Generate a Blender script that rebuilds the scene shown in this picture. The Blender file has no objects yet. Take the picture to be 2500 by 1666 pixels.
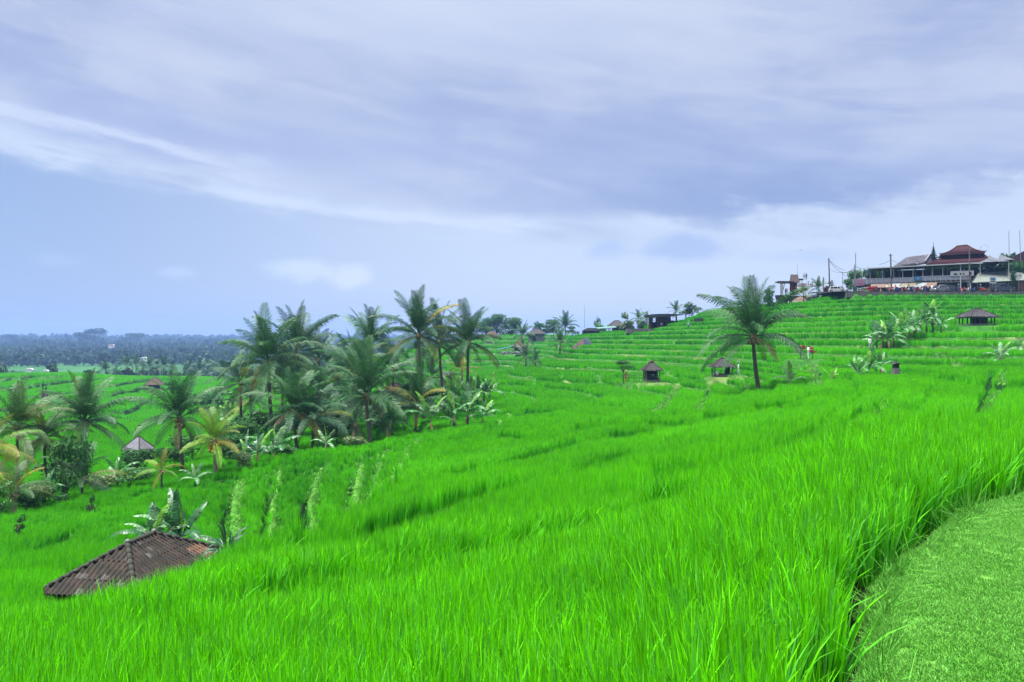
import bpy, bmesh, math, random
import numpy as np
from mathutils import Vector, Matrix, Euler
R = math.radians
PI = math.pi
rnd = random.Random(11)
nr = np.random.RandomState(5)
sc = bpy.context.scene
COL = sc.collection

# ------------------------------------------------------------------ camera, light, exposure
F = 1944.0                                  # focal length in pixels of the 2500 px wide photograph
cam_d = bpy.data.cameras.new('camera'); cam = bpy.data.objects.new('camera', cam_d); COL.objects.link(cam)
cam.location = (0, 0, 0); cam.rotation_euler = (R(90), 0, 0)
cam_d.sensor_width = 36; cam_d.lens = 36 * F / 2500
cam_d.clip_start = 0.05; cam_d.clip_end = 20000
sc.camera = cam
sc.view_settings.view_transform = 'Standard'; sc.view_settings.look = 'None'
sc.view_settings.gamma = 1; sc.view_settings.use_curve_mapping = False
EXPO = 3.4
sc.view_settings.exposure = EXPO
SUN_EL, SUN_AZ = R(76), R(245)              # azimuth measured clockwise from +Y: high, to the left, behind cloud
sun_d = bpy.data.lights.new('sun', 'SUN'); sun = bpy.data.objects.new('sun', sun_d); COL.objects.link(sun)
for _k, _v in (('max_bounces', 5), ('diffuse_bounces', 2), ('glossy_bounces', 2), ('transmission_bounces', 3), ('volume_bounces', 0), ('transparent_max_bounces', 4)):
    setattr(sc.cycles, _k, _v)
sun_d.energy = 1.5; sun_d.angle = R(38); sun_d.color = (1.0, 0.97, 0.93)
sd = Vector((math.sin(SUN_AZ) * math.cos(SUN_EL), math.cos(SUN_AZ) * math.cos(SUN_EL), math.sin(SUN_EL)))
sun.rotation_euler = sd.to_track_quat('Z', 'Y').to_euler()

# ------------------------------------------------------------------ node expression helper
class E:
    def __init__(s, nt, v): s.nt, s.v = nt, v
    def _b(a, b, op, swap=False):
        n = a.nt.nodes.new('ShaderNodeMath'); n.operation = op
        xs = (b, a) if swap else (a, b)
        for i, x in enumerate(xs):
            if x is None: continue
            x = x.v if isinstance(x, E) else x
            if isinstance(x, (int, float)): n.inputs[i].default_value = x
            else: a.nt.links.new(x, n.inputs[i])
        return E(a.nt, n.outputs[0])
    def __add__(a, b): return a._b(b, 'ADD')
    __radd__ = __add__
    def __sub__(a, b): return a._b(b, 'SUBTRACT')
    def __rsub__(a, b): return a._b(b, 'SUBTRACT', True)
    def __mul__(a, b): return a._b(b, 'MULTIPLY')
    __rmul__ = __mul__
    def __truediv__(a, b): return a._b(b, 'DIVIDE')
    def f(a, op, b=None): return a._b(b, op)
    def sq(a): return a * a
    def step(a, lo, hi):
        n = a.nt.nodes.new('ShaderNodeMapRange'); n.interpolation_type = 'SMOOTHSTEP'
        a.nt.links.new(a.v, n.inputs[0]); n.inputs[1].default_value = lo; n.inputs[2].default_value = hi
        return E(a.nt, n.outputs[0])
    def gauss(a, w): return ((a / w).sq() * -1.0).f('EXPONENT')
def comb(nt, x, y, z=0.0):
    n = nt.nodes.new('ShaderNodeCombineXYZ')
    for i, q in enumerate((x, y, z)):
        if isinstance(q, E): nt.links.new(q.v, n.inputs[i])
        else: n.inputs[i].default_value = q
    return n.outputs[0]
def noise(nt, vec, scale, detail=4, rough=0.55, dist=0.0):
    n = nt.nodes.new('ShaderNodeTexNoise'); n.inputs['Scale'].default_value = scale
    n.inputs['Detail'].default_value = detail; n.inputs['Roughness'].default_value = rough
    n.inputs['Distortion'].default_value = dist
    if vec is not None: nt.links.new(vec, n.inputs['Vector'])
    return E(nt, n.outputs[0])
def mixc(nt, fac, a, b, mode='MIX'):
    n = nt.nodes.new('ShaderNodeMix'); n.data_type = 'RGBA'; n.blend_type = mode
    if isinstance(fac, E): nt.links.new(fac.v, n.inputs[0])
    else: n.inputs[0].default_value = fac
    for i, c in ((6, a), (7, b)):
        if isinstance(c, (tuple, list)): n.inputs[i].default_value = (*c[:3], 1)
        else: nt.links.new(c, n.inputs[i])
    return n.outputs[2]
def s2l(r, g, b):
    return tuple((c / 255 / 12.92) if c / 255 <= 0.04045 else ((c / 255 + 0.055) / 1.055) ** 2.4 for c in (r, g, b))

# ------------------------------------------------------------------ sky: Nishita daylight seen through broken stratus
W = bpy.data.worlds.new('World'); sc.world = W; W.use_nodes = True
nt = W.node_tree; nt.nodes.clear()
wo = nt.nodes.new('ShaderNodeOutputWorld'); bg = nt.nodes.new('ShaderNodeBackground')
sky = nt.nodes.new('ShaderNodeTexSky'); sky.sky_type = 'NISHITA'; sky.sun_disc = False
sky.sun_elevation = SUN_EL; sky.sun_rotation = SUN_AZ
tc = nt.nodes.new('ShaderNodeTexCoord'); sep = nt.nodes.new('ShaderNodeSeparateXYZ')
nt.links.new(tc.outputs['Generated'], sep.inputs[0])
X, Y, Z = (E(nt, sep.outputs[i]) for i in range(3))
az = X.f('ARCTAN2', Y); el = Z.f('ARCSINE')
def sc_(r, g, b, k=1.0):
    c = s2l(r, g, b); m = k / 2 ** EXPO
    return (c[0] * m, c[1] * m * .985, c[2] * m * .90)
v1 = comb(nt, az + el * 0.9, el * 2.6, 0.0)
v2 = comb(nt, az * .8, (el + az * .15) * 4.6, 3.7)
big = noise(nt, v1, 2.6, 6, 0.55, 0.5)
fine = noise(nt, v2, 7.0, 7, 0.6, 0.3)
puff = noise(nt, comb(nt, az, el * 1.6, 1.3), 14.0, 7, 0.62, 0.2)
# height of the cloud deck's lower edge over azimuth (falls from left to right)
edge = (az * az) * 0.16 - az * 0.035 + 0.132 + (fine - 0.5) * 0.035 + (puff - 0.5) * az.step(0.0, 0.3) * 0.11 + (fine - 0.5) * az.step(-.1, 0.3) * 0.06
above = (el - edge)
deck = (above + (puff - .5) * .02).step(-0.012, 0.030)
# colours inside the deck
deckc = mixc(nt, (big * 0.62 + fine * 0.38).step(0.36, 0.64), sc_(162, 176, 224, .91), sc_(202, 210, 240, .94))
dark = (az - 0.30).gauss(0.25) * (el - 0.168 + (puff - .5) * .06 + (fine - .5) * .05).gauss(0.048) * 0.95
deckc = mixc(nt, (puff - .38) * 1.5 * (el.step(.34, .14)) * .55, deckc, sc_(182, 194, 236, .95))
deckc = mixc(nt, dark, deckc, sc_(140, 157, 214, .88))
dark2 = (az + 0.30).gauss(0.35) * (el - 0.235).gauss(0.035) * 0.45
deckc = mixc(nt, dark2, deckc, sc_(160, 174, 226, .94))
lite = (az + 0.05).gauss(0.42) * (el - 0.40).gauss(0.07) * 0.75
deckc = mixc(nt, lite, deckc, sc_(214, 223, 250))
# clear air below the deck
low = mixc(nt, az.step(-0.62, 0.05), sc_(152, 175, 228, .89), sc_(202, 214, 244, .95))
low = mixc(nt, el.step(0.07, -0.01) * 0.30, low, sc_(150, 174, 230, .88))
col = mixc(nt, deck, low, deckc)
# bright ragged streak where the deck thins
streak = (above - 0.014 + (fine - 0.5) * 0.09 + (puff - .5) * .03).gauss(0.013) * az.step(0.28, 0.02) * (fine * 1.6 - 0.1)
col = mixc(nt, streak.f('MAXIMUM', 0.0).f('MINIMUM', 0.75), col, sc_(212, 224, 250))
streak2 = (el - (az * az * 0.16 - az * 0.06 + 0.163) + (fine - 0.5) * 0.10).gauss(0.012) * az.step(-0.12, -0.42) * 0.75
col = mixc(nt, streak2, col, sc_(210, 221, 250))
# little cumulus heads and scraps
def puffy(a0, e0, wa, we, k, colr):
    global col
    body = (az - a0).gauss(wa) * (el - e0).gauss(we)
    m = ((body + (puff - 0.5) * 1.9).step(0.35, 1.05) * body.step(0.05, 0.4)) * k
    col = mixc(nt, m, col, colr)
puffy(-0.262, 0.089, 0.055, 0.017, 0.85, sc_(208, 220, 250))
puffy(-0.202, 0.081, 0.030, 0.018, 0.85, sc_(214, 224, 251))
puffy(-0.40, 0.080, 0.026, 0.009, 0.6, sc_(186, 204, 247))
puffy(-0.52, 0.088, 0.030, 0.012, 0.35, sc_(176, 198, 246))
puffy(0.12, 0.115, 0.030, 0.018, 0.75, sc_(168, 188, 236))
puffy(0.22, 0.118, 0.060, 0.024, 0.8, sc_(156, 176, 230))
puffy(0.35, 0.100, 0.070, 0.012, 0.5, sc_(170, 190, 238))
nish = nt.nodes.new('ShaderNodeMix'); nish.data_type = 'RGBA'; nish.blend_type = 'MULTIPLY'; nish.inputs[0].default_value = 1
nt.links.new(sky.outputs[0], nish.inputs[6]); nish.inputs[7].default_value = (0.05, 0.05, 0.05, 1)   # sky at strength 0.05
col = mixc(nt, 0.93, nish.outputs[2], col)                                                            # 93 % cloud cover
nt.links.new(col, bg.inputs[0]); bg.inputs[1].default_value = 1.0
nt.links.new(bg.outputs[0], wo.inputs[0])

W.cycles.sampling_method = 'MANUAL'; W.cycles.sample_map_resolution = 256
# ------------------------------------------------------------------ object helpers
def setp(o, label=None, cat=None, group=None, kind=None):
    if label: o['label'] = label
    if cat: o['category'] = cat
    if group: o['group'] = group
    if kind: o['kind'] = kind
    return o
def P(px, py, d): return Vector(((px - 1250) / F * d, d, (833 - py) / F * d))
def thing(name, label, cat, loc=(0, 0, 0), rz=0.0, group=None):
    o = bpy.data.objects.new(name, None); COL.objects.link(o); o.empty_display_size = 0.3
    o.location = loc; o.rotation_euler = (0, 0, rz)
    return setp(o, label, cat, group)
class MB:
    """collects shapes into one mesh"""
    def __init__(s): s.v, s.f, s.m = [], [], []
    def add(s, vs, fs, mi=0):
        n = len(s.v); s.v += [tuple(v) for v in vs]; s.f += [tuple(i + n for i in f) for f in fs]; s.m += [mi] * len(fs)
        return s
    def box(s, c, size, rot=None, mi=0):
        hx, hy, hz = (q / 2 for q in size)
        vs = [Vector((x, y, z)) for x in (-hx, hx) for y in (-hy, hy) for z in (-hz, hz)]
        if rot is not None:
            m = rot if isinstance(rot, Matrix) else Euler(rot).to_matrix()
            vs = [m @ v for v in vs]
        c = Vector(c)
        return s.add([v + c for v in vs], [(0, 1, 3, 2), (4, 6, 7, 5), (0, 4, 5, 1), (2, 3, 7, 6), (0, 2, 6, 4), (1, 5, 7, 3)], mi)
    def beam(s, a, b, w, h=None, mi=0):
        a, b = Vector(a), Vector(b); d = b - a; h = h or w
        m = d.to_track_quat('Y', 'Z').to_matrix()
        return s.box((a + b) / 2, (w, d.length, h), m, mi)
    def tube(s, pts, rad, n=8, cap=True, mi=0):
        pts = [Vector(p) for p in pts]; rings = []
        if not isinstance(rad, (list, tuple)): rad = [rad] * len(pts)
        for i, p in enumerate(pts):
            t = (pts[min(i + 1, len(pts) - 1)] - pts[max(i - 1, 0)]).normalized()
            q = t.to_track_quat('Z', 'X').to_matrix()
            rings.append([p + q @ Vector((math.cos(2 * PI * k / n) * rad[i], math.sin(2 * PI * k / n) * rad[i], 0)) for k in range(n)])
        vs = [v for r in rings for v in r]; fs = []
        for i in range(len(pts) - 1):
            for k in range(n):
                a = i * n + k; b = i * n + (k + 1) % n
                fs.append((a, b, b + n, a + n))
        if cap: fs += [tuple(range(n))[::-1], tuple((len(pts) - 1) * n + k for k in range(n))]
        return s.add(vs, fs, mi)
    def prism(s, poly, h0, h1, plane='XY', mi=0):
        """extrude a 2D polygon; plane 'XY' extrudes z, 'XZ' extrudes y"""
        n = len(poly)
        def q(p, h): return (p[0], p[1], h) if plane == 'XY' else (p[0], h, p[1])
        vs = [q(p, h0) for p in poly] + [q(p, h1) for p in poly]
        fs = [tuple(range(n))[::-1], tuple(range(n, 2 * n))] + [(i, (i + 1) % n, (i + 1) % n + n, i + n) for i in range(n)]
        return s.add(vs, fs, mi)
    def ball(s, c, r, n=8, sz=1.0, mi=0):
        c = Vector(c); rings = []
        m = n // 2
        vs = [c + Vector((0, 0, r * sz))]
        for i in range(1, m):
            a = PI * i / m
            vs += [c + Vector((math.sin(a) * math.cos(2 * PI * k / n) * r, math.sin(a) * math.sin(2 * PI * k / n) * r, math.cos(a) * r * sz)) for k in range(n)]
        vs.append(c - Vector((0, 0, r * sz))); fs = []
        for k in range(n): fs.append((0, 1 + k, 1 + (k + 1) % n))
        for i in range(m - 2):
            for k in range(n):
                a = 1 + i * n + k; b = 1 + i * n + (k + 1) % n
                fs.append((a, a + n, b + n, b))
        l = len(vs) - 1
        for k in range(n): fs.append((l, l - n + (k + 1) % n, l - n + k))
        return s.add(vs, fs, mi)
    def mesh(s, name, mats=(), smooth=False):
        me = bpy.data.meshes.new(name); me.from_pydata(s.v, [], s.f)
        for m in mats: me.materials.append(m)
        if len(mats) > 1: me.polygons.foreach_set('material_index', s.m)
        if smooth: me.polygons.foreach_set('use_smooth', [True] * len(me.polygons))
        me.update(); return me
    def build(s, name, mats, parent=None, loc=(0, 0, 0), rz=0.0, smooth=False):
        if not isinstance(mats, (list, tuple)): mats = (mats,)
        return put(s.mesh(name, mats, smooth), name, parent, loc, rz)
def put(me, name, parent=None, loc=(0, 0, 0), rz=0.0, scale=None, mat=None):
    o = bpy.data.objects.new(name, me); COL.objects.link(o)
    o.location = loc; o.rotation_euler = (0, 0, rz)
    if scale is not None: o.scale = (scale,) * 3 if isinstance(scale, (int, float)) else scale
    if parent is not None: o.parent = parent
    if mat is not None:
        o.material_slots[0].link = 'OBJECT'; o.material_slots[0].material = mat
    return o
def copy_tree(o, parent=None):
    c = o.copy(); COL.objects.link(c); c.parent = parent
    for ch in [x for x in bpy.data.objects if x.parent == o]: copy_tree(ch, c)
    return c
MATS = {}
def mat(name, c, rough=0.7, var=0.25, scale=3.0, c2=None, metal=0.0, spec=0.3, emit=None, bump=0.0, stretch=(1, 1, 1), coord='Object', rnd_amt=0.0, trans=0.0, band=(0.3, 0.7)):
    if name in MATS: return MATS[name]
    m = bpy.data.materials.new(name); m.use_nodes = True; nt = m.node_tree; b = nt.nodes['Principled BSDF']
    tc = nt.nodes.new('ShaderNodeTexCoord'); mp = nt.nodes.new('ShaderNodeMapping'); mp.inputs['Scale'].default_value = stretch
    nt.links.new(tc.outputs[coord], mp.inputs[0])
    n = noise(nt, mp.outputs[0], scale, 5, 0.6)
    cc = c2 if c2 else tuple(q * (1 - var) for q in c)
    hi = c if c2 else tuple(min(1, q * (1 + var)) for q in c)
    colo = mixc(nt, n.step(*band), cc, hi)
    if rnd_amt:
        oi = nt.nodes.new('ShaderNodeObjectInfo'); k = E(nt, oi.outputs['Random']) * (2 * rnd_amt) + (1 - rnd_amt)
        cb = comb(nt, k, k, k); colo = mixc(nt, 1.0, colo, cb, 'MULTIPLY')
    nt.links.new(colo, b.inputs['Base Color']); b.inputs['Roughness'].default_value = rough
    b.inputs['Metallic'].default_value = metal; b.inputs['Specular IOR Level'].default_value = spec
    if bump:
        bn = nt.nodes.new('ShaderNodeBump'); bn.inputs['Strength'].default_value = bump; bn.inputs['Distance'].default_value = 0.05
        nt.links.new(n.v, bn.inputs['Height']); nt.links.new(bn.outputs[0], b.inputs['Normal'])
    if trans:
        tr = nt.nodes.new('ShaderNodeBsdfTranslucent'); nt.links.new(colo, tr.inputs[0])
        mx = nt.nodes.new('ShaderNodeMixShader'); mx.inputs[0].default_value = trans
        nt.links.new(b.outputs[0], mx.inputs[1]); nt.links.new(tr.outputs[0], mx.inputs[2])
        nt.links.new(mx.outputs[0], nt.nodes['Material Output'].inputs[0])
    MATS[name] = m; return m
# ------------------------------------------------------------------ terrain: canopy surface through known points, cut into terraces
RICE = 0.70
CP = []
def col_(px, *pts):
    for py, d in pts: CP.append(((px - 1250) / F, d, (833 - py) / F * d))
col_(2500, (716, 175), (717, 195), (719, 240), (722, 167), (752, 144), (790, 116), (832, 98), (868, 86), (900, 68), (960, 40), (1000, 26))
col_(2250, (716, 175), (717, 195), (719, 240), (723, 168), (752, 148), (790, 126), (838, 104), (872, 88), (900, 72), (960, 42), (1010, 25))
col_(2100, (717, 178), (719, 200), (722, 240), (724, 171))
col_(2000, (728, 177), (732, 200), (752, 162), (795, 142), (835, 120), (878, 101), (908, 84), (940, 65), (990, 40), (1040, 24))
col_(1750, (757, 205), (800, 170), (850, 140), (892, 120), (935, 97), (964, 78), (1000, 55), (1060, 32), (1120, 18), (1210, 9.5))
col_(1500, (814, 225), (850, 180), (884, 150), (922, 124), (955, 100), (990, 75), (1050, 48), (1110, 30), (1180, 17), (1300, 8.5), (1500, 5))
col_(1350, (865, 190), (890, 155))
col_(1250, (905, 150), (940, 120), (980, 95), (1030, 65), (1090, 42), (1150, 27), (1220, 17), (1330, 9), (1500, 5.3), (1666, 3.7))
col_(1250, (905, 190), (884, 240), (850, 310), (821, 380), (822, 430))
col_(1330, (840, 290), (814, 390), (816, 440))
col_(1440, (812, 262), (814, 300))
col_(1545, (806, 234))
col_(1100, (1020, 84), (985, 105), (915, 190), (865, 270), (842, 330), (832, 380), (834, 430))
col_(1200, (826, 360), (827, 420))
col_(1000, (1062, 66), (1100, 50), (1150, 36), (1220, 22), (1330, 11), (1480, 6), (1666, 3.9), (1015, 92))
col_(750, (1095, 62), (1130, 46), (1200, 32), (1280, 19), (1370, 10.5), (1500, 6.3), (1666, 4.2), (1065, 80))
col_(850, (1085, 74), (1040, 110), (960, 180), (905, 260))
col_(650, (1112, 68), (1070, 95), (1020, 150))
col_(640, (1250, 27), (1300, 18), (1345, 12.5))
col_(500, (1170, 52), (1230, 40), (1285, 29), (1400, 9.5), (1520, 6.3), (1666, 4.5))
col_(450, (1160, 60), (1110, 90), (1050, 130), (980, 220), (930, 310), (918, 345))
col_(300, (1190, 56), (1240, 42), (1288, 31), (1385, 24), (1490, 16), (1440, 10), (1540, 6.5), (1666, 4.9))
col_(200, (1150, 75), (1080, 110), (1020, 170), (960, 240), (912, 325))
col_(0, (1250, 47), (1300, 36), (1390, 25), (1470, 19), (1490, 9), (1560, 6.8), (1666, 5), (1170, 75), (1090, 110), (1010, 170), (960, 240), (912, 325))
for q, z in ((-.64, -1.75), (-.3, -1.6), (0, -1.5), (.3, -1.3), (.64, -1.2)):
    for d in (1.2, 2.2): CP.append((q, d, z))
for px, pts in ((2500, ((4, -1.2), (7, -1.2), (11, -1.2), (14, -1.45))), (2150, ((3.5, -1.22), (6, -1.22), (9, -1.22), (12.5, -1.27), (15, -1.6))),
                (1900, ((4, -1.3), (7, -1.4), (11, -1.55), (14, -1.95))), (1600, ((4, -1.45), (6, -1.6)))):
    for d, z in pts: CP.append(((px - 1250) / F, d, z))
# far country
for px in (0, 350, 700, 1000):
    for d, z in ((520, -32), (700, -29), (1000, -26), (1600, -20), (2600, -8), (4200, 6), (6500, 10)): CP.append(((px - 1250) / F, d, z))
for px in (1300, 1700): CP.append(((px - 1250) / F, 600, -5 if px == 1300 else 2))
for px in (1500, 1750, 2000, 2250, 2500):
    for d, z in ((330, -2 if px < 2000 else 10), (600, -5), (1200, -15), (3000, -15), (6500, 0)): CP.append(((px - 1250) / F, d, z))
for c in list(CP):
    if abs(abs(c[0]) - 0.643) < 0.01: CP.append((c[0] * 2.1, c[1], c[2]))
CPA = np.array(CP)
AS = 2.3
def _phi(r2): return 0.5 * r2 * np.log(r2 + 1e-12)
pa = np.stack([CPA[:, 0] * AS, np.log(CPA[:, 1])], 1); nP = len(pa)
K = _phi(((pa[:, None] - pa[None]) ** 2).sum(2)) + np.eye(nP) * 0.004
Q = np.hstack([np.ones((nP, 1)), pa])
# heights are interpolated as slopes z/d, which keeps near and far points equally weighted
A = np.block([[K, Q], [Q.T, np.zeros((3, 3))]])
sol = np.linalg.solve(A, np.concatenate([CPA[:, 2] / CPA[:, 1], np.zeros(3)]))
GU, GL = np.linspace(-1.4, 1.4, 420), np.linspace(math.log(1.0), math.log(7000), 620)
gz = np.zeros((len(GL), len(GU)))
for i, l in enumerate(GL):
    q = np.stack([GU * AS, np.full(len(GU), l)], 1)
    gz[i] = (_phi(((q[:, None] - pa[None]) ** 2).sum(2)) @ sol[:nP] + sol[nP] + q @ sol[nP + 1:]) * math.exp(l)
def canopy(x, y):
    r = np.hypot(x, y); th = np.arctan2(x, y)
    tcl = np.clip(th, -0.945, 0.945)
    u = np.tan(tcl); d = np.clip(r * np.cos(tcl), 1.01, 6990)
    fu = (u - GU[0]) / (GU[1] - GU[0]); fl = (np.log(d) - GL[0]) / (GL[1] - GL[0])
    iu = np.clip(fu.astype(int), 0, len(GU) - 2); il = np.clip(fl.astype(int), 0, len(GL) - 2)
    a = fu - iu; b = fl - il
    return ((gz[il, iu] * (1 - a) + gz[il, iu + 1] * a) * (1 - b) + (gz[il + 1, iu] * (1 - a) + gz[il + 1, iu + 1] * a) * b)
_w = [(nr.uniform(0, 2 * PI), nr.uniform(0, 2 * PI), nr.uniform(.7, 1.4)) for _ in range(10)]
def wav(x, y, L, k0=0):
    s = 0
    for i in range(5):
        a, ph, m = _w[(i + k0) % 10]; k = 2 * PI / (L * m)
        s = s + np.sin((x * math.cos(a) + y * math.sin(a)) * k + ph + 1.3 * np.sin((x * math.sin(a) - y * math.cos(a)) * k * .6 + ph * 2))
    return s / 5
def sstep(x, a, b):
    t = np.clip((x - a) / (b - a), 0, 1); return t * t * (3 - 2 * t)
def base(x, y):
    d = np.hypot(x, y)
    n = wav(x, y, 26, 0) * 0.10 * sstep(d, 8, 30) + wav(x, y, 70, 3) * 0.4 * sstep(d, 60, 140) * (1 - sstep(x, 20, 60) * .35)
    b_ = canopy(x, y) - RICE + n
    return b_ + .22 * np.sin(b_ * 1.9 + x * .02) * sstep(d, 85, 110)
# lawn edge: x position over y
LE = np.array([(-60, -30), (-5, -2.0), (0, .7), (2, 1.40), (3, 1.60), (3.85, 1.74), (4.41, 1.98), (5.2, 2.40), (5.97, 2.92), (6.72, 3.52), (7.88, 4.60), (8.98, 5.92), (10.5, 8.1), (13, 13), (20, 30), (60, 200)])
def lawn_l(x, y):
    ex = np.interp(y, LE[:, 0], LE[:, 1]) + 0.05 * np.sin(y * 3.1) + 0.03 * np.sin(y * 9)
    sl = np.interp(y + .3, LE[:, 0], LE[:, 1]) - np.interp(y - .3, LE[:, 0], LE[:, 1])
    return (x - ex) / np.sqrt(1 + (sl / .6) ** 2)
def hitpx(px, py):
    """where the ray through a pixel of the photograph meets the crop surface"""
    ds = np.exp(np.linspace(math.log(2.5), math.log(420), 900)); x = (px - 1250) / F * ds; zr = (833 - py) / F * ds
    zc = base(x, ds) + RICE; k = np.argmax(zr < zc)
    return Vector((x[k], ds[k])) if k > 0 else None
def hp_(*p): return [v for v in (hitpx(*q) for q in p) if v is not None]
# explicit bunds and paths: polylines of (px, py, d) with half width, raised, kind
def wl(*p): return [P(*q)[:2] for q in p]
PATHS = [(hp_((1652, 930), (1642, 962), (1600, 1000)), 0.62), (hp_((1732, 930), (1726, 965), (1706, 990)), 0.42),
         (hp_((2455, 898), (2425, 950), (2392, 1006)), 0.38), (hp_((1972, 872), (1992, 900), (2000, 938)), 0.6),
         (hp_((940, 1292), (925, 1328)), 0.40), (hp_((1800, 905), (1822, 930), (1832, 952)), 0.42),
         (hp_((1610, 892), (1650, 920), (1662, 928)), 0.4), (hp_((2190, 948), (2150, 975), (2120, 1000)), 0.22),
         (hp_((1270, 903), (1305, 925), (1310, 938)), 0.3), (hp_((1352, 900), (1382, 925), (1390, 938)), 0.42), (hp_((1432, 890), (1462, 915), (1472, 935)), 0.42), (hp_((1505, 885), (1530, 905)), 0.4),
         (hp_((1225, 920), (1250, 945), (1255, 955)), 0.3), (hp_((1215, 1030), (1242, 1000)), .35),
         (hp_((2300, 868), (2370, 895), (2420, 902)), 0.55), (hp_((2190, 842), (2280, 855), (2310, 872)), 0.5)]
# grassy lips of the small terraces at left and the strips beneath them, coloured dark for shade
LIPS = [((588, 1140), (574, 1178), (574, 1217), (560, 1235), (535, 1255)), ((684, 1118), (670, 1154), (662, 1193), (656, 1222), (628, 1258)), ((786, 1098), (766, 1127), (760, 1151), (770, 1178), (762, 1211), (738, 1231)), ((884, 1088), (868, 1130), (846, 1169), (814, 1208), (783, 1240)),
        ((935, 1082), (919, 1127), (898, 1169), (859, 1217)), ((1022, 1068), (990, 1106), (972, 1148), (950, 1182))]
LIPW = (.34, .24, .25, .29, .19, .20)
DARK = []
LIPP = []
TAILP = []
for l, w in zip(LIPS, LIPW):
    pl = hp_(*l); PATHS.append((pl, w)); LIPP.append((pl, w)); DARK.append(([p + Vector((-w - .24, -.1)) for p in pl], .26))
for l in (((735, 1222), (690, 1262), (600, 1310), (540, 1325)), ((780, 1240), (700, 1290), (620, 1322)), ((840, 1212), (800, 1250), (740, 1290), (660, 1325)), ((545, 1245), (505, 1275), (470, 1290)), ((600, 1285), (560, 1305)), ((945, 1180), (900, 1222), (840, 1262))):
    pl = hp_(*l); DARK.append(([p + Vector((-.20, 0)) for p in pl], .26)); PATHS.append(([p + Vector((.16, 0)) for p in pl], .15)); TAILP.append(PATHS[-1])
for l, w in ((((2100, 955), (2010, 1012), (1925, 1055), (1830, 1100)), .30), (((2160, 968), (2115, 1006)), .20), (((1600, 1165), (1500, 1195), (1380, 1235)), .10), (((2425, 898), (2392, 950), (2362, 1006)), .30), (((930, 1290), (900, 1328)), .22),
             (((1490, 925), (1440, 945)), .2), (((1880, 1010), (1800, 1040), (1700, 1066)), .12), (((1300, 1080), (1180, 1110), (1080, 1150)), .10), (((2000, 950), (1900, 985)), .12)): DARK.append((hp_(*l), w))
def path_d(x, y, lines=None):
    best = np.full(x.shape, 99.0)
    for pl, w in (PATHS if lines is None else lines):
        for a, b in zip(pl[:-1], pl[1:]):
            dx, dy = b[0] - a[0], b[1] - a[1]
            t = np.clip(((x - a[0]) * dx + (y - a[1]) * dy) / (dx * dx + dy * dy), 0, 1)
            best = np.minimum(best, np.hypot(x - a[0] - t * dx, y - a[1] - t * dy) - w)
    return best
TAILS = [((505, 1275), (470, 1290)), ((600, 1285), (560, 1305)), ((690, 1262), (600, 1310), (540, 1325)), ((700, 1290), (620, 1322)), ((800, 1250), (740, 1290), (660, 1325)), ((900, 1222), (840, 1262))]
LIPX = [(pl + hp_(*t), w) for (pl, w), t in zip(LIPP, TAILS)]
# low steps across the open slopes: the near side lies lower, so the crop beyond shows its shaded front
STEPL = []
for l, h_ in ((((1250, 1232), (1500, 1168), (1770, 1102), (1950, 1050), (2060, 1008), (2110, 975)), .50), (((1500, 1035), (1800, 1000), (1990, 952)), .40), (((620, 1345), (900, 1262), (1200, 1180), (1400, 1120), (1560, 1075)), .45),
             (((700, 1420), (1000, 1330), (1300, 1265), (1550, 1200), (1750, 1150)), .34), (((1090, 1012), (1300, 1000), (1560, 975)), .40), (((1050, 1160), (1250, 1110), (1450, 1062), (1650, 1030)), .42), (((250, 1490), (600, 1400), (880, 1345)), .30),
             (((250, 1272), (420, 1218), (520, 1182)), .34), (((0, 1352), (150, 1295), (300, 1245)), .34), (((60, 1275), (250, 1215), (400, 1172)), .3), (((1150, 1060), (1350, 1048), (1600, 1010), (1700, 985)), .35), (((1700, 1075), (1850, 1020), (1960, 975)), .3),
             (((2150, 1010), (2240, 960), (2290, 905)), .35)):
    pl = hp_(*l); STEPL.append((pl, h_ * .68))
for l, w in ((((-60, 929), (50, 922), (86, 913)), 1.0), (((-80, 946), (43, 944), (127, 930), (190, 921)), 1.1), (((240, 967), (327, 944), (362, 930)), 1.0), (((20, 978), (101, 966), (170, 956)), .9), (((250, 1014), (310, 992), (375, 966)), 1.0), (((-60, 1006), (53, 990), (137, 980), (210, 966)), .9),
             (((270, 930), (345, 916)), .9), (((205, 948), (280, 938), (330, 928), (370, 922)), .9), (((190, 1002), (250, 983)), .8), (((120, 1040), (220, 1022), (320, 1005)), .9)):
    STEPL.append((hp_(*l), w * 1.1))
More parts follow.
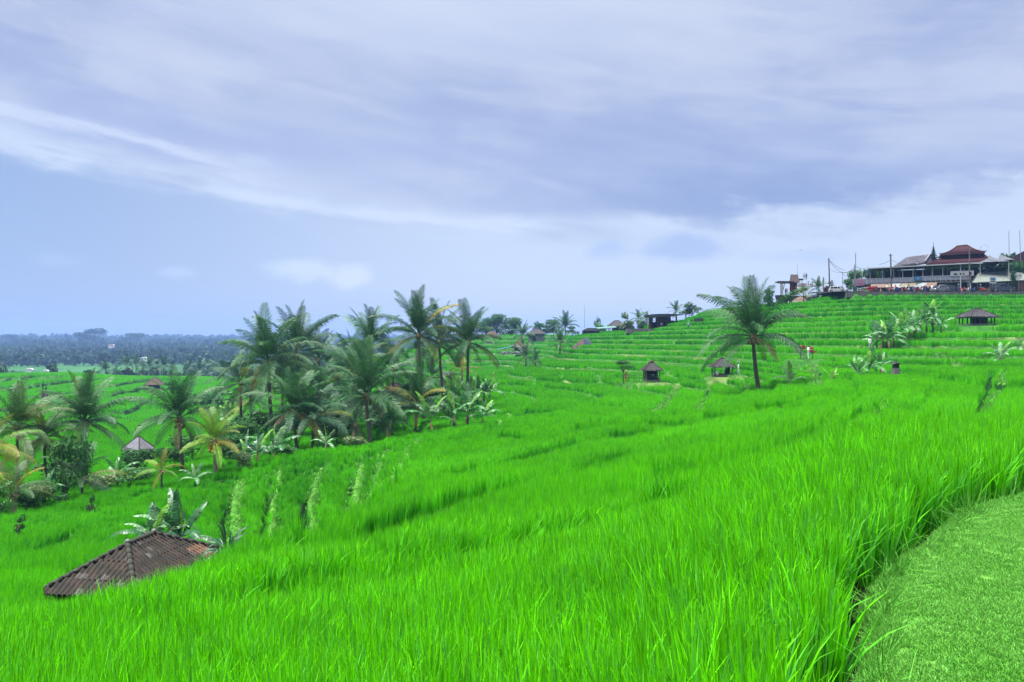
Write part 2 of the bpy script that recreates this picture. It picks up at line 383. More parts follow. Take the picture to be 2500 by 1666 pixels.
# clearings where nothing is sown: (x, y, radius)
CLEAR = []
def clearing(px, d, r): p = P(px, 833, d); CLEAR.append((p.x, p.y, r))
FLAT = []                       # levelled pads: (x, y, radius, z)
ROADZ = 10.7
GAP = [None]
PLOT = [None]
def terrain(x, y):
    """returns height, sown mask (distance in m inside the crop), band id, plot hash, riser mask"""
    x = np.asarray(x, float); y = np.asarray(y, float)
    d = np.hypot(x, y)
    B = base(x, y); e = np.maximum(d * 0.004, 0.05)
    gx = (base(x + e, y) - B) / e; gy = (base(x, y + e) - B) / e
    g = np.maximum(np.hypot(gx, gy), 0.012)
    st = 0.55
    up = sstep(B, -3.2, -2.2) * sstep(y, 75, 95)         # right hillside: taller steps
    dbl = ((d + wav(x, y, 50, 2) * 22) > 125) | (up > 0.5)
    quad = (d + wav(x, y, 70, 4) * 40) > 260
    ss = np.where((x < -45) & (d > 130) & (x < -.2 * y), 0.62, np.where(quad, 1.65, np.where(dbl, 1.08, st)))
    n = B / ss; k = np.floor(n); f = n - k
    # riser at the lower edge of every band: f from 0 .. rf
    rw = np.where((x < -45) & (d > 130) & (x < -.2 * y), 1.6, np.clip(0.30 + d * 0.0008, .3, .6))
    rf = np.clip(rw * g / ss, 0.02, 0.4)
    tilt = 0.10
    h = ss * (k + np.where(f < rf, (1 - tilt) * sstep(f / rf, 0, 1), (1 - tilt)) + tilt * f) - ss * 0.55
    wallrow = ((k == -4) | (k == -3)) & (d > 108) & (x > 12) & (x < 62) & (y < 170)
    dist_lo = (f - rf) * ss / g                           # metres behind the lip
    dist_hi = (1 - f) * ss / g                            # metres to the foot of the next riser
    bund = np.clip(0.10 + d * 0.0006, .1, .3)
    lh = (x < -45) & (d > 130) & (x < -.2 * y); bund = np.where(lh, 1.1, np.where(wallrow, 1.0, bund))
    h = h + 0.10 * np.exp(-(dist_lo / bund) ** 2) * (dist_lo > -0.3)
    wq = sstep(d, 9, 17) * (1 - sstep(d, 430, 520)) * (np.abs(x) < 3e3)
    lw = np.minimum(1, np.abs(np.arctan2(x, y)) < 1.2)
    wq = wq * lw
    lhm = sstep(-x - .2 * y, 0, 12) * sstep(d, 125, 140); wq = wq * (1 - lhm)
    hh = B * (1 - wq) + h * wq
    sown = np.where(wq > 0.3, np.minimum(dist_lo - bund, dist_hi - 0.08), 1.0)
    riser = (f < rf) & (wq > 0.3)
    # cross bunds
    along = np.where(np.abs(gx) > np.abs(gy), y, x) + wav(x, y, 40, 1) * 3
    hk = np.abs(np.sin(k * 12.9898 + ss * 3.1) * 43758.545) % 1
    cell = np.where(d > 200, 46, 30)
    cw = along / cell + hk * 7; ci = np.floor(cw); cf = np.minimum(cw - ci, 1 - (cw - ci)) * cell
    cb = (d > 85) & (cf < 0.45)
    sown = np.where(cb, np.minimum(sown, cf - 0.45), sown)
    plot = np.abs(np.sin(k * 78.233 + ci * 37.719 + ss) * 43758.545) % 1
    # paths
    soft = np.minimum(1, (1 - sstep(d, 88, 100)) * 1.0)
    thin = dist_hi - (.03 + .0022 * d) + .5 * (wav(x, y, 12, 3) > .25)
    sown = np.where(soft > .5, np.where((d > 13) & (wq > .6), np.minimum(1.0, thin), 1.0), sown)                 # near slopes: the crop runs over the low steps
    ww = .10 * np.sin(y * .9 + x) + .07 * np.sin(y * 2.3 + 1)
    pd = path_d(x + ww * (d > 25), y); dd = path_d(x, y, DARK)
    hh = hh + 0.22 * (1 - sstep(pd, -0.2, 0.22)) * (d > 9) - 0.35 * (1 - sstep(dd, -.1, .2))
    sown = np.minimum(sown, np.minimum(pd, dd))
    ms = (d > 8) & ((d < 105) | ((x < -40) & (x < -.2 * y) & (d < 400)))
    if ms.any():
        xs_, ys_ = x[ms], y[ms]; dz = np.zeros(xs_.shape); gp = np.full(xs_.shape, 99.0)
        for pl, hgt in STEPL:
            bd_ = np.full(xs_.shape, 99.0); sg = np.zeros(xs_.shape); tt = np.zeros(xs_.shape)
            for i_, (a, b) in enumerate(zip(pl[:-1], pl[1:])):
                dx, dy = b[0] - a[0], b[1] - a[1]; t = np.clip(((xs_ - a[0]) * dx + (ys_ - a[1]) * dy) / (dx * dx + dy * dy), 0, 1)
                q_ = np.hypot(xs_ - a[0] - t * dx, ys_ - a[1] - t * dy); s_ = np.sign(dx * (ys_ - a[1]) - dy * (xs_ - a[0])); c_ = q_ < bd_
                bd_ = np.where(c_, q_, bd_); sg = np.where(c_, s_, sg); tt = np.where(c_, (i_ + t) / (len(pl) - 1), tt)
            bd_ = bd_ + .12 * np.sin(xs_ * 1.3 + ys_ * .9); dd_ = np.hypot(xs_, ys_)
            en = sstep(tt, 0, .12) * (1 - sstep(tt, .88, 1.0)); rng_ = .10 * dd_ + 1.2
            dz = dz - hgt * en * np.where(sg < 0, sstep(bd_, 0, .12) * (1 - sstep(bd_, rng_ * .3, rng_)), 0)
            dz = dz + hgt * .5 * en * np.where(sg >= 0, (1 - sstep(bd_, .5, rng_)), 0)
            gp = np.where((en > .25) & (sg < 0), np.minimum(gp, bd_ - (.05 + .0026 * dd_)), gp)
        hh = hh.copy(); sown = sown.copy(); dd = dd.copy(); hh[ms] += dz; sown[ms] = np.minimum(sown[ms], gp); dd[ms] = np.minimum(dd[ms], gp)
    m_ = (d > 20) & (d < 75) & (x < 2) & (x > -32); PLOT[0] = np.zeros(x.shape)
    if m_.any():
        xm, ym = x[m_], y[m_]; dz = np.zeros(xm.shape); pid = np.zeros(xm.shape)
        for (pl, w), hgt in zip(LIPX, (.9, 1.1, 1.1, 1.2, 1.0, .9)):
            bd_ = np.full(xm.shape, 99.0); sg = np.zeros(xm.shape); tt = np.zeros(xm.shape)
            for i_, (a, b) in enumerate(zip(pl[:-1], pl[1:])):
                dx, dy = b[0] - a[0], b[1] - a[1]; t = np.clip(((xm - a[0]) * dx + (ym - a[1]) * dy) / (dx * dx + dy * dy), 0, 1)
                q_ = np.hypot(xm - a[0] - t * dx, ym - a[1] - t * dy); s_ = np.sign(dx * (ym - a[1]) - dy * (xm - a[0])); c_ = q_ < bd_
                bd_ = np.where(c_, q_, bd_); sg = np.where(c_, s_, sg); tt = np.where(c_, (i_ + t) / (len(pl) - 1), tt)
            fall = np.where((sg < 0) & (bd_ > w), sstep(bd_, w, w + .3) * (1 - sstep(bd_, .8, 6.0)), 0)
            dz = dz - hgt * fall * (1 - sstep(tt, .86, 1.0) * .9)
            pid = pid + (sg < 0)
        PLOT[0][m_] = np.array([.0, .22, -.26, .24, -.20, .26, -.24])[pid.astype(int)] * sstep(ym, 22, 27) * (1 - sstep(ym, 66, 74)) * sstep(-xm, -1, 3) * (1 - sstep(-xm, 26, 31))
        hh = hh.copy(); hh[m_] = hh[m_] + dz + .27 * (1 - sstep(path_d(xm, ym, LIPP), -.1, .25)) + .30 * (1 - sstep(path_d(xm, ym, TAILP), -.05, .2))
    # lawn
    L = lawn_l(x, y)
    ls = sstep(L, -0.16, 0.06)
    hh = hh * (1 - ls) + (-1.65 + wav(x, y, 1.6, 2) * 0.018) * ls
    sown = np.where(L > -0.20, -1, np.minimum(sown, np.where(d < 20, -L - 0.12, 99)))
    # road shelf
    rs = sstep(x, 71.5, 73) * sstep(y, 171.5, 172.1) * (1 - sstep(y, 255, 300))
    hh = hh * (1 - rs) + ROADZ * rs
    sown = np.where(rs > 0.02, -1, sown)
    for (cx, cy, r) in CLEAR: sown = np.minimum(sown, np.hypot(x - cx, y - cy) - r)
    for (cx, cy, r, z) in FLAT:
        w = 1 - sstep(np.hypot(x - cx, y - cy), r, r * 1.5 + .5); hh = hh * (1 - w) + z * w
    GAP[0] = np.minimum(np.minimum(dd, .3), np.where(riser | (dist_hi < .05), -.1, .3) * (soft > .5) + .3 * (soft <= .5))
    return hh, sown, k, plot, riser, L
def gz_at(x, y): return float(terrain(np.array([x]), np.array([y]))[0][0])
def G(px, d, dz=0.0):
    x = (px - 1250) / F * d
    return Vector((x, d, gz_at(x, d) + dz))
# ------------------------------------------------------------------ ground mesh
clearing(330, 24.6, 2.6); clearing(312, 23.0, 2.2); clearing(345, 26.5, 2.2)
clearing(1591, 110, 1.9); clearing(1763, 112, 1.9); clearing(1560, 110, 1.6); clearing(2385, 128, 2.4)
clearing(1580, 212, 7.0); clearing(1640, 208, 5.0); clearing(1940, 188, 6.5)
for q in ((1310, 330, 5), (1262, 265, 4.5), (1415, 212, 6), (1480, 262, 3), (1505, 270, 3.4), (378, 290, 5), (340, 92, 3)): clearing(*q)
def pad(px, py, d, r, dz=-.1): p = P(px, py, d); FLAT.append((p.x, p.y, r, p.z + dz)); CLEAR.append((p.x, p.y, r + .7)); CLEAR.append((p.x * .985, p.y * .985, r + .3))
for q in ((1763, 919, hitpx(1763, 921).y, 1.9), (1591, 932, hitpx(1591, 934).y, 1.9), (1560, 933, hitpx(1560, 935).y, 1.7), (1970, 876, hitpx(1970, 878).y, 2.4), (2385, 795, hitpx(2385, 797).y, 2.9), (1681, 803, hitpx(1681, 804).y, .9), (1803, 915, hitpx(1803, 917).y, .8), (1525, 934, hitpx(1525, 936).y, 1.0), (2187, 912, 75, .6), (2124, 852, hitpx(2124, 854).y, .8)): pad(*q)
def ring_angles():
    a = list(np.linspace(-R(37), R(37), 560))
    l = list(np.linspace(-PI, -R(37), 50))[:-1]; r = list(np.linspace(R(37), PI, 50))[1:-1]
    return np.array(l + a + r)
TH = ring_angles()
rows = [0.4]
while rows[-1] < 4800:
    r = rows[-1]
    rows.append(r * (1 + (0.03 if r < 3 else 0.011 if r < 14 else 0.0075 if r < 70 else 0.0062 if r < 210 else 0.009 if r < 430 else 0.04)) + 0.01)
RR = np.array(rows)
gx_ = (RR[:, None] * np.sin(TH)[None]).ravel(); gy_ = (RR[:, None] * np.cos(TH)[None]).ravel()
hz, sown, kk, plot, riser, LL = terrain(gx_, gy_)
nR, nT = len(RR), len(TH)
verts = np.stack([gx_, gy_, hz], 1)
idx = np.arange(nR * nT).reshape(nR, nT)
nx = np.roll(idx, -1, axis=1)
quads = np.stack([idx[:-1].ravel(), nx[:-1].ravel(), nx[1:].ravel(), idx[1:].ravel()], 1)
gm = bpy.data.meshes.new('ground')
c0 = len(verts); verts = np.vstack([verts, [[0, 0, hz[:nT].mean()]]])
tris = np.stack([idx[0], np.full(nT, c0), nx[0]], 1)
gm.vertices.add(len(verts)); gm.vertices.foreach_set('co', verts.ravel())
loops = np.concatenate([quads.ravel(), tris.ravel()])
gm.loops.add(len(loops)); gm.loops.foreach_set('vertex_index', loops)
gm.polygons.add(len(quads) + len(tris))
gm.polygons.foreach_set('loop_start', np.concatenate([np.arange(len(quads)) * 4, len(quads) * 4 + np.arange(len(tris)) * 3]))
gm.update(calc_edges=True)
def fattr(me, name, arr, dom='POINT', typ='FLOAT'):
    a = me.attributes.new(name, typ, dom)
    a.data.foreach_set('value' if typ != 'FLOAT_VECTOR' else 'vector', np.ascontiguousarray(arr, dtype=np.float32 if typ != 'INT' else np.int32).ravel())
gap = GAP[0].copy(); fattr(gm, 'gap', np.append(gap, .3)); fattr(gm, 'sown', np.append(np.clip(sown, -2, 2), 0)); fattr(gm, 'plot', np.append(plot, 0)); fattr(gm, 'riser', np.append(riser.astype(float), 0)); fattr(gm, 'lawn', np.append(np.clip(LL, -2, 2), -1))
gm.polygons.foreach_set('use_smooth', [True] * len(gm.polygons))
m = bpy.data.materials.new('ground_soil_and_grass'); m.use_nodes = True; nt = m.node_tree; b = nt.nodes['Principled BSDF']
def att(nt, name, typ='GEOMETRY'):
    n = nt.nodes.new('ShaderNodeAttribute'); n.attribute_name = name; n.attribute_type = typ; return E(nt, n.outputs['Fac'])
tcn = nt.nodes.new('ShaderNodeTexCoord'); geo = nt.nodes.new('ShaderNodeNewGeometry'); sp = nt.nodes.new('ShaderNodeSeparateXYZ')
nt.links.new(tcn.outputs['Object'], sp.inputs[0]); gX, gY = E(nt, sp.outputs[0]), E(nt, sp.outputs[1])
n1 = noise(nt, tcn.outputs['Object'], 1.7, 6, .6); n2 = noise(nt, tcn.outputs['Object'], 0.15, 5, .6); n3 = noise(nt, tcn.outputs['Object'], 14, 4, .6)
wet = mixc(nt, n1.step(.3, .7), (.020, .060, .012), (.035, .11, .018))
bank = mixc(nt, n1.step(.3, .7), (.014, .075, .010), (.035, .12, .018))
earth = mixc(nt, n1.step(.35, .65), (.085, .10, .04), (.13, .20, .06))
bank = mixc(nt, (n2.step(.52, .66)) * 0.75, bank, earth)
nearb = mixc(nt, n1.step(.3, .7), (.035, .13, .014), (.075, .20, .028))
bank = mixc(nt, (gX.sq() + gY.sq()).f('SQRT').step(92, 80), bank, nearb)
earthy = mixc(nt, n1.step(.3, .7), (.022, .030, .012), (.05, .06, .022))
bank = mixc(nt, att(nt, 'riser') * n2.step(.42, .58) * .8, bank, earthy)
c = mixc(nt, att(nt, 'sown').step(-0.05, 0.12), bank, wet)
c = mixc(nt, att(nt, 'gap').step(.1, -.02), c, (.005, .030, .004))  # shade in the gaps below lips and steps, put into the ground colour
lawnc = mixc(nt, n3.step(.3, .7), (.045, .15, .02), (.09, .22, .04))
c = mixc(nt, att(nt, 'lawn').step(-0.15, -0.02), c, lawnc)
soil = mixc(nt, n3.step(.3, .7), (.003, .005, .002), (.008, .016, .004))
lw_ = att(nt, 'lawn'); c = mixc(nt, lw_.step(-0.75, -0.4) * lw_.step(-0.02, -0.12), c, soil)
fard = (gX.sq() + gY.sq()).f('SQRT')
forest = mixc(nt, noise(nt, tcn.outputs['Object'], 0.01, 6, .6).step(.3, .7), (.015, .045, .02), (.025, .07, .022))
paddy = mixc(nt, noise(nt, tcn.outputs['Object'], 0.02, 3, .5).step(.4, .6), (.025, .08, .03), (.035, .11, .03))
fp = fard.step(1500, 900) * gX.step(-100, -220)
forest = mixc(nt, fp, forest, paddy)
c = mixc(nt, fard.step(430, 500), c, forest)
nt.links.new(c, b.inputs['Base Color']); b.inputs['Roughness'].default_value = 1.0; b.inputs['Specular IOR Level'].default_value = 0.03
gm.materials.append(m)
ground = bpy.data.objects.new('ground', gm); COL.objects.link(ground); setp(ground, kind='structure', label='terraced hillside of banks and paddies falling to a wooded plain')

# ------------------------------------------------------------------ scatter tool (one object of ground cover each)
def scatter(name, label, pts, rot, scl, tint, protos, idxs=None, extra=None):
    pc = bpy.data.collections.new(name + '_sources')
    for q in protos: pc.objects.link(q)
    me = bpy.data.meshes.new(name); me.vertices.add(len(pts)); me.vertices.foreach_set('co', np.asarray(pts, np.float32).ravel())
    fattr(me, 'rot', rot, typ='FLOAT_VECTOR'); fattr(me, 'scl', scl, typ='FLOAT_VECTOR'); fattr(me, 'tint', tint)
    fattr(me, 'pick', idxs if idxs is not None else nr.randint(0, len(protos), len(pts)), typ='INT')
    o = bpy.data.objects.new(name, me); COL.objects.link(o); setp(o, kind='stuff', label=label)
    ng = bpy.data.node_groups.new(name + '_nodes', 'GeometryNodeTree')
    ng.interface.new_socket('Geometry', in_out='INPUT', socket_type='NodeSocketGeometry')
    ng.interface.new_socket('Geometry', in_out='OUTPUT', socket_type='NodeSocketGeometry')
    gi = ng.nodes.new('NodeGroupInput'); go = ng.nodes.new('NodeGroupOutput')
    ip = ng.nodes.new('GeometryNodeInstanceOnPoints'); ci = ng.nodes.new('GeometryNodeCollectionInfo')
    ci.inputs[0].default_value = pc; ci.inputs['Separate Children'].default_value = True; ci.inputs['Reset Children'].default_value = True
    def na(nm, t):
        n = ng.nodes.new('GeometryNodeInputNamedAttribute'); n.data_type = t; n.inputs[0].default_value = nm; return n.outputs[0]
    ng.links.new(gi.outputs[0], ip.inputs['Points']); ng.links.new(ci.outputs[0], ip.inputs['Instance'])
    ip.inputs['Pick Instance'].default_value = True
    ng.links.new(na('pick', 'INT'), ip.inputs['Instance Index']); ng.links.new(na('rot', 'FLOAT_VECTOR'), ip.inputs['Rotation'])
    ng.links.new(na('scl', 'FLOAT_VECTOR'), ip.inputs['Scale']); ng.links.new(ip.outputs[0], go.inputs[0])
    md = o.modifiers.new('scatter', 'NODES'); md.node_group = ng
    return o
def leafmat(name, a, b2, tipc=None, rough=.5, trans=.35, spec=.16, attn='INSTANCER', tipamt=.35, vamt=.7, cool=None):
    m = bpy.data.materials.new(name); m.use_nodes = True; nt = m.node_tree; b = nt.nodes['Principled BSDF']
    c = mixc(nt, att(nt, 'tint', attn), a, b2)
    if tipc: c = mixc(nt, att(nt, 't').step(.35, 1.0) * tipamt, c, tipc)
    rv = att(nt, 'rv') * vamt + (1 - vamt / 2)
    c = mixc(nt, 1.0, c, comb(nt, rv, rv, rv), 'MULTIPLY')
    if cool: c = mixc(nt, (att(nt, 'rv') * 7.3).f('FRACT').step(.62, .95) * .6, c, cool)
    nt.links.new(c, b.inputs['Base Color']); b.inputs['Roughness'].default_value = rough; b.inputs['Specular IOR Level'].default_value = spec
    tr = nt.nodes.new('ShaderNodeBsdfTranslucent'); nt.links.new(c, tr.inputs[0])
    mx = nt.nodes.new('ShaderNodeMixShader'); mx.inputs[0].default_value = trans
    nt.links.new(b.outputs[0], mx.inputs[1]); nt.links.new(tr.outputs[0], mx.inputs[2]); nt.links.new(mx.outputs[0], nt.nodes['Material Output'].inputs[0])
    return m
def tuft(name, m, blades, seg, width, spread, hmin, hmax, bend, lean=.12, rs=0):
    q = random.Random(rs); vs, fs, t, rv = [], [], [], []
    for _ in range(blades):
        a = q.uniform(0, 2 * PI); r = spread * math.sqrt(q.random()); x0, y0 = r * math.cos(a), r * math.sin(a)
        H = q.uniform(hmin, hmax); da = q.uniform(0, 2 * PI); L = q.gauss(0, lean) + .04; bd = bend * q.random() ** 2.2 * q.choice((.3, 1, 1.6))
        dx, dy = math.cos(da), math.sin(da); fa = q.uniform(0, PI); wx, wy = math.cos(fa) * width / 2, math.sin(fa) * width / 2
        v0 = len(vs); rr = q.random()
        for i in range(seg + 1):
            s = i / seg; w = (0.45 + 1.1 * s if s < .5 else 1.0 - (s - .5) * 1.3) if s < 1 else 0.0
            off = H * (L * s + bd * s ** 2.6); z = H * (s - bd * .45 * s ** 3)
            c = (x0 + dx * off, y0 + dy * off, z)
            if s < 1: vs += [(c[0] - wx * w, c[1] - wy * w, c[2]), (c[0] + wx * w, c[1] + wy * w, c[2])]; t += [s, s]; rv += [rr, rr]
            else: vs.append(c); t.append(1); rv.append(rr)
        for i in range(seg - 1): a0 = v0 + 2 * i; fs.append((a0, a0 + 1, a0 + 3, a0 + 2))
        a0 = v0 + 2 * (seg - 1); fs.append((a0, a0 + 1, a0 + 2))
    me = bpy.data.meshes.new(name); me.from_pydata(vs, [], fs); me.materials.append(m)
    fattr(me, 't', t); fattr(me, 'rv', rv)
    return bpy.data.objects.new(name, me)
rice_m = leafmat('rice_leaf', (.020, .27, .007), (.092, .53, .0005), (.18, .60, .002), tipamt=.40, trans=.42, vamt=.95, cool=(.06, .30, .06), spec=.10)
grass_m = leafmat('bank_grass', (.04, .19, .016), (.085, .28, .03), (.13, .33, .04), trans=.3, tipamt=.4)
lawn_m = leafmat('lawn_grass', (.07, .28, .024), (.13, .37, .06), (.18, .42, .07), trans=.3, tipamt=.3)
def field_points(d0, d1, sfun, half=lambda d: d * .70 + 2.5):
    out = []; d = d0
    while d < d1:
        s = sfun(d); n = int(2 * half(d) / s)
        xs = (np.arange(n) + nr.uniform(0, 1, n)) * s - half(d); ys = d + nr.uniform(-.5, .5, n) * s
        out.append(np.stack([xs, ys, np.full(n, s)], 1)); d += s
    return np.concatenate(out)
def tint_of(x, y, plot):
    """how yellow the crop is, plot by plot and in soft patches"""
    d = np.hypot(x, y)
    yellow = 0.56 + 0.42 * wav(x, y, 14, 2) + 0.30 * wav(x, y, 3.0, 5)
    yellow = yellow + (plot - .5) * 0.65 * sstep(d, 30, 90)
    yellow = yellow + 0.35 * np.exp(-((x - 28) / 14) ** 2) * sstep(y, 18, 30) * (1 - sstep(y, 85, 100))
    yellow = yellow - 0.30 * sstep(d, 130, 210) * (x > -20) + .35 * (x < -.2 * y) * sstep(d, 110, 150)
    return np.clip(yellow, 0, 1)
RP = [tuft('rice_near_%d' % i, rice_m, 24, 5, .0170, .062, .80, 1.0, .24, .09, i) for i in range(5)]
RM = [tuft('rice_mid_%d' % i, rice_m, 22, 3, .0180, .07, .85, 1.0, .16, .075, 20 + i) for i in range(4)]
RF = [tuft('rice_far_%d' % i, rice_m, 30, 2, .034, .16, .80, 1.0, .18, .10, 40 + i) for i in range(4)]
RV = [tuft('rice_very_far_%d' % i, rice_m, 30, 2, .10, .5, .72, 1.0, .2, .16, 60 + i) for i in range(3)]
def patch(name, src, m, size, s0, rs):
    """a square of crop: many tufts joined, so that rays meet few overlapping instances"""
    q = random.Random(rs); V, Fc, T, RV_ = [], [], [], []; n = max(2, int(round(size / s0)))
    for i in range(n):
        for j in range(n):
            t = q.choice(src).data; cx = ((i + q.uniform(.1, .9)) / n - .5) * size; cy = ((j + q.uniform(.1, .9)) / n - .5) * size
            a = q.uniform(0, 6.28); ca, sa = math.cos(a), math.sin(a); h = q.uniform(.84, 1.1); v0 = len(V); g = q.uniform(-.12, .12)
            for v in t.vertices: V.append((cx + v.co.x * ca - v.co.y * sa, cy + v.co.x * sa + v.co.y * ca, v.co.z * h))
            for p_ in t.polygons: Fc.append(tuple(k + v0 for k in p_.vertices))
            T += [e_.value for e_ in t.attributes['t'].data]; RV_ += [min(1, max(0, e_.value + g)) for e_ in t.attributes['rv'].data]
    me = bpy.data.meshes.new(name); me.from_pydata(V, [], Fc); me.materials.append(m); fattr(me, 't', T); fattr(me, 'rv', RV_)
    return bpy.data.objects.new(name, me)
def sow(name, d0, d1, sfun, protos, s0, margin, lab, half=None, pm=6):
    half = half or (lambda d: d * .70 + 2.5)
    patches = [patch(name + '_patch_%d' % i, protos, rice_m, pm * s0, s0, i) for i in range(4)]
    np_ = len(patches)
    cells = field_points(d0, d1, lambda d: sfun(d) * pm, half)
    P_, K_, SX, N_ = [], [], [], []
    # jitter-free cells so that patches tile
    cells = []; d = d0
    while d < d1:
        s = sfun(d) * pm; n = int(2 * half(d) / s); off = nr.uniform(0, 1)
        cells.append(np.stack([(np.arange(n) + off) * s - half(d), np.full(n, d + s / 2), np.full(n, s)], 1)); d += s
    c = np.concatenate(cells); x, y, s = c.T
    so = terrain(x, y)[1]
    mn = so.copy(); zs = []
    for ax, ay in ((-.5, -.5), (.5, -.5), (-.5, .5), (.5, .5)):
        z_, so_ = terrain(x + ax * s, y + ay * s)[:2]; mn = np.minimum(mn, so_); zs.append(z_)
    zs = np.array(zs); flat = np.ptp(zs, axis=0) < .30 + s * .12
    full = (mn > margin + .05) & flat & (np.abs(so) > s * .35)
    sxp = (zs[1] + zs[3] - zs[0] - zs[2]) / (2 * s); syp = (zs[2] + zs[3] - zs[0] - zs[1]) / (2 * s)
    xf, yf, sf = x[full], y[full], s[full]; n = len(xf)
    rz = nr.randint(0, 4, n) * (PI / 2)
    a1, a2 = sxp[full], syp[full]
    # tilt the patch with the ground: roll/pitch expressed before the quarter turn
    ca, sa = np.cos(-rz), np.sin(-rz); gx1 = a1 * ca - a2 * sa; gy1 = a1 * sa + a2 * ca
    rotp = np.stack([np.arctan(gy1) * .22, -np.arctan(gx1) * .22, rz], 1)
    zc = zs.mean(axis=0)[full]
    pl = terrain(xf, yf)[3]; po1 = PLOT[0].copy()
    hp = (RICE * 1.12 - .02 * (1 - sstep(yf, 11, 17)) + .17 * sstep(yf, 90, 120)) * (1 + .08 * wav(xf, yf, 3.2, 6)) * (1 - .18 * (xf < 2) * (yf > 33) * (yf < 80)) * nr.uniform(.96, 1.04, n)
    k1 = sf / (pm * s0)
    # loose tufts where a patch would cross an edge
    xr, yr, sr = x[~full & (so > -s)], y[~full & (so > -s)], s[~full & (so > -s)]
    m_ = len(xr); tx = (xr[:, None] + nr.uniform(-.5, .5, (m_, pm * pm)) * sr[:, None]).ravel(); ty = (yr[:, None] + nr.uniform(-.5, .5, (m_, pm * pm)) * sr[:, None]).ravel()
    ts = np.repeat(sr / pm, pm * pm)
    h2, s2, k2, pl2, r2, L2 = terrain(tx, ty); po2 = PLOT[0].copy(); ok = (s2 > margin) & (ty > .3); tx, ty, ts, h2, pl2 = tx[ok], ty[ok], ts[ok], h2[ok], pl2[ok]; po2 = po2[ok]; q = len(tx)
    hh = (RICE * 1.12 - .02 * (1 - sstep(ty, 11, 17)) + .17 * sstep(ty, 90, 120)) * (1 + .08 * wav(tx, ty, 3.2, 6)) * (1 - .18 * (tx < 2) * (ty > 33) * (ty < 80)) * nr.uniform(.84, 1.1, q)
    rott = np.stack([nr.normal(0, .05, q), nr.normal(0, .05, q), nr.uniform(0, 2 * PI, q)], 1)
    ks = ts / s0 * nr.uniform(.95, 1.15, q)
    pts = np.stack([np.concatenate([xf, tx]), np.concatenate([yf, ty]), np.concatenate([zc, h2]) - .02], 1)
    scl = np.concatenate([np.stack([k1, k1, hp], 1), np.stack([ks, ks, hh], 1)])
    tint = np.concatenate([np.clip(tint_of(xf, yf, pl) + po1, 0, 1), np.clip(tint_of(tx, ty, pl2) + po2 + nr.normal(0, .08, q), 0, 1)])
    # collection children come in name order: tufts are renamed so that the pick index is known
    both = [bpy.data.objects.new('%s_a%d' % (name, i), o.data) for i, o in enumerate(patches)] + [bpy.data.objects.new('%s_b%d' % (name, i), o.data) for i, o in enumerate(protos)]
    pick = np.concatenate([nr.randint(0, np_, n), np_ + nr.randint(0, len(protos), q)])
    scatter(name, lab, pts, np.concatenate([rotp, rott]), scl, tint, both, pick)
    return n, q
print('rice', sow('rice_crop_near', .5, 14, lambda d: .108 + .003 * max(d - 6, 0), RP, .13, .0, 'tall young rice leaves standing dense beside the mown lawn', lambda d: d * .7 + 4, 4),
      sow('rice_crop_middle', 14, 45, lambda d: .125 + .0036 * (d - 14), RM, .18, .0, 'bright green rice crop covering the middle terraces', None, 4),
      sow('rice_crop_far', 45, 115, lambda d: .26 + .0036 * (d - 45), RF, .40, .02, 'green rice crop on the terraces around the field huts'),
      sow('rice_crop_distant', 115, 440, lambda d: .6 + .0034 * (d - 115), RV, .85, .08, 'rice crop in stepped rows on the distant slopes'))
# grass on banks, risers and paths
BG = [tuft('bank_tuft_%d' % i, grass_m, 22, 2, .014, .13, .10, .24, .8, .4, 80 + i) for i in range(4)]
p = field_points(12, 150, lambda d: .09 + .0048 * d)
hz_, so, k_, pl_, ri_, L_ = terrain(p[:, 0], p[:, 1])
ok = (so < 0.06) & (p[:, 1] > 12) & (hz_ < ROADZ - .1) & (GAP[0] > .06) & (nr.rand(len(so)) < np.where(p[:, 1] > 92, .22, 1)); p = p[ok]; n = len(p); s = p[:, 2]
print('bank', n)
scatter('bank_grass', 'pale short grass on the bunds and risers between the paddies', np.stack([p[:, 0], p[:, 1], hz_[ok] - .01], 1),
        np.stack([nr.normal(0, .2, n), nr.normal(0, .2, n), nr.uniform(0, 6.28, n)], 1),
        np.stack([s / .15 * 1.1, s / .15 * 1.1, nr.uniform(.7, 1.3, n) * np.clip(.8 + s * .9, .8, 1.5) * (1 - .35 * (p[:, 0] < 2) * (p[:, 1] > 28))], 1), np.clip(.5 + .4 * wav(p[:, 0], p[:, 1], 9, 4) + nr.normal(0, .15, n), 0, 1), BG)
# mown lawn
LG = [tuft('lawn_tuft_%d' % i, lawn_m, 24, 2, .0045, .030, .012, .036, .9, .55, 90 + i) for i in range(6)]
LPS = .42
LP = [patch('lawn_patch_%d' % i, LG, lawn_m, LPS, .03, 30 + i) for i in range(5)]
cx, cy = np.meshgrid(np.arange(.1, 14, LPS * .9), np.arange(1.2, 15, LPS * .9)); cx = cx.ravel(); cy = cy.ravel()
L_ = lawn_l(cx, cy); inn = (L_ > LPS * .62) & (cx < cy * .72 + 1.6) & (cy < 12); px_, py_ = cx[inn], cy[inn]
bd = (np.abs(L_) <= LPS * .62 + .3) & ~inn & (cx < cy * .72 + 1.6) & (cy < 12)
m_ = int(bd.sum()); tx = (cx[bd][:, None] + nr.uniform(-.5, .5, (m_, 170)) * LPS).ravel(); ty = (cy[bd][:, None] + nr.uniform(-.5, .5, (m_, 170)) * LPS).ravel()
Lt = lawn_l(tx, ty); ok = Lt > -.10; tx, ty, Lt = tx[ok], ty[ok], Lt[ok]
n, q = len(px_), len(tx); print('lawn', n, q)
eh = 1 + 1.1 * np.exp(-(Lt / .10) ** 2)
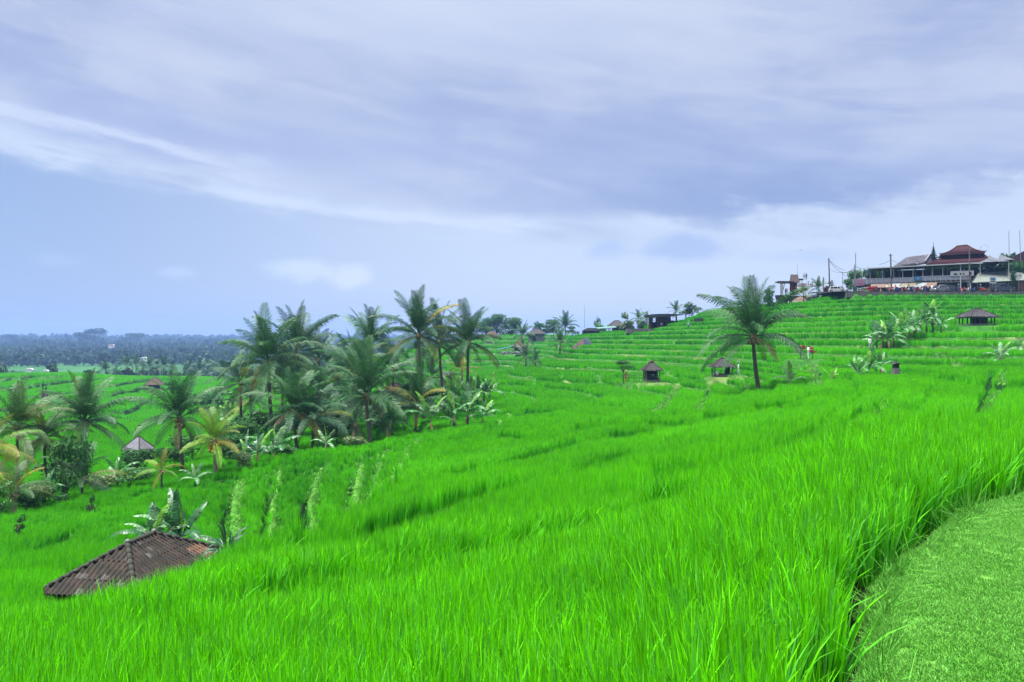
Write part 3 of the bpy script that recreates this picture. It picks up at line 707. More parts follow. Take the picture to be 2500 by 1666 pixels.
xs = np.concatenate([px_, tx]); ys = np.concatenate([py_, ty]); hz_ = terrain(xs, ys)[0]; hz_[:n] += nr.uniform(-.004, .006, n)
both = [bpy.data.objects.new('lawn_a%d' % i, o.data) for i, o in enumerate(LP)] + [bpy.data.objects.new('lawn_b%d' % i, o.data) for i, o in enumerate(LG)]
scatter('lawn_grass', 'short mown grass on the rounded path shoulder at lower right', np.stack([xs, ys, hz_ - .004], 1),
        np.concatenate([np.stack([nr.normal(0, .02, n), nr.normal(0, .02, n), nr.uniform(0, 6.28, n)], 1), np.stack([nr.normal(0, .25, q), nr.normal(0, .25, q), nr.uniform(0, 6.28, q)], 1)]),
        np.concatenate([np.stack([np.ones(n), np.ones(n), np.full(n, 1.0)], 1), np.stack([np.ones(q), np.ones(q), nr.uniform(.7, 1.2, q) * eh], 1)]),
        np.clip(.5 + .45 * wav(xs, ys, 1.6, 1) + .35 * wav(xs, ys, .6, 4), 0, 1), both, np.concatenate([nr.randint(0, 5, n), 5 + nr.randint(0, 6, q)]))
# loose weeds hanging over the lawn's edge
WD = [tuft('weed_tuft_%d' % i, grass_m, 7, 4, .005, .03, .10, .30, 1.2, .6, 120 + i) for i in range(3)]
ys = nr.uniform(2.4, 11, 170); xs = np.interp(ys, LE[:, 0], LE[:, 1]) + nr.normal(-.0, .05, 170)
hz_ = terrain(xs, ys)[0]; n = 170
scatter('edge_weeds', 'thin grass stalks leaning over the dark gap along the lawn edge', np.stack([xs, ys, hz_], 1), np.stack([nr.normal(0, .3, n), nr.normal(-.3, .3, n), nr.uniform(0, 6.28, n)], 1),
        np.stack([nr.uniform(.7, 1.2, n)] * 3, 1), nr.uniform(0, .6, n), WD)
# ------------------------------------------------------------------ plant materials
def plantmat(name, a, b2, trans=.25, rough=.5, rnd_amt=.12, tipc=None, spec=.35):
    m = leafmat(name, a, b2, tipc, rough, trans, spec, 'OBJECT', .6)
    nt = m.node_tree
    # tint comes from the object's own random value instead of an instance attribute
    for n in list(nt.nodes):
        if n.bl_idname == 'ShaderNodeAttribute' and n.attribute_name == 'tint':
            oi = nt.nodes.new('ShaderNodeObjectInfo')
            for l in list(n.outputs['Fac'].links): nt.links.new(oi.outputs['Random'], l.to_socket)
            nt.nodes.remove(n)
    return m
_ = None
FR = {'olive': plantmat('palm_frond_olive', (.035, .10, .028), (.08, .14, .035), .25, .5),
      'green': plantmat('palm_frond_green', (.020, .075, .026), (.042, .120, .036), .22, .5, spec=.28),
      'blue': plantmat('palm_frond_bluish', (.018, .064, .030), (.034, .098, .038), .2, .5, spec=.28),
      'yellow': plantmat('palm_frond_yellowing', (.09, .14, .02), (.20, .18, .025), .25, .5),
      'lime': plantmat('palm_frond_lime', (.08, .20, .015), (.14, .25, .015), .3, .5),
      'dry': plantmat('palm_frond_dry', (.12, .09, .045), (.20, .16, .075), .15, .7)}
BA = {'green': plantmat('banana_leaf_green', (.035, .15, .04), (.07, .23, .06), .35, .4, spec=.5),
      'dark': plantmat('banana_leaf_dark', (.02, .085, .035), (.035, .12, .045), .3, .4, spec=.5),
      'lime': plantmat('banana_leaf_young', (.14, .34, .05), (.20, .42, .06), .4, .45),
      'pale': plantmat('banana_leaf_underside', (.12, .26, .12), (.20, .34, .18), .35, .5),
      'dry': plantmat('banana_leaf_dry', (.20, .13, .07), (.30, .20, .10), .15, .8)}
CR = {'dark': plantmat('tree_leaves_dark', (.012, .045, .018), (.025, .075, .025), .2, .6, spec=.1),
      'mid': plantmat('tree_leaves', (.025, .085, .025), (.045, .13, .035), .25, .6, spec=.1),
      'bright': plantmat('tree_leaves_bright', (.05, .16, .03), (.08, .22, .04), .3, .5),
      'red': plantmat('cordyline_leaves_red', (.18, .02, .025), (.30, .035, .04), .3, .5),
      'olive': plantmat('tree_leaves_olive', (.06, .12, .04), (.10, .16, .05), .25, .5)}
bark = mat('palm_bark', (.13, .11, .09), .9, c2=(.045, .038, .032), scale=3, stretch=(1, 1, 6), bump=.6)
bark_pale = mat('palm_bark_pale', (.26, .21, .17), .9, c2=(.12, .09, .07), scale=3, stretch=(1, 1, 6), bump=.6)
stem_m = mat('banana_stem', (.16, .17, .07), .7, c2=(.07, .06, .035), scale=4, stretch=(1, 1, .3))
coco_m = mat('coconut_husk', (.26, .17, .05), .6, c2=(.10, .07, .03), scale=5)
coco_o = mat('coconut_husk_orange', (.55, .24, .03), .6, c2=(.35, .14, .02), scale=5)
wood_b = mat('tree_bark', (.11, .08, .06), .9, scale=6, bump=.5)

def curve(e0, e1, n, pw=1.4):
    """a unit-length arc whose elevation runs from e0 to e1 (degrees)"""
    pts = [Vector((0, 0, 0))]; es = []
    for i in range(n):
        s = (i + .5) / n; e = R(e0 + (e1 - e0) * s ** pw); es.append(e)
        pts.append(pts[-1] + Vector((math.cos(e), 0, math.sin(e))) / n)
    return pts
def frond_mesh(name, e0, e1, rs, leaf=.20, droop=.5, pairs=46, width=.014, twist=0.0):
    q = random.Random(rs); N = 12; pts = curve(e0, e1, N); vs, fs, t, rv = [], [], [], []
    side0 = Vector((0, math.cos(twist), math.sin(twist)))
    for i, p in enumerate(pts):                                    # rachis
        w = .011 * (1 - i / N * .8)
        tn = (pts[min(i + 1, N)] - pts[max(i - 1, 0)]).normalized(); up = tn.cross(side0).normalized()
        vs += [p + side0 * w, p + up * w * -1, p - side0 * w, p + up * w]; t += [.9] * 4; rv += [.9] * 4
    for i in range(N):
        for k in range(4):
            a = i * 4 + k; b = i * 4 + (k + 1) % 4; fs.append((a, b, b + 4, a + 4))
    for j in range(pairs):
        s = .16 + .83 * (j / (pairs - 1)); x = s * N; i = min(int(x), N - 1); fr = x - i
        p = pts[i].lerp(pts[i + 1], fr); tn = (pts[i + 1] - pts[i]).normalized(); up = side0.cross(tn) * -1
        L = leaf * (math.sin(PI * min(1, (s * .88 + .10))) ** .55) * q.uniform(.85, 1.1)
        for sgn in (-1, 1):
            fw = .35 + .75 * s; dr = droop * q.uniform(.6, 1.25)
            d1 = (side0 * sgn * 1.0 + tn * fw + up * q.uniform(.05, .35)).normalized()
            d2 = (d1 + Vector((0, 0, -1)) * dr * 1.5).normalized()
            m1 = p + d1 * L * .5; m2 = m1 + d2 * L * .55
            wv = tn * width * .5; v0 = len(vs); r = q.random()
            vs += [p - wv * .6, p + wv * .6, m1 - wv, m1 + wv, m2]; t += [.2, .2, .5, .5, 1]; rv += [r] * 5
            fs += [(v0, v0 + 1, v0 + 3, v0 + 2), (v0 + 2, v0 + 3, v0 + 4)]
    me = bpy.data.meshes.new(name); me.from_pydata([tuple(v) for v in vs], [], fs); me.materials.append(FR['green'])
    fattr(me, 't', t); fattr(me, 'rv', rv); return me
FELEV = [(87, 58), (74, 30), (60, 2), (46, -22), (28, -42), (10, -60), (-14, -72), (-48, -86)]
FM = [[frond_mesh('frond', a, b + q * 6, 100 + i * 5 + q, leaf=.22 - .02 * (i == 0), droop=(.12, .3, .55, .8, 1.0, 1.1, 1.1, .9)[i], twist=(0, .25, -.3)[q]) for q in range(3)] for i, (a, b) in enumerate(FELEV)]
FLO = [frond_mesh('frond', a, b, 200 + i, leaf=.24, droop=.6, pairs=16, width=.045) for i, (a, b) in enumerate(FELEV)]
tube_cache = {}
def palm(label, px, cpy, bpy_, d, rad, n=20, colr='green', lean=0.0, upright=.35, dry=1, coco=None, name='coconut_palm', group=None, tw=None, pale=False, low=False, cd=0.0, seed=None, yellow=.06, bushy=0.0):
    """px, cpy: where the crown's heart is; bpy_: where the trunk meets the ground; rad: frond length in m"""
    q = random.Random(seed if seed is not None else int(px * 7 + cpy))
    c = P(px, cpy, d + cd); bx = px + lean; b = P(bx, bpy_, d); gz0 = gz_at(b.x, b.y)
    base_z = min(b.z, gz0 + .4) if d < 600 else gz0; base_z = max(base_z, gz0 - .3)
    o = thing(name, label, 'palm tree', (b.x, b.y, base_z), q.uniform(0, 6.28), group)
    inv = o.matrix_basis.inverted(); H = (c - Vector((b.x, b.y, base_z)))
    top = inv @ c
    r0 = tw or max(.13, .17 * rad / 4.5)
    tb = MB(); pts, rr = [], []
    n_t = 10 if not low else 4
    for i in range(n_t + 1):
        s = i / n_t; p = Vector((top.x * s + math.sin(s * PI) * top.x * .12, top.y * s + math.sin(s * PI) * .12 * top.y, top.z * s))
        pts.append(p - Vector((0, 0, .25 if i == 0 else 0))); rr.append(r0 * (1.45 if i == 0 else 1.0 - .3 * s) * (1 + .06 * (i % 2)))
    tb.tube(pts, rr, 8 if not low else 5)
    tb.build('trunk', bark_pale if pale else bark, o, smooth=True)
    if not low:
        ch = MB(); ch.ball(top + Vector((0, 0, -.1)), r0 * 1.5, 8, 1.6)
        for k in range(9):
            a = k * 2.4; e = q.uniform(-.6, .8)
            dd = Vector((math.cos(a) * math.cos(e), math.sin(a) * math.cos(e), math.sin(e) - .2))
            ch.tube([top + dd * .05, top + dd * q.uniform(.35, .6)], [.05, .02], 4)
        ch.build('crown_shaft', mat('palm_fibre', (.20, .15, .08), .9, scale=8), o)
    n = int(n * 1.18); rad *= 1.10
    for k in range(n):
        s = (k + .5) / n; a = k * 2.39996 + q.uniform(-.3, .3)
        u = s ** (.72 + upright * .45) if upright > 0 else s
        ei = min(7, max(0, int(u * 7.2 + q.uniform(-.5, .5) + bushy)))
        isdry = dry and k >= n - dry
        if isdry: ei = 7 - q.randint(0, 1)
        me = FLO[ei] if low else FM[ei][q.randint(0, 2)]
        f = put(me, 'frond', o, top + Vector((0, 0, .1 * (1 - s))), a, rad * q.uniform(.85, 1.08) * (.95 if ei < 2 else 1.0))
        f.rotation_euler = (q.uniform(-.12, .12), 0, a)
        ck = 'dry' if isdry else ('yellow' if q.random() < yellow * .6 + (.12 if ei >= 6 else 0) * (yellow > 0) else colr)
        f.material_slots[0].link = 'OBJECT'; f.material_slots[0].material = FR[ck]
        if isdry: f.scale = (rad * .62,) * 3
        if isdry: f['label'] = 'dry brown hanging frond'
    if coco:
        cb = MB()
        for k in range(coco[0]):
            a = q.uniform(0, 6.28); cb.ball(top + Vector((math.cos(a) * r0 * 2.2, math.sin(a) * r0 * 2.2, -q.uniform(.1, .75))), q.uniform(.12, .16), 6, 1.2)
        cc = cb.build('coconut_cluster', coco_o if coco[1] == 'orange' else coco_m, o, smooth=True); cc['kind'] = 'stuff'
    return o
def leaf_mesh(name, e0, e1, rs, width=.13, torn=.5, fold=.35, n=12):
    q = random.Random(rs); pts = curve(e0, e1, n, 1.6); vs, fs, t, rv = [], [], [], []
    side = Vector((0, 1, 0))
    for i, p in enumerate(pts):
        w = .013 * (1 - i / n * .85); tn = (pts[min(i + 1, n)] - pts[max(i - 1, 0)]).normalized(); up = tn.cross(side)
        vs += [p + side * w, p + up * w, p - side * w]; t += [1] * 3; rv += [.95] * 3
    for i in range(n):
        for k in range(3): a = i * 3 + k; b = i * 3 + (k + 1) % 3; fs.append((a, b, b + 3, a + 3))
    K = 15
    for sgn in (-1, 1):
        for j in range(K):
            s0 = .14 + .86 * j / K; s1 = .14 + .86 * (j + 1) / K - .012 * (q.random() < torn)
            dr = fold + (q.uniform(-.15, .7) * torn); r = q.random()
            v0 = len(vs)
            for s in (s0, s1):
                x = min(s, .9999) * n; i = int(x); p = pts[i].lerp(pts[i + 1], x - i); tn = (pts[i + 1] - pts[i]).normalized(); up = side.cross(tn) * -1
                w = width * (max(0, math.sin(PI * min(1, ((s - .12) / .88) ** .75)))) ** .55
                o1 = (side * sgn * math.cos(dr * .4) + up * -math.sin(dr * .4) + tn * .15) * w * .5
                o2 = o1 + (side * sgn * math.cos(dr) + up * -math.sin(dr) + tn * .2) * w * .5
                vs += [p, p + o1, p + o2]; t += [.4, .3, 0]; rv += [r] * 3
            fs += [(v0, v0 + 1, v0 + 4, v0 + 3), (v0 + 1, v0 + 2, v0 + 5, v0 + 4)]
    me = bpy.data.meshes.new(name); me.from_pydata([tuple(v) for v in vs], [], fs); me.materials.append(BA['green'])
    fattr(me, 't', t); fattr(me, 'rv', rv); return me
LEL = [(88, 80), (74, 30), (60, -15), (45, -45), (25, -70), (-5, -85), (-55, -88)]
LM = [[leaf_mesh('leaf', a, b, 300 + i * 3 + k, torn=(.1, .7)[k], fold=(-.5 if i == 0 else .35)) for k in range(2)] for i, (a, b) in enumerate(LEL)]
def banana(label, px, bpy_, d, h, leafL, n=8, group='banana plants', colr='green', leanx=0.0, name='banana_plant', young=1, dry=1, seed=None, spread=0, cat='banana plant', drop=0):
    q = random.Random(seed if seed is not None else int(px * 3 + bpy_)); h *= .72; leafL *= 1.22; n += 2
    b = P(px, bpy_, d); z = gz_at(b.x, b.y); z = min(max(b.z, z - .3), z + .5)
    o = thing(name, label, cat, (b.x, b.y, z), q.uniform(0, 6.28), group)
    inv = o.matrix_basis.inverted(); top = inv @ Vector((b.x + leanx, b.y, z + h)); 
    MB().tube([(0, 0, -.2), top * .5, top], [.13, .11, .07] if h > 1 else [.08, .07, .05], 8).build('stem', stem_m, o, smooth=True)
    for k in range(n):
        s = (k + .5) / n; a = k * 2.39996 + q.uniform(-.4, .4); ei = min(5, max(0, int(s * 5.6 + q.uniform(-.4, .6)))) if k >= young else q.randint(0, 1)
        if n - k <= dry: ei = 6
        f = put(LM[ei][q.random() < .6 or ei > 0], 'leaf', o, top * (1 - .12 * s), a, leafL * q.uniform(.8, 1.1)); f.rotation_euler = (q.uniform(-.25, .25), 0, a)
        f.material_slots[0].link = 'OBJECT'
        ck = 'dry' if ei == 6 else ('lime' if k < young else ('pale' if q.random() < .2 else colr))
        f.material_slots[0].material = BA[ck]
        if ck == 'dry': f.scale = (leafL * .6, leafL * .35, leafL * .6)
        if ck == 'dry': f['label'] = 'withered brown leaf'
    return o
def crown_mesh(name, rx, rz, lobes, nq, leaf, rs, m, gap=.35, base_lift=0.0):
    """clumps of leaf-sized faces spread through several lobes"""
    q = random.Random(rs); L = []
    for i in range(lobes):
        a = q.uniform(0, 6.28); r = q.uniform(.15, .72) * rx; z = q.uniform(-.45, .75) * rz
        L.append((Vector((math.cos(a) * r, math.sin(a) * r, z)), q.uniform(.28, .5) * min(rx, rz) * 1.1))
    vs, fs, t, rv = [], [], [], []
    for _ in range(nq):
        c, R_ = q.choice(L); dvec = Vector((q.gauss(0, 1), q.gauss(0, 1), q.gauss(0, 1))).normalized(); rr = R_ * q.uniform(.55, 1.08)
        p = c + Vector((dvec.x * rr * 1.15, dvec.y * rr * 1.15, dvec.z * rr * .85))
        nrm = (dvec + Vector((q.gauss(0, .55), q.gauss(0, .55), q.gauss(0, .55)))).normalized(); u = nrm.orthogonal().normalized(); u.rotate(Matrix.Rotation(q.uniform(0, 6.28), 3, nrm)); v = nrm.cross(u)
        s = leaf * q.uniform(.6, 1.3); v0 = len(vs); r = q.random()
        vs += [p - u * s, p - v * s * .5, p + u * s, p + v * s * .5]; t += [.5] * 4; rv += [r] * 4; fs.append((v0, v0 + 1, v0 + 2, v0 + 3))
    me = bpy.data.meshes.new(name); me.from_pydata([tuple(v) for v in vs], [], fs); me.materials.append(m)
    fattr(me, 't', t); fattr(me, 'rv', rv); return me
CM = [crown_mesh('crown', 1, .9, 9, 1500, .075, 400 + i, CR['mid']) for i in range(3)]
CMS = [crown_mesh('crown', 1, .9, 7, 420, .13, 420 + i, CR['mid']) for i in range(3)]
def tree(label, px, bpy_, d, w, h, colr='mid', name='broadleaf_tree', group=None, trunk=.3, seed=None, low=False, cat='tree', tall=1.0):
    """w, h: crown width and total height in m; trunk: share of the height below the crown"""
    q = random.Random(seed if seed is not None else int(px * 5 + bpy_)); b = P(px, bpy_, d); z = gz_at(b.x, b.y)
    if d < 600 and abs(b.z - z) < 2.0: z = min(b.z, z + .3)
    o = thing(name, label, cat, (b.x, b.y, z), q.uniform(0, 6.28), group)
    ch = h * (1 - trunk) / 2; cz = h - ch
    f = put(q.choice(CMS if low else CM), 'crown', o, (0, 0, cz), q.uniform(0, 6.28), (w / 2 * 1.12, w / 2 * 1.12, ch * 1.15))
    f.material_slots[0].link = 'OBJECT'; f.material_slots[0].material = CR[colr]
    tb = MB(); tb.tube([(0, 0, -.3), (w * .02, 0, h * trunk), (0, w * .02, cz)], [max(.05, h * .022), max(.04, h * .016), max(.02, h * .006)], 7)
    for k in range(4):
        a = k * 1.7; tb.tube([(0, 0, h * trunk * .8), (math.cos(a) * w * .17, math.sin(a) * w * .17, cz), (math.cos(a) * w * .3, math.sin(a) * w * .3, cz + ch * .3)], [h * .012, h * .008, h * .003], 5)
    tb.build('trunk', wood_b, o, smooth=True)
    return o
def rosette(label, px, bpy_, d, r, h, n=26, colr='green', name='pandanus_clump', cat='plant', pal=None, e=(0, 6), group=None):
    q = random.Random(int(px)); b = P(px, bpy_, d); z = max(min(gz_at(b.x, b.y), b.z + .3), b.z - .3)
    o = thing(name, label, cat, (b.x, b.y, z), 0, group); pal = pal or BA
    MB().tube([(0, 0, -.3), (0, 0, h * .4)], [.06, .04], 6).build('stem', stem_m, o)
    for k in range(n):
        a = q.uniform(0, 6.28); ei = q.randint(*e); 
        f = put(LM[min(ei, 4)][0], 'leaf', o, (math.cos(a) * r * .12, math.sin(a) * r * .12, q.uniform(.1, h * .55)), a, (r * q.uniform(.7, 1.1), r * .38, r * q.uniform(.8, 1.2)))
        f.material_slots[0].link = 'OBJECT'; f.material_slots[0].material = pal[colr]
    return o

# ------------------------------------------------------------------ coconut palms
palm('tall lone coconut palm with upswept crown and brown nuts between the huts and the road', 1838, 822, 958, 80, 6.2, 23, 'green', lean=15, upright=.6, dry=2, coco=(16, 'brown'), tw=.23, yellow=.0, name='coconut_palm')
gp = 'coconut palms crowding the valley edge'
palm('tall palm with wide arching fronds, leftmost crown against the sky', 655, 886, 1022, 88, 6.0, 24, 'green', lean=12, upright=.25, dry=1, group=gp)
palm('tall palm right behind the leftmost skyline crown, fan of stiff upright fronds', 726, 858, 1000, 98, 5.9, 24, 'blue', lean=6, upright=.5, group=gp)
palm('slanting palm half hidden behind the left pair of skyline crowns', 778, 880, 992, 108, 5.2, 18, 'blue', lean=30, upright=.1, group=gp)
palm('palm with comb of narrow upright fronds on the skyline, left of the tallest palm', 905, 848, 1020, 98, 5.4, 22, 'green', lean=-4, upright=.6, group=gp)
palm('palm with pale leaning trunk rising from the rice edge in the middle of the grove', 893, 966, 1074, 76, 5.2, 24, 'green', lean=12, upright=.3, pale=True, coco=(6, 'brown'), group=gp)
palm('tallest palm of the grove with slim pale trunk', 1022, 820, 1010, 90, 5.4, 25, 'blue', lean=12, upright=.4, pale=True, group=gp)
palm('palm crown crowded just right of the tallest palm, thin green trunk', 1072, 836, 1012, 100, 5.2, 21, 'blue', lean=14, upright=.45, group=gp)
palm('rightmost tall palm of the grove with a drooping brown frond', 1143, 836, 985, 90, 4.7, 23, 'blue', lean=-4, upright=.35, dry=2, group=gp)
palm('short palm with folded dark fronds over a reddish trunk left of the leaning palm', 716, 1006, 1098, 72, 4.4, 20, 'green', lean=10, upright=.5, dry=1, group=gp)
palm('short palm with one spear frond and dark drooping skirt, beside the rice terraces', 766, 1022, 1104, 72, 3.7, 18, 'blue', lean=-4, upright=.4, dry=1, bushy=.6, group=gp)
palm('low palm with feathery upright fronds above the banana plants', 1018, 985, 1052, 76, 3.6, 17, 'green', lean=-4, upright=.65, group=gp)
palm('shaggy palm hanging its fronds low behind the leaning palm', 838, 1012, 1080, 84, 4.4, 18, 'blue', upright=.1, bushy=1.2, group=gp)
palm('small palm with hanging fronds and thin grey trunk in the valley', 613, 975, 1018, 108, 3.6, 14, 'blue', upright=0, bushy=1.5, pale=True, group=gp)
palm('palm crown filling the gap behind the leaning palm', 862, 902, 1035, 92, 4.9, 18, 'green', upright=.45, group=gp)
palm('dark palm crown behind the brown roof', 960, 905, 1030, 104, 5.0, 18, 'blue', upright=.1, bushy=.5, group=gp)
palm('young palm with cluster of yellow nuts on a short banded trunk', 524, 1078, 1155, 60, 2.6, 18, 'lime', lean=3, upright=.45, coco=(14, 'orange'), tw=.16, pale=True, yellow=.35)
palm('palm with tall brush of upright fronds above the small grey roof', 438, 1022, 1124, 68, 4.2, 22, 'green', lean=10, upright=.5, coco=(12, 'brown'), dry=2)
palm('stemless yellow-green palm seedling at the edge of the rice', 395, 1150, 1166, 58, 1.7, 9, 'lime', upright=.3, yellow=.7, dry=0, tw=.07)
palm('large dark palm at left with thick blackish trunk and arching crown', 207, 1032, 1150, 66, 4.3, 24, 'green', lean=4, upright=.4, coco=(8, 'brown'), dry=2)
palm('yellowing palm at the left edge with a bunch of orange nuts', 42, 1048, 1160, 60, 3.6, 20, 'olive', lean=4, upright=.45, coco=(14, 'orange'), yellow=.25)
palm('palm with tawny drooping fronds between the two left palms', 108, 1072, 1176, 62, 3.2, 18, 'olive', lean=6, upright=.1, bushy=.6, dry=2, yellow=.35, coco=(6, 'brown'))
palm('stubby yellow-green palm on the bank at far lower left', 32, 1205, 1268, 48, 2.3, 14, 'olive', lean=2, upright=.5, pale=True, yellow=.3, dry=1)
palm('bushy stemless palm fanning up behind the lower left field', 200, 1172, 1182, 56, 2.9, 13, 'green', upright=.6, yellow=.2, dry=0, tw=.1)
palm('palm cut by the left border with hanging yellow fronds', -28, 1105, 1230, 52, 3.2, 14, 'lime', upright=.2, yellow=.8)
palm('small slender palm standing on the far skyline right of the grove', 1230, 797, 826, 385, 5.0, 15, 'blue', upright=.2, low=True, tw=.25)
palm('bushy palm in the far terraces above the turquoise tarpaulin hut', 1277, 818, 846, 290, 5.2, 18, 'green', upright=.3, low=True, tw=.3, dry=2)
palm('tall distant palm on the skyline beside the grey hut', 1380, 798, 838, 330, 6.4, 18, 'blue', upright=.4, low=True, tw=.3)
palm('dark upright palm with leaning brown frond below the grey hut', 1367, 838, 872, 190, 4.2, 17, 'green', upright=.5, dry=2, tw=.2)
palm('low palm just behind the crest of the near rice slope', 1284, 872, 900, 170, 3.4, 15, 'blue', upright=.5, tw=.15)
palm('small fan of fronds peeping over the crest of the near slope', 1308, 884, 904, 165, 2.6, 11, 'blue', upright=.6, tw=.12)
palm('small palm with pale trunk on the wide terraces below the palm grove skyline', 1128, 905, 960, 120, 3.0, 12, 'yellow', upright=.2, yellow=.4, dry=2)
ORD = ('leftmost', 'second', 'third', 'fourth', 'fifth', 'sixth', 'seventh', 'eighth', 'ninth', 'tenth', 'eleventh', 'twelfth', 'thirteenth', 'rightmost')
def nth(i, n): return 'leftmost' if i == 0 else 'rightmost' if i == n - 1 else ORD[i] + ' from the left'
g2 = 'distant palms beyond the left paddies'
for i, (x, y, r) in enumerate(((258, 905, 6), (283, 912, 5), (309, 888, 5.5), (332, 892, 6), (349, 898, 5), (366, 896, 5.5), (384, 899, 5.5), (400, 896, 6), (420, 903, 5), (455, 905, 6), (487, 903, 6), (510, 906, 6), (536, 900, 6), (545, 915, 7))):
    palm('small hazy palm beyond the left paddies, ' + nth(i, 14) + ' of its row', x, y, y + 26, 370 + (i * 37) % 60, r, 14, 'blue', upright=.2, low=True, group=g2, tw=.3, yellow=0)
palm('spreading palm in the dark bushes left of the wooden pavilion', 1559, 779, 806, 236, 3.2, 14, 'green', upright=.3, low=True)
palm('palm touching the pavilion roof on its left side', 1578, 781, 806, 232, 3.0, 14, 'green', upright=.3, low=True)
palm('palm rising behind the right corner of the pavilion roof', 1650, 760, 800, 226, 3.0, 14, 'green', upright=.5, low=True)
palm('drooping palm in front of the viewing tower', 1962, 716, 748, 182, 2.2, 12, 'yellow', upright=.2, low=True, tw=.12)
palm('feathery palm on the terrace between the red letters and the poles', 1998, 705, 718, 192, 2.8, 14, 'green', upright=.6, low=True)
# ------------------------------------------------------------------ banana plants
banana('tall banana plant with broad upright leaves behind the tiled roof', 442, 1325, 27.8, 1.7, 1.5, 10, 'banana plants behind the tiled roof', 'dark', name='banana_plant')
banana('ragged banana plant left of the taller one behind the tiled roof, one yellow dying leaf', 392, 1320, 27.4, 1.35, 1.25, 11, 'banana plants behind the tiled roof', 'dark', dry=2, leanx=-.2)
banana('leaning banana plant with huge torn leaves at the foot of the palm grove', 965, 1040, 75, 1.9, 2.6, 9, 'banana plants by the palm grove', leanx=-.8)
banana('banana plant with one broad upright pale leaf at the grove edge', 1052, 1046, 74, 1.2, 2.5, 7, 'banana plants by the palm grove', young=2)
banana('banana plant with brown withered stalk right of the broad pale leaf', 1108, 1040, 74, 1.7, 1.9, 8, 'banana plants by the palm grove', dry=3)
banana('banana plant with a long leaf slanting up to the right, grove edge', 1142, 1036, 75, 1.5, 2.2, 8, 'banana plants by the palm grove')
banana('small rightmost banana plant of the grove edge, arching over the rice', 1178, 1034, 76, 1.0, 1.8, 9, 'banana plants by the palm grove')
for i, (x, y, d, h) in enumerate(((1095, 985, 92, 1.6), (1112, 968, 96, 2.0), (1126, 978, 95, 1.5), (1140, 955, 100, 2.2), (1152, 966, 98, 1.7), (1166, 952, 102, 2.0), (1182, 950, 104, 1.7), (1196, 955, 104, 1.3), (1100, 950, 104, 2.0))):
    banana('banana plant in the clump right of the grove, ' + ('front left', 'back left', 'low centre', 'tall centre', 'front centre', 'back right', 'middle right', 'outermost right', 'rear left')[i] + ' one', x, y, d, h, 2.1, 8, 'banana clump right of the grove')
for i, (x, y, d, h) in enumerate(((548, 1008, 118, 3.2), (560, 1010, 120, 3.6), (572, 1012, 118, 3.0), (584, 1010, 121, 2.6))):
    banana('banana plant in the dark valley clump, ' + nth(i, 4) + ' of four', x, y, d, h, 2.4, 9, 'banana clump in the valley', 'green', young=3)
banana('spreading banana plant at the top of the small left terraces', 628, 1140, 62, 1.5, 1.9, 9, 'banana plants at the terrace heads', 'dark')
banana('banana plant with long ribbon leaves beside the reddish palm trunk', 668, 1132, 64, 1.3, 2.2, 9, 'banana plants at the terrace heads')
banana('pale young banana plant under the shaggy palms', 796, 1108, 68, 1.2, 1.2, 7, 'banana plants at the terrace heads', 'pale')
banana('low banana plant right of the yellow palm seedling', 476, 1160, 58, .5, 1.3, 7, 'banana plants by the left palms', 'pale')
banana('bright banana plant in the bushes right of the large dark palm', 288, 1140, 62, 1.3, 1.6, 9, 'banana plants by the left palms')
banana('banana plant with two arching leaves left of the dense leafy tree', 108, 1225, 52, 1.5, 1.2, 6, 'banana plants by the left palms')
banana('dark banana plant with drooping leaves under the drying palm fronds', 600, 1120, 66, 1.0, 1.7, 8, 'banana plants at the terrace heads', 'dark', dry=2)
for i, (x, y, d, h) in enumerate(((2140, 842, 107, 1.8), (2156, 840, 106, 2.2), (2168, 843, 105, 2.4), (2182, 840, 106, 2.0), (2200, 834, 108, 2.5), (2216, 826, 110, 2.6), (2232, 824, 111, 2.4), (2248, 818, 112, 2.4), (2262, 812, 113, 2.2))):
    banana('banana plant in the row above the bright fields, ' + nth(i, 10), x, y, d, h * 1.1, 2.3, 8, 'banana row on the right bank')
banana('tallest banana plant with bare pale stem at the right end of the long row', 2278, 808, 112, 3.9, 2.3, 8, 'banana row on the right bank', young=2)
banana('banana plant under the tall bare-stemmed one', 2298, 806, 113, 1.8, 2.0, 8, 'banana row on the right bank')
banana('small banana plant with glossy curved leaves below the lone palm', 1930, 948, 78, .9, 1.6, 8, 'banana plants on the field bunds', 'pale')
banana('knocked-over young banana plant with one long pale leaf, left end of its clump', 2032, 938, 74, .3, 1.5, 5, 'banana plants on the field bunds', 'lime')
banana('leaning banana plant with lime upright leaf in the clump by the stone shrine', 2078, 935, 74, 1.2, 1.7, 8, 'banana plants on the field bunds', leanx=.6, dry=2)
banana('banana plant with torn arching leaves in the middle of the shrine clump', 2112, 925, 74, 1.4, 1.8, 9, 'banana plants on the field bunds', leanx=.4)
banana('banana plant with broad round leaves nearest the stone shrine', 2150, 915, 76, 1.2, 1.5, 8, 'banana plants on the field bunds')
banana('banana plant guarding the head of the straight ditch at right', 2442, 908, 82, 1.7, 1.6, 9, 'banana plants on the field bunds', 'pale')
banana('small banana tuft cut by the right border', 2492, 850, 92, .6, 1.3, 7, 'banana plants on the field bunds', 'pale')
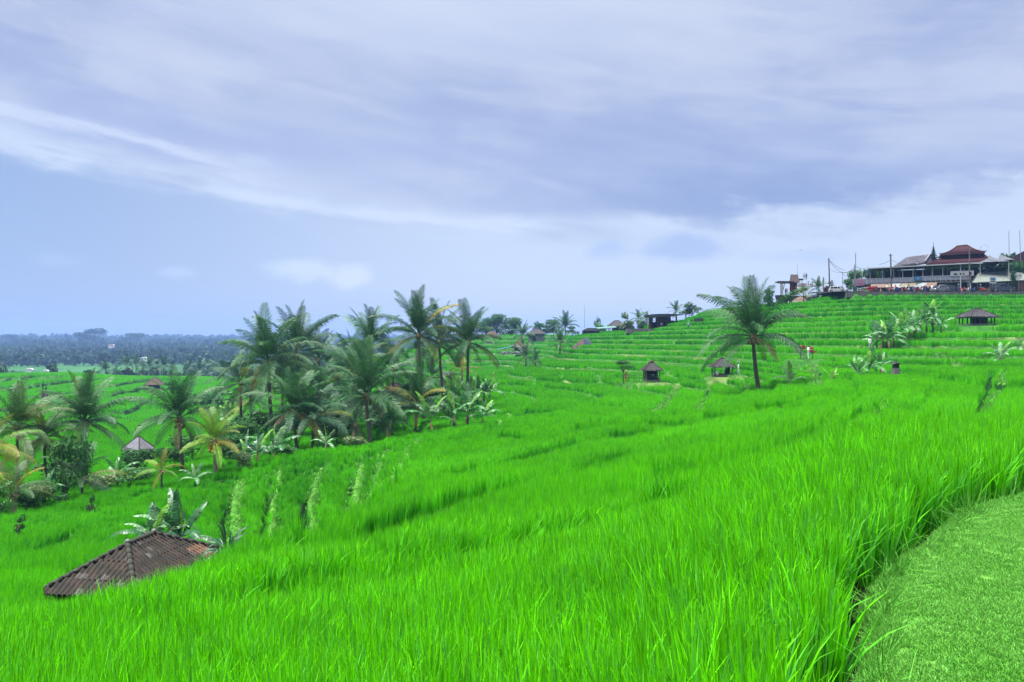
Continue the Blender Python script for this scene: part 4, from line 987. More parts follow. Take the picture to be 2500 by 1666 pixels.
# ------------------------------------------------------------------ trees and shrubs
tree('dense leafy shrub tree between the left palms', 160, 1206, 54, 2.7, 4.3, 'mid', trunk=.08)
tree('low bush on the bank left of the dense shrub tree', 112, 1240, 51, 2.4, 1.8, 'mid', 'bush', trunk=.1, cat='bush')
tree('round bush below the small grey roof', 345, 1138, 66, 3.4, 2.6, 'mid', 'bush', trunk=.1, cat='bush')
tree('bush behind the trunk of the brush-topped palm', 425, 1128, 72, 3.0, 2.2, 'mid', 'bush', trunk=.1, cat='bush')
tree('rough green bush at the foot of the stubby palm', 62, 1262, 49, 2.0, 1.5, 'mid', 'bush', trunk=.1, cat='bush')
tree('bright bush at the lower left border', 2, 1262, 46, 1.6, 2.2, 'bright', 'bush', trunk=.1, cat='bush')
tree('olive thicket of dry shoots under the large dark palm', 262, 1160, 60, 3.0, 1.5, 'olive', 'bush', trunk=.05, cat='bush')
tree('small shrub standing alone in the lower left rice', 222, 1230, 42, .55, 1.4, 'mid', 'shrub', trunk=.15, low=True, cat='shrub')
tree('tiny shrub in the rice near the left border', 46, 1302, 35, .5, 1.1, 'mid', 'shrub', trunk=.15, low=True, cat='shrub')
tree('mixed green tree behind the slim palm trunks', 985, 985, 104, 5.0, 4.6, 'dark', trunk=.15)
tree('grey-green bush under the drooping brown frond', 1100, 940, 118, 4.0, 4.2, 'olive', 'bush', trunk=.1, cat='bush')
tree('dark undergrowth at the roots of the shaggy palm', 826, 1096, 76, 3.6, 2.6, 'dark', 'bush', trunk=.1, cat='bush')
tree('dark undergrowth behind the leaning palm trunk', 945, 1046, 84, 4.4, 3.0, 'dark', 'bush', trunk=.1, cat='bush')
tree('undergrowth at the head of the terraces below the reddish trunk', 690, 1128, 66, 3.4, 1.6, 'mid', 'bush', trunk=.1, cat='bush')
tree('dark mound of weeds beside the leftmost small terrace', 590, 1150, 60, 1.8, 1.6, 'olive', 'bush', trunk=.1, cat='bush')
tree('weedy mound between two small terraces under the grove', 872, 1092, 68, 2.4, 1.3, 'olive', 'bush', trunk=.1, cat='bush')
tree('bushy tree in the valley below the leftmost skyline palm', 640, 1010, 100, 5.5, 4.2, 'mid', trunk=.1)
tree('wide bush behind the spear-frond palm', 792, 1060, 86, 5.0, 3.5, 'dark', 'bush', trunk=.1, cat='bush')
tree('scrubby tree left of the banana clump in the valley', 515, 975, 150, 7, 6, 'mid', trunk=.15)
tree('pale green scrub above the banana clump in the valley', 558, 940, 190, 9, 5.5, 'bright', 'bush', trunk=.1, low=True, cat='bush')
tree('scrub beside the brown hut roof on the left hill', 418, 950, 260, 7, 4, 'mid', 'bush', trunk=.1, low=True, cat='bush')
for l, x, cy, by, d, r, n_, c, u, b_ in (('palm filling the grove below the left pair of skyline crowns', 690, 940, 1030, 94, 5.0, 18, 'green', .3, .3), ('palm behind the leaning palm, crown level with the brown roof', 825, 932, 1035, 100, 5.0, 18, 'blue', .3, .2),
        ('low bushy palm right of the pale leaning trunk', 958, 1000, 1062, 82, 3.8, 16, 'green', .2, .8), ('palm crown low between the tallest palm and its right neighbour', 1052, 925, 1015, 108, 4.4, 16, 'blue', .2, .5), ('outermost left palm of the grove, half behind the leftmost skyline crown', 588, 935, 1022, 102, 5.0, 18, 'blue', .2, .4),
        ('shaggy low palm between the leaning palm and the spear-frond palm', 868, 1035, 1088, 80, 3.4, 15, 'green', .1, 1.2), ('dim palm crown deep in the middle of the grove', 782, 960, 1040, 92, 4.6, 17, 'blue', .2, .6)):
    palm(l, x, cy, by, d, r, n_, c, upright=u, bushy=b_, group=gp)
for i, (l, x, y, d, w, h, c) in enumerate((('bushy undergrowth tree under the leftmost skyline palm', 600, 1025, 98, 5, 3.4, 'mid'), ('low thicket between the valley palms and the terraces', 575, 1085, 80, 4.5, 2.4, 'mid'), ('dark thicket behind the reddish palm trunk', 735, 1068, 86, 5, 3.4, 'dark'),
        ('leafy thicket under the palm with pale leaning trunk', 915, 1040, 88, 4.5, 2.6, 'mid'), ('dense shrub between the two slim tall trunks', 1045, 1000, 96, 4.2, 3.2, 'mid'), ('shrubs filling the belt left of the yellow palm seedling', 318, 1160, 60, 3.2, 1.5, 'mid'), ('olive shrub right of the stubby palm', 88, 1245, 50, 1.8, 1.6, 'olive'),
        ('thicket behind the brush-topped palm', 470, 1090, 84, 5, 2.8, 'mid'), ('dark shrubs below the leftmost pair of palms', 150, 1165, 66, 4.5, 2.2, 'dark'), ('bushy shrub behind the yellow nut palm', 560, 1120, 70, 3.4, 2.0, 'mid'), ('tree filling the gap in the middle of the grove', 850, 1000, 100, 5.5, 4.2, 'dark'), ('green thicket at the back of the grove on the left', 690, 1000, 106, 6, 4.0, 'mid'))):
    tree(l, x, y, d, w, h, c, 'bush', trunk=.08, cat='bush')
gd = 'dark trees on the skyline right of the grove'
for i, (x, y, d, w, h) in enumerate(((1180, 822, 380, 10, 11), (1198, 818, 385, 9, 13), (1213, 818, 388, 9, 14), (1246, 815, 390, 10, 12), (1262, 812, 392, 7, 9))):
    tree('dark tree on the skyline right of the grove, ' + nth(i, 5), x, y, d, w * 1.15, h * .8, 'mid', group=gd, trunk=.04)
tree('spindly bushy tree on the skyline left of the tall distant palm', 1352, 806, 350, 10, 9, 'mid', low=True)
tree('low bank of banana-like shrubs along the skyline', 1332, 805, 380, 14, 6, 'mid', 'bush', low=True, trunk=.05, cat='bush')
tree('shrub row at the left end of the middle skyline', 1312, 806, 392, 6, 7, 'mid', 'bush', low=True, trunk=.05, cat='bush')
tree('tree behind the grey hut on the skyline', 1398, 806, 345, 7, 6, 'mid', low=True)
tree('small conifer-like bush right of the thin mast', 1459, 807, 280, 2.6, 5.5, 'mid', 'bush', low=True, trunk=.05, cat='bush')
tree('low yellow-green bush beside the stall roof', 1470, 809, 276, 5, 3.5, 'bright', 'bush', low=True, trunk=.05, cat='bush')
tree('tree in the thicket left of the pavilion', 1528, 806, 245, 5, 6.2, 'olive', low=True, trunk=.05)
tree('bush at the foot of the palms left of the pavilion', 1566, 806, 240, 5.5, 3.6, 'mid', 'bush', low=True, trunk=.05, cat='bush')
tree('leafy tree on the skyline right of the pavilion', 1674, 778, 222, 3.8, 4.6, 'mid', low=True, trunk=.1)
tree('leafy bush right of the skyline tree', 1690, 776, 222, 3.4, 4.0, 'dark', 'bush', low=True, trunk=.1, cat='bush')
tree('small bush on the crest of the right slope', 1704, 766, 220, 2.4, 2.2, 'olive', 'bush', low=True, trunk=.1, cat='bush')
tree('dark tree behind the crown of the lone palm', 1876, 738, 186, 3.0, 5.2, 'dark', low=True, trunk=.1)
# ------------------------------------------------------------------ far forest and the big trees that stand out of it
big = [('large round-headed tree on the far horizon, right of the pair', 322, 2000, 60, 38), ('broad umbrella tree towering over the far forest, left of the pair', 205, 1900, 46, 40),
       ('broad umbrella tree towering over the far forest, right of the pair', 228, 1850, 50, 46), ('rounded tree on the horizon near the left border', 30, 2200, 50, 34), ('lone crown above the far forest line', 165, 2300, 24, 32)]
for l, x, d, w, h in big:
    o = tree(l, x, 833, d, w, h, 'dark', low=False, trunk=.3, cat='tree')
FT = []
for i in range(4):
    m_ = leafmat('forest_leaves_%d' % i, (.010, .040, .014), (.028, .075, .022), trans=.2) if i == 0 else FT[0].data.materials[0]
    FT.append(bpy.data.objects.new('forest_tree_%d' % i, crown_mesh('forest_crown', 1, .75, 6, 170, .24, 500 + i, m_)))
m_ = FT[0].data.materials[0]
pm = MB()
for k in range(13):
    a = k * 2.4; e = .9 - k * .12; pp = [Vector((math.cos(a) * s, math.sin(a) * s, .9 + s * e - s * s * 1.2)) for s in (0, .4, .8, 1.1)]
    for s0, s1 in zip(pp[:-1], pp[1:]): pm.beam(s0, s1, .20, .02)
pm.tube([(0, 0, -2.2), (0, 0, .9)], .06, 4); pmm = pm.mesh('forest_palm', (m_,)); fattr(pmm, 't', [.5] * len(pmm.vertices)); fattr(pmm, 'rv', [.5] * len(pmm.vertices))
FT.append(bpy.data.objects.new('forest_tree_palm', pmm))
pts = []
for _ in range(15000):
    th = nr.uniform(-.66, .0); d = math.exp(nr.uniform(math.log(480), math.log(4300)))
    x = math.sin(th) * d; y = math.cos(th) * d; pxx = x / y * F + 1250
    if 560 < d < 980 and x < -190 and pxx < 455: continue            # open paddies on the plain
    if 480 < d < 560 and pxx < 230 and nr.rand() < .8: continue
    pts.append((x, y, d))
pts = np.array(pts); n = len(pts); hzf = terrain(pts[:, 0], pts[:, 1])[0]; r = nr.uniform(1.5, 5.6, n) * (.75 + pts[:, 2] / 1900); pk = nr.randint(0, 4, n); pk[(nr.rand(n) < .22)] = 4
r[pk == 4] *= .55
hs = nr.uniform(.8, 1.5, n)
scatter('far_forest', 'blue-hazed forest covering the plain to the horizon', np.stack([pts[:, 0], pts[:, 1], hzf + r * hs * .8 + (pk == 4) * r * 1.2], 1), np.stack([np.zeros(n), np.zeros(n), nr.uniform(0, 6.28, n)], 1),
        np.stack([r, r, r * hs], 1), nr.rand(n), FT, pk)
for l, x, y, d, w in (('white walled house with red roof edge in the far forest', 272, 846, 1300, 9), ('pair of pale roofs in the forest below the horizon', 352, 878, 900, 7), ('small white roof among trees left of the grove', 528, 894, 700, 6),
                      ('tiny white shed at the far edge of the left paddies', 72, 905, 430, 3.2), ('low white shelter beside the far left paddies', 112, 908, 420, 2.6)):
    p = P(x, y, d); o = thing('far_house', l, 'house', (p.x, p.y, p.z), .2)
    MB().box((0, 0, -w * .1), (w, w * .6, w * .5)).build('wall', mat('far_wall', (.75, .74, .72)), o)
    MB().prism([(-w * .56, w * .15), (w * .56, w * .15), (w * .3, w * .38), (-w * .3, w * .38)], -w * .36, w * .36, 'XZ').build('roof', mat('far_roof', (.5, .35, .33)) if 'red' in l else mat('far_roof_pale', (.6, .6, .62)), o)
# ------------------------------------------------------------------ materials of built things
_mat = mat
def mat(name, c, *a, **k):
    if 'c2' in k and k['c2']: k['c2'] = tuple(q * .36 for q in k['c2'])
    return _mat(name, tuple(q * .36 for q in c), *a, **k)
thatch = mat('weathered_thatch', (.20, .19, .19), .95, c2=(.06, .055, .055), scale=6, stretch=(6, 6, .8), bump=.8)
thatch_b = mat('brown_thatch', (.26, .18, .12), .95, c2=(.12, .08, .06), scale=6, stretch=(6, 6, .8), bump=.8)
timber = mat('dark_timber', (.10, .07, .055), .8, scale=5, stretch=(1, 1, .3))
timber_r = mat('reddish_timber', (.22, .09, .06), .75, scale=5, stretch=(1, 1, .3))
grey_post = mat('pale_post', (.42, .42, .42), .7, c2=(.25, .25, .25), scale=4)
white = mat('white_paint', (.74, .75, .78), .45, var=.06, spec=.4)
offwhite = mat('bluish_white_panel', (.40, .43, .52), .5, var=.12)
concrete = mat('grey_concrete', (.30, .30, .29), .85, c2=(.17, .17, .16), scale=1.2, bump=.3)
stone = mat('dark_stone', (.13, .125, .12), .9, c2=(.06, .06, .055), scale=5, bump=.8)
stone_l = mat('pale_stone', (.45, .44, .42), .9, c2=(.25, .25, .23), scale=5, bump=.5)
asphalt = mat('asphalt', (.06, .06, .065), .9, scale=3)
redroof = mat('red_roof_tiles', (.16, .035, .055), .7, c2=(.09, .022, .036), scale=2, stretch=(1, 5, 5), rnd_amt=.05)
greyroof = mat('patchy_grey_shingle', (.40, .40, .47), .85, c2=(.13, .12, .17), scale=2.2, bump=.8)
tin = mat('tin_sheet', (.32, .36, .42), .45, c2=(.2, .22, .26), scale=2, metal=.3)
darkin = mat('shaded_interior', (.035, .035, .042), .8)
greenroof = mat('pale_green_sheet_roof', (.36, .42, .36), .7, c2=(.24, .30, .26), scale=1.5)
turq = mat('turquoise_tarpaulin', (.10, .48, .46), .5, var=.15)
tilemat = [mat('mossy_clay_tile_%d' % i, c, .85, c2=c2, scale=18, rnd_amt=.25) for i, (c, c2) in enumerate((((.10, .075, .055), (.038, .034, .028)), ((.065, .058, .045), (.03, .03, .024)), ((.13, .088, .062), (.05, .04, .032)), ((.27, .25, .23), (.10, .09, .08)), ((.36, .20, .11), (.18, .11, .07))))]
glass = mat('dark_car_glass', (.02, .025, .03), .08, spec=.8, var=.05)
tyre = mat('tyre_rubber', (.02, .02, .02), .8)
rimm = mat('wheel_rim', (.5, .5, .52), .35, metal=.7, var=.05)
lampm = mat('headlamp_glass', (.8, .8, .8), .15, var=.03)
wire_m = mat('black_cable', (.02, .02, .022), .7)
skin = (.30, .16, .10)

# ------------------------------------------------------------------ the tiled roof at lower left
def tiled_house():
    A, B_, C_ = P(115, 1440, 23.0), P(540, 1352, 26.9), P(312, 1470, 21.9)
    zc = (A.z + B_.z) / 2; A.z = B_.z = C_.z = zc
    u = (B_ - C_); Lg = u.length; u = u.normalized(); v = Vector((-u.y, u.x, 0)); Wd = abs((A - C_).dot(v)); cen = (A + B_) / 2
    ang = math.atan2(u.y, u.x); rise = .95; rl = 1.35
    o = thing('tiled_shed', 'low shed sunk in the lower left rice, mossy brown clay tile hip roof', 'shed', (cen.x, cen.y, zc - 2.3), ang)
    hl, hw = Lg / 2, Wd / 2; z0 = 2.3
    MB().box((0, 0, 1.1), (Lg - 1.2, Wd - 1.0, 2.2)).build('wall', concrete, o)
    under = MB(); E4 = [(-hl, -hw, z0 - .05), (hl, -hw, z0 - .05), (hl, hw, z0 - .05), (-hl, hw, z0 - .05)]; R2 = [(-rl / 2, 0, z0 + rise - .05), (rl / 2, 0, z0 + rise - .05)]
    under.add(E4 + R2, [(0, 1, 5, 4), (1, 2, 5), (2, 3, 4, 5), (3, 0, 4), (0, 3, 2, 1)])
    roof = under.build('roof', tilemat[1], o)
    # one curved pantile, laid in courses; its own mesh is shared
    tw, tl = .17, .20
    def tile_mesh():
        m = MB(); n = 6; prof = [(tw * 1.06 * (k / n - .5), .036 * math.sin(k / n * PI * 2.0 + .5) + .012) for k in range(n + 1)]
        vs = []
        for y, dz in ((0, .0), (tl * 1.22, -.004)):
            vs += [(x, y, z + dz) for x, z in prof] + [(x, y, z + dz - .016) for x, z in prof]
        fs = []
        for k in range(n):
            a, b = k, k + 1; N = 2 * (n + 1)
            fs += [(a, b, b + N, a + N), (a, a + n + 1, b + n + 1, b)]
        return m.add(vs, fs)
    tms = [tile_mesh().mesh('tile', (t,)) for t in tilemat]
    faces = [((-hl, -hw), (1, 0), Lg, hw, rl), ((-hl, hw), (0, -1), Wd, hl - rl / 2, 0.0), ((hl, -hw), (0, 1), Wd, hl - rl / 2, 0.0), ((hl, hw), (-1, 0), Lg, hw, rl)]
    vis = 0; q = random.Random(3); rest = MB()
    for fi, (org, dr, Lb, run, topl) in enumerate(faces):
        e = Vector((dr[0], dr[1], 0)); inn = Vector((-dr[1], dr[0], 0)); sl = math.hypot(run, rise); up = (inn * run + Vector((0, 0, rise))) / sl; nrm = e.cross(up)
        rows = int(sl / tl) + 1
        M = Matrix((e, up, nrm)).transposed()
        for r in range(rows):
            s = r * tl
            if s > sl - .08: break
            lo = Lb - (Lb - topl) * s / sl; off = (Lb - lo) / 2; nt_ = max(1, int(round(lo / tw)))
            for c in range(nt_):
                p = Vector((org[0], org[1], z0)) + e * (off + (c + .5) * lo / nt_) + up * (s - .05) + nrm * (.030 + q.uniform(-.004, .006))
                rot = M @ Euler((R(3.5 + q.uniform(-1, 1)), 0, R(q.uniform(-2, 2)))).to_matrix()
                k = q.random(); ti = 0 if k < .44 else 1 if k < .74 else 2 if k < .94 else 3
                if fi == 0 and c > nt_ * .75 and r < 4 and q.random() < .6: ti = 4
                if fi in (0, 1) and vis < 298:
                    vis += 1; t = put(tms[ti], 'tile', roof); t.matrix_local = Matrix.Translation(p) @ rot.to_4x4()
                else:
                    src = tms[ti]; rest.add([p + rot @ w.co for w in src.vertices], [tuple(pp.vertices) for pp in src.polygons], ti)
    ro = rest.build('tile_courses', tilemat, roof); ro['kind'] = 'stuff'
    # ridge and hip caps
    rid = MB(); C4 = [Vector((-hl, -hw, z0)), Vector((hl, -hw, z0)), Vector((hl, hw, z0)), Vector((-hl, hw, z0))]; T2 = [Vector((-rl / 2, 0, z0 + rise)), Vector((rl / 2, 0, z0 + rise))]
    for a, b in ((T2[0], T2[1]), (C4[0], T2[0]), (C4[3], T2[0]), (C4[1], T2[1]), (C4[2], T2[1])):
        n = max(2, int((b - a).length / .26))
        for k in range(n):
            p0 = a.lerp(b, k / n) + Vector((0, 0, .065)); p1 = a.lerp(b, (k + 1.12) / n) + Vector((0, 0, .05)); rid.tube([p0, p1], [.085, .07], 7)
    rid.build('ridge_cap', mat('mossy_ridge', (.10, .105, .08), .9, c2=(.05, .055, .04), scale=14), roof, smooth=True)
    for i, pz in enumerate((T2[0], T2[1])):
        MB().ball(pz + Vector((0, 0, .12)), .08, 8).build('finial', stone_l, roof, smooth=True)
tiled_house()
rosette('sprawling strap-leaved clump at the right corner of the tiled roof', 556, 1356, 25.3, .85, 1.25, 50, 'dark', 'strap_leaved_clump')

# ------------------------------------------------------------------ field huts
def hip(mb, L, Wd, z0, h, rl, ov=.0, thick=.14, mi=0):
    E4 = [(-L / 2, -Wd / 2), (L / 2, -Wd / 2), (L / 2, Wd / 2), (-L / 2, Wd / 2)]
    vs = [(x, y, z0) for x, y in E4] + [(x, y, z0 - thick) for x, y in E4] + [(-rl / 2, 0, z0 + h), (rl / 2, 0, z0 + h)]
    mb.add(vs, [(0, 1, 9, 8), (1, 2, 9), (2, 3, 8, 9), (3, 0, 8), (0, 4, 5, 1), (1, 5, 6, 2), (2, 6, 7, 3), (3, 7, 4, 0), (4, 7, 6, 5)], mi)
def shag(mb, L, Wd, z0, h, rl, n, rs, ln=.5):
    """strips of thatch standing a little off the slopes, so that the surface and eaves are ragged"""
    q = random.Random(rs)
    cs = [Vector((-L / 2, -Wd / 2, z0)), Vector((L / 2, -Wd / 2, z0)), Vector((L / 2, Wd / 2, z0)), Vector((-L / 2, Wd / 2, z0))]; t = [Vector((-rl / 2, 0, z0 + h)), Vector((rl / 2, 0, z0 + h))]
    for (a, b, c, d) in ((cs[0], cs[1], t[1], t[0]), (cs[1], cs[2], t[1], t[1]), (cs[2], cs[3], t[0], t[1]), (cs[3], cs[0], t[0], t[0])):
        nrm = (b - a).cross(((c + d) / 2) - (a + b) / 2).normalized()
        for _ in range(n):
            u, s = q.random(), q.uniform(-.02, .93); p = a.lerp(b, u).lerp(d.lerp(c, u), s); dn = (a.lerp(b, u) - d.lerp(c, u)).normalized(); sd_ = dn.cross(nrm)
            w = q.uniform(.03, .07); l = ln * q.uniform(.5, 1.2); o1 = nrm * q.uniform(.02, .06)
            mb.add([p - sd_ * w + nrm * .01, p + sd_ * w + nrm * .01, p + dn * l + sd_ * w + o1, p + dn * l - sd_ * w + o1], [(0, 1, 2, 3)])
def hut(name, label, px, bpy_, d, L, Wd, eave, h, rl, rz, rmat, floor=.25, walls=None, posts=None, post_m=None, ov=.45, shagn=170, cat='hut', group=None, wall_m=None, sit=False, ln=.5):
    if sit:
        k_ = hitpx(px, bpy_ + 1).y / d; d *= k_; L *= k_; Wd *= k_; eave *= k_; h *= k_; rl *= k_
        walls = [tuple(q * k_ for q in w_) for w_ in walls] if walls else walls
    b = P(px, bpy_, d); z = gz_at(b.x, b.y); z = b.z if sit else max(min(b.z, z + .6), z - .3)
    o = thing(name, label, cat, (b.x, b.y, z), rz, group)
    MB().box((0, 0, floor / 2 - .3), (L - ov * 1.4, Wd - ov * 1.4, floor + .6)).build('floor', concrete, o)
    pm_ = post_m or grey_post; xs = posts or (-1, 1)
    for sx in xs:
        for sy in (-1, 1):
            MB().box((sx * (L / 2 - ov), sy * (Wd / 2 - ov), (eave + floor) / 2), (.13, .13, eave - floor)).build('post', pm_, o)
    bm_ = MB()
    for sy in (-1, 1): bm_.box((0, sy * (Wd / 2 - ov), eave - .02), (L - ov * 2 + .2, .1, .14))
    for sx in (-1, 1): bm_.box((sx * (L / 2 - ov), 0, eave - .02), (.1, Wd - ov * 2 - .12, .14))
    bm_.build('roof_beam', timber, o)
    if walls:
        for (x0, y0, x1, y1, zb, zt) in walls: MB().beam((x0, y0, (zb + zt) / 2), (x1, y1, (zb + zt) / 2), .06, zt - zb).build('wall_panel', wall_m or darkin, o)
    r = MB(); hip(r, L, Wd, eave + .05, h, rl); shag(r, L, Wd, eave + .05, h, rl, shagn, int(px), ln)
    rf = r.build('roof', rmat, o)
    cap = MB(); cap.tube([(-rl / 2 - .05, 0, eave + h + .08), (rl / 2 + .05, 0, eave + h + .08)], .10, 6)
    for sx in (-1, 1):
        for sy in (-1, 1): cap.tube([(sx * rl / 2, 0, eave + h + .08), (sx * L / 2, sy * Wd / 2, eave + .1)], .06, 5)
    cap.build('ridge_cap', mat('dark_ridge_thatch', (.08, .065, .06), .95, scale=8), rf)
    return o
h1 = hut('field_hut', 'small thatched field hut with peaked grey roof, bench and dark back wall', 1591, 932, 110, 2.55, 2.1, 1.6, 1.0, .25, R(4), thatch, walls=[(-.85, .6, .85, .6, .25, 1.5), (-.85, -.6, .85, -.6, .25, .55)], sit=True, ov=.32, ln=.25)
MB().box((0, -.65, .8), (1.7, .06, .08)).build('bench_rail', timber, h1); MB().box((0, -.25, .62), (1.6, .5, .06)).build('bench', grey_post, h1)
MB().box((.15, .1, .85), (.5, .3, .3), (0, 0, .3)).build('bundle', mat('pale_cloth', (.55, .57, .6)), h1)
MB().tube([(-.35, 0, 2.5), (0, .1, 2.75), (.35, 0, 2.5)], [.16, .22, .12], 6).build('ridge_bundle', thatch_b, h1)
h2 = hut('field_hut', 'open thatched field hut on four grey posts with wide grey hip roof, person beside it', 1763, 919, 112, 3.2, 2.5, 1.35, 1.1, .35, R(-3), thatch, walls=[(-1.2, -.8, 1.2, -.8, .1, .42)], sit=True, ov=.35, ln=.25)
MB().box((.7, .3, .8), (.5, .4, .9)).build('storage_box', darkin, h2)
h3 = hut('field_hut', 'wide low hut with broad grey tiled hip roof and many posts on the upper terraces', 2385, 795, 128, 5.1, 3.6, 1.35, 1.25, .9, R(10), mat('grey_shingle_roof', (.17, .165, .18), .9, c2=(.075, .075, .08), scale=3), ln=.2, walls=[(-.4, -1.0, 1.1, -1.0, .2, 1.3), (-.4, -1.0, -.4, 1.0, .2, 1.3), (1.1, -1.0, 1.1, 1.0, .2, 1.3)], posts=(-1, -.72, -.3, .2, .72, 1), post_m=timber, sit=True)
hut('field_hut', 'grey walled hut with dark roof on the middle skyline', 1310, 822, 330, 6.6, 5.0, 3.4, 2.0, 2.0, R(18), thatch, walls=[(-1.0, -2.0, 2.7, -2.0, .2, 3.3), (2.7, -2.0, 2.7, 2.0, .2, 3.3), (-2.7, 1.9, 2.7, 1.9, .2, 3.3)], wall_m=stone_l, shagn=60)
hb = hut('field_hut', 'brown roofed hut with a turquoise tarpaulin lean-to in the far terraces', 1266, 858, 265, 4.4, 3.6, 1.7, 1.9, .4, R(10), thatch_b, walls=[(-1.6, -1.2, 1.6, -1.2, .2, 1.6)], wall_m=timber, shagn=60)
MB().prism([(-7.0, .75), (-7.0, .85), (-1.2, 2.35), (-1.2, 2.25)], -1.6, 1.3, 'XZ').build('tarpaulin', turq, hb)
for x in (-6.6, -3.6): MB().box((x, -1.4, .3 + (x + 7) * .12), (.08, .08, 1.4 + (x + 7) * .25)).build('prop', timber, hb)
rb = MB(); q = random.Random(8)
for _ in range(60): rb.box((q.uniform(-7, 2), q.uniform(-3.5, -1.8), q.uniform(-.6, .3)), (q.uniform(.2, .7), q.uniform(.2, .5), q.uniform(.1, .4)), (q.random(), q.random(), q.random()))
setp(rb.build('rubble_heap', stone_l, None, hb.location, R(10)), 'heap of pale rubble below the turquoise tarpaulin', 'rubble')
hut('field_hut', 'low hut with grey hip roof beside the green stall', 1506, 808, 270, 6.0, 4.5, 1.8, 1.9, 1.6, R(5), thatch, walls=[(-2, -1.6, 2, -1.6, .2, 1.7)], shagn=50)
hut('field_hut', 'dark hut roof tucked under the bushes right of the grove', 1200, 832, 340, 8.0, 6.0, 2.0, 2.6, 1.5, R(0), thatch_b, shagn=50)
hut('field_hut', 'brown hut roof peeping over the left hill', 378, 934, 290, 6.5, 5.0, 1.6, 2.7, .5, R(15), thatch_b, walls=[(-2, -1.6, 2, -1.6, .2, 1.5)], shagn=70)
hut('field_hut', 'small hut with pale grey shingled gable roof between the left palms', 338, 1100, 90, 2.5, 2.3, 1.3, 1.35, .2, R(-20), mat('pale_grey_shingle', (.42, .42, .47), .85, c2=(.25, .25, .3), scale=5), walls=[(-.7, -.6, .7, -.6, .1, 1.2)], shagn=60, ov=.3)
hut('farm_hut', 'reddish-brown roofed house buried in the palm grove', 965, 925, 120, 6.0, 5.5, 2.0, 2.3, 1.2, R(25), mat('rusty_brown_roof', (.17, .07, .07), .85, c2=(.09, .05, .055), scale=3), walls=[(-2.4, -2.2, 2.4, -2.2, .2, 1.9)], wall_m=stone, shagn=60, cat='house')
# big shed whose roof just clears the near crest
o = thing('large_shed', 'rust red and blue-grey shed roof showing over the crest of the near slope', 'shed', (P(1418, 0, 205).x, 205, P(1418, 874, 205).z - 1.0), R(-28))
def WL(px, py, d): return P(px, py, d) - o.location
o.rotation_euler = (0, 0, 0)
ap, ap2 = WL(1424, 826, 204), WL(1438, 827, 210); el_, ef, er = WL(1388, 856, 206), WL(1428, 858, 199), WL(1448, 844, 208)
bk = WL(1404, 842, 214)
MB().add([ap, el_, ef, ap - Vector((0, 0, .15)), el_ - Vector((0, 0, .15)), ef - Vector((0, 0, .15))], [(0, 1, 2), (3, 5, 4), (1, 4, 5, 2)]).build('roof_slope', mat('rusty_sheet', (.20, .10, .09), .8, c2=(.11, .07, .07), scale=1.5), o)
MB().add([ap, ef, er, ap2, bk, el_], [(0, 1, 2, 3), (0, 3, 4), (0, 4, 5)]).build('roof_slope', mat('blue_grey_sheet', (.14, .20, .28), .6, c2=(.10, .13, .18), scale=1.5), o)
MB().add([el_, ef, er, bk] + [v - Vector((0, 0, 3)) for v in (el_, ef, er, bk)], [(0, 1, 5, 4), (1, 2, 6, 5), (2, 3, 7, 6), (3, 0, 4, 7)]).build('wall', stone, o)
# stall with a green roof
_p = P(1480, 813, 258); o = thing('market_stall', 'small stall with pale green roof on the middle skyline', 'stall', (_p.x, _p.y, _p.z - .8), R(4))
for x in (-2.2, -.8, .8, 2.2): MB().box((x, -1.2, 1.1), (.15, .15, 2.4)).build('post', mat('green_post', (.12, .30, .24), .6), o)
MB().box((0, 0, 2.5), (6.2, 3.6, .18), (R(8), R(-4), 0)).build('roof', mat('pale_green_roof', (.22, .5, .42), .5), o); MB().box((.2, 0, .7), (3.6, 1.2, 1.4)).build('counter', mat('counter_teal', (.08, .20, .18), .7), o)
# thin mast
p = G(1427, 300); o = thing('thin_mast', 'very thin bare mast standing on the middle skyline', 'mast', p)
MB().tube([(0, 0, -1), (0, 0, 12.5 - (p.z - P(0, 833, 300).z) + 1)], [.09, .04], 5).build('pole', grey_post, o)
# low skyline roofs near the stall
for l, x, y, d, w, h, rm in (('low tin roof left of the green stall on the skyline', 1443, 808, 275, 6.5, 1.2, tin), ('pale domed roof among the bushes left of the pavilion', 1535, 808, 248, 3.6, 2.0, tin)):
    p = P(x, y, d); o = thing('low_shed', l, 'shed', (p.x, p.y, p.z - 1.2), 0)
    MB().box((0, 0, h / 2), (w * .9, 3, h)).build('wall', stone, o); MB().prism([(-w / 2, h), (w / 2, h), (w * .3, h + .9), (-w * .2, h + 1.0)], -1.8, 1.8, 'XZ').build('roof', rm, o)

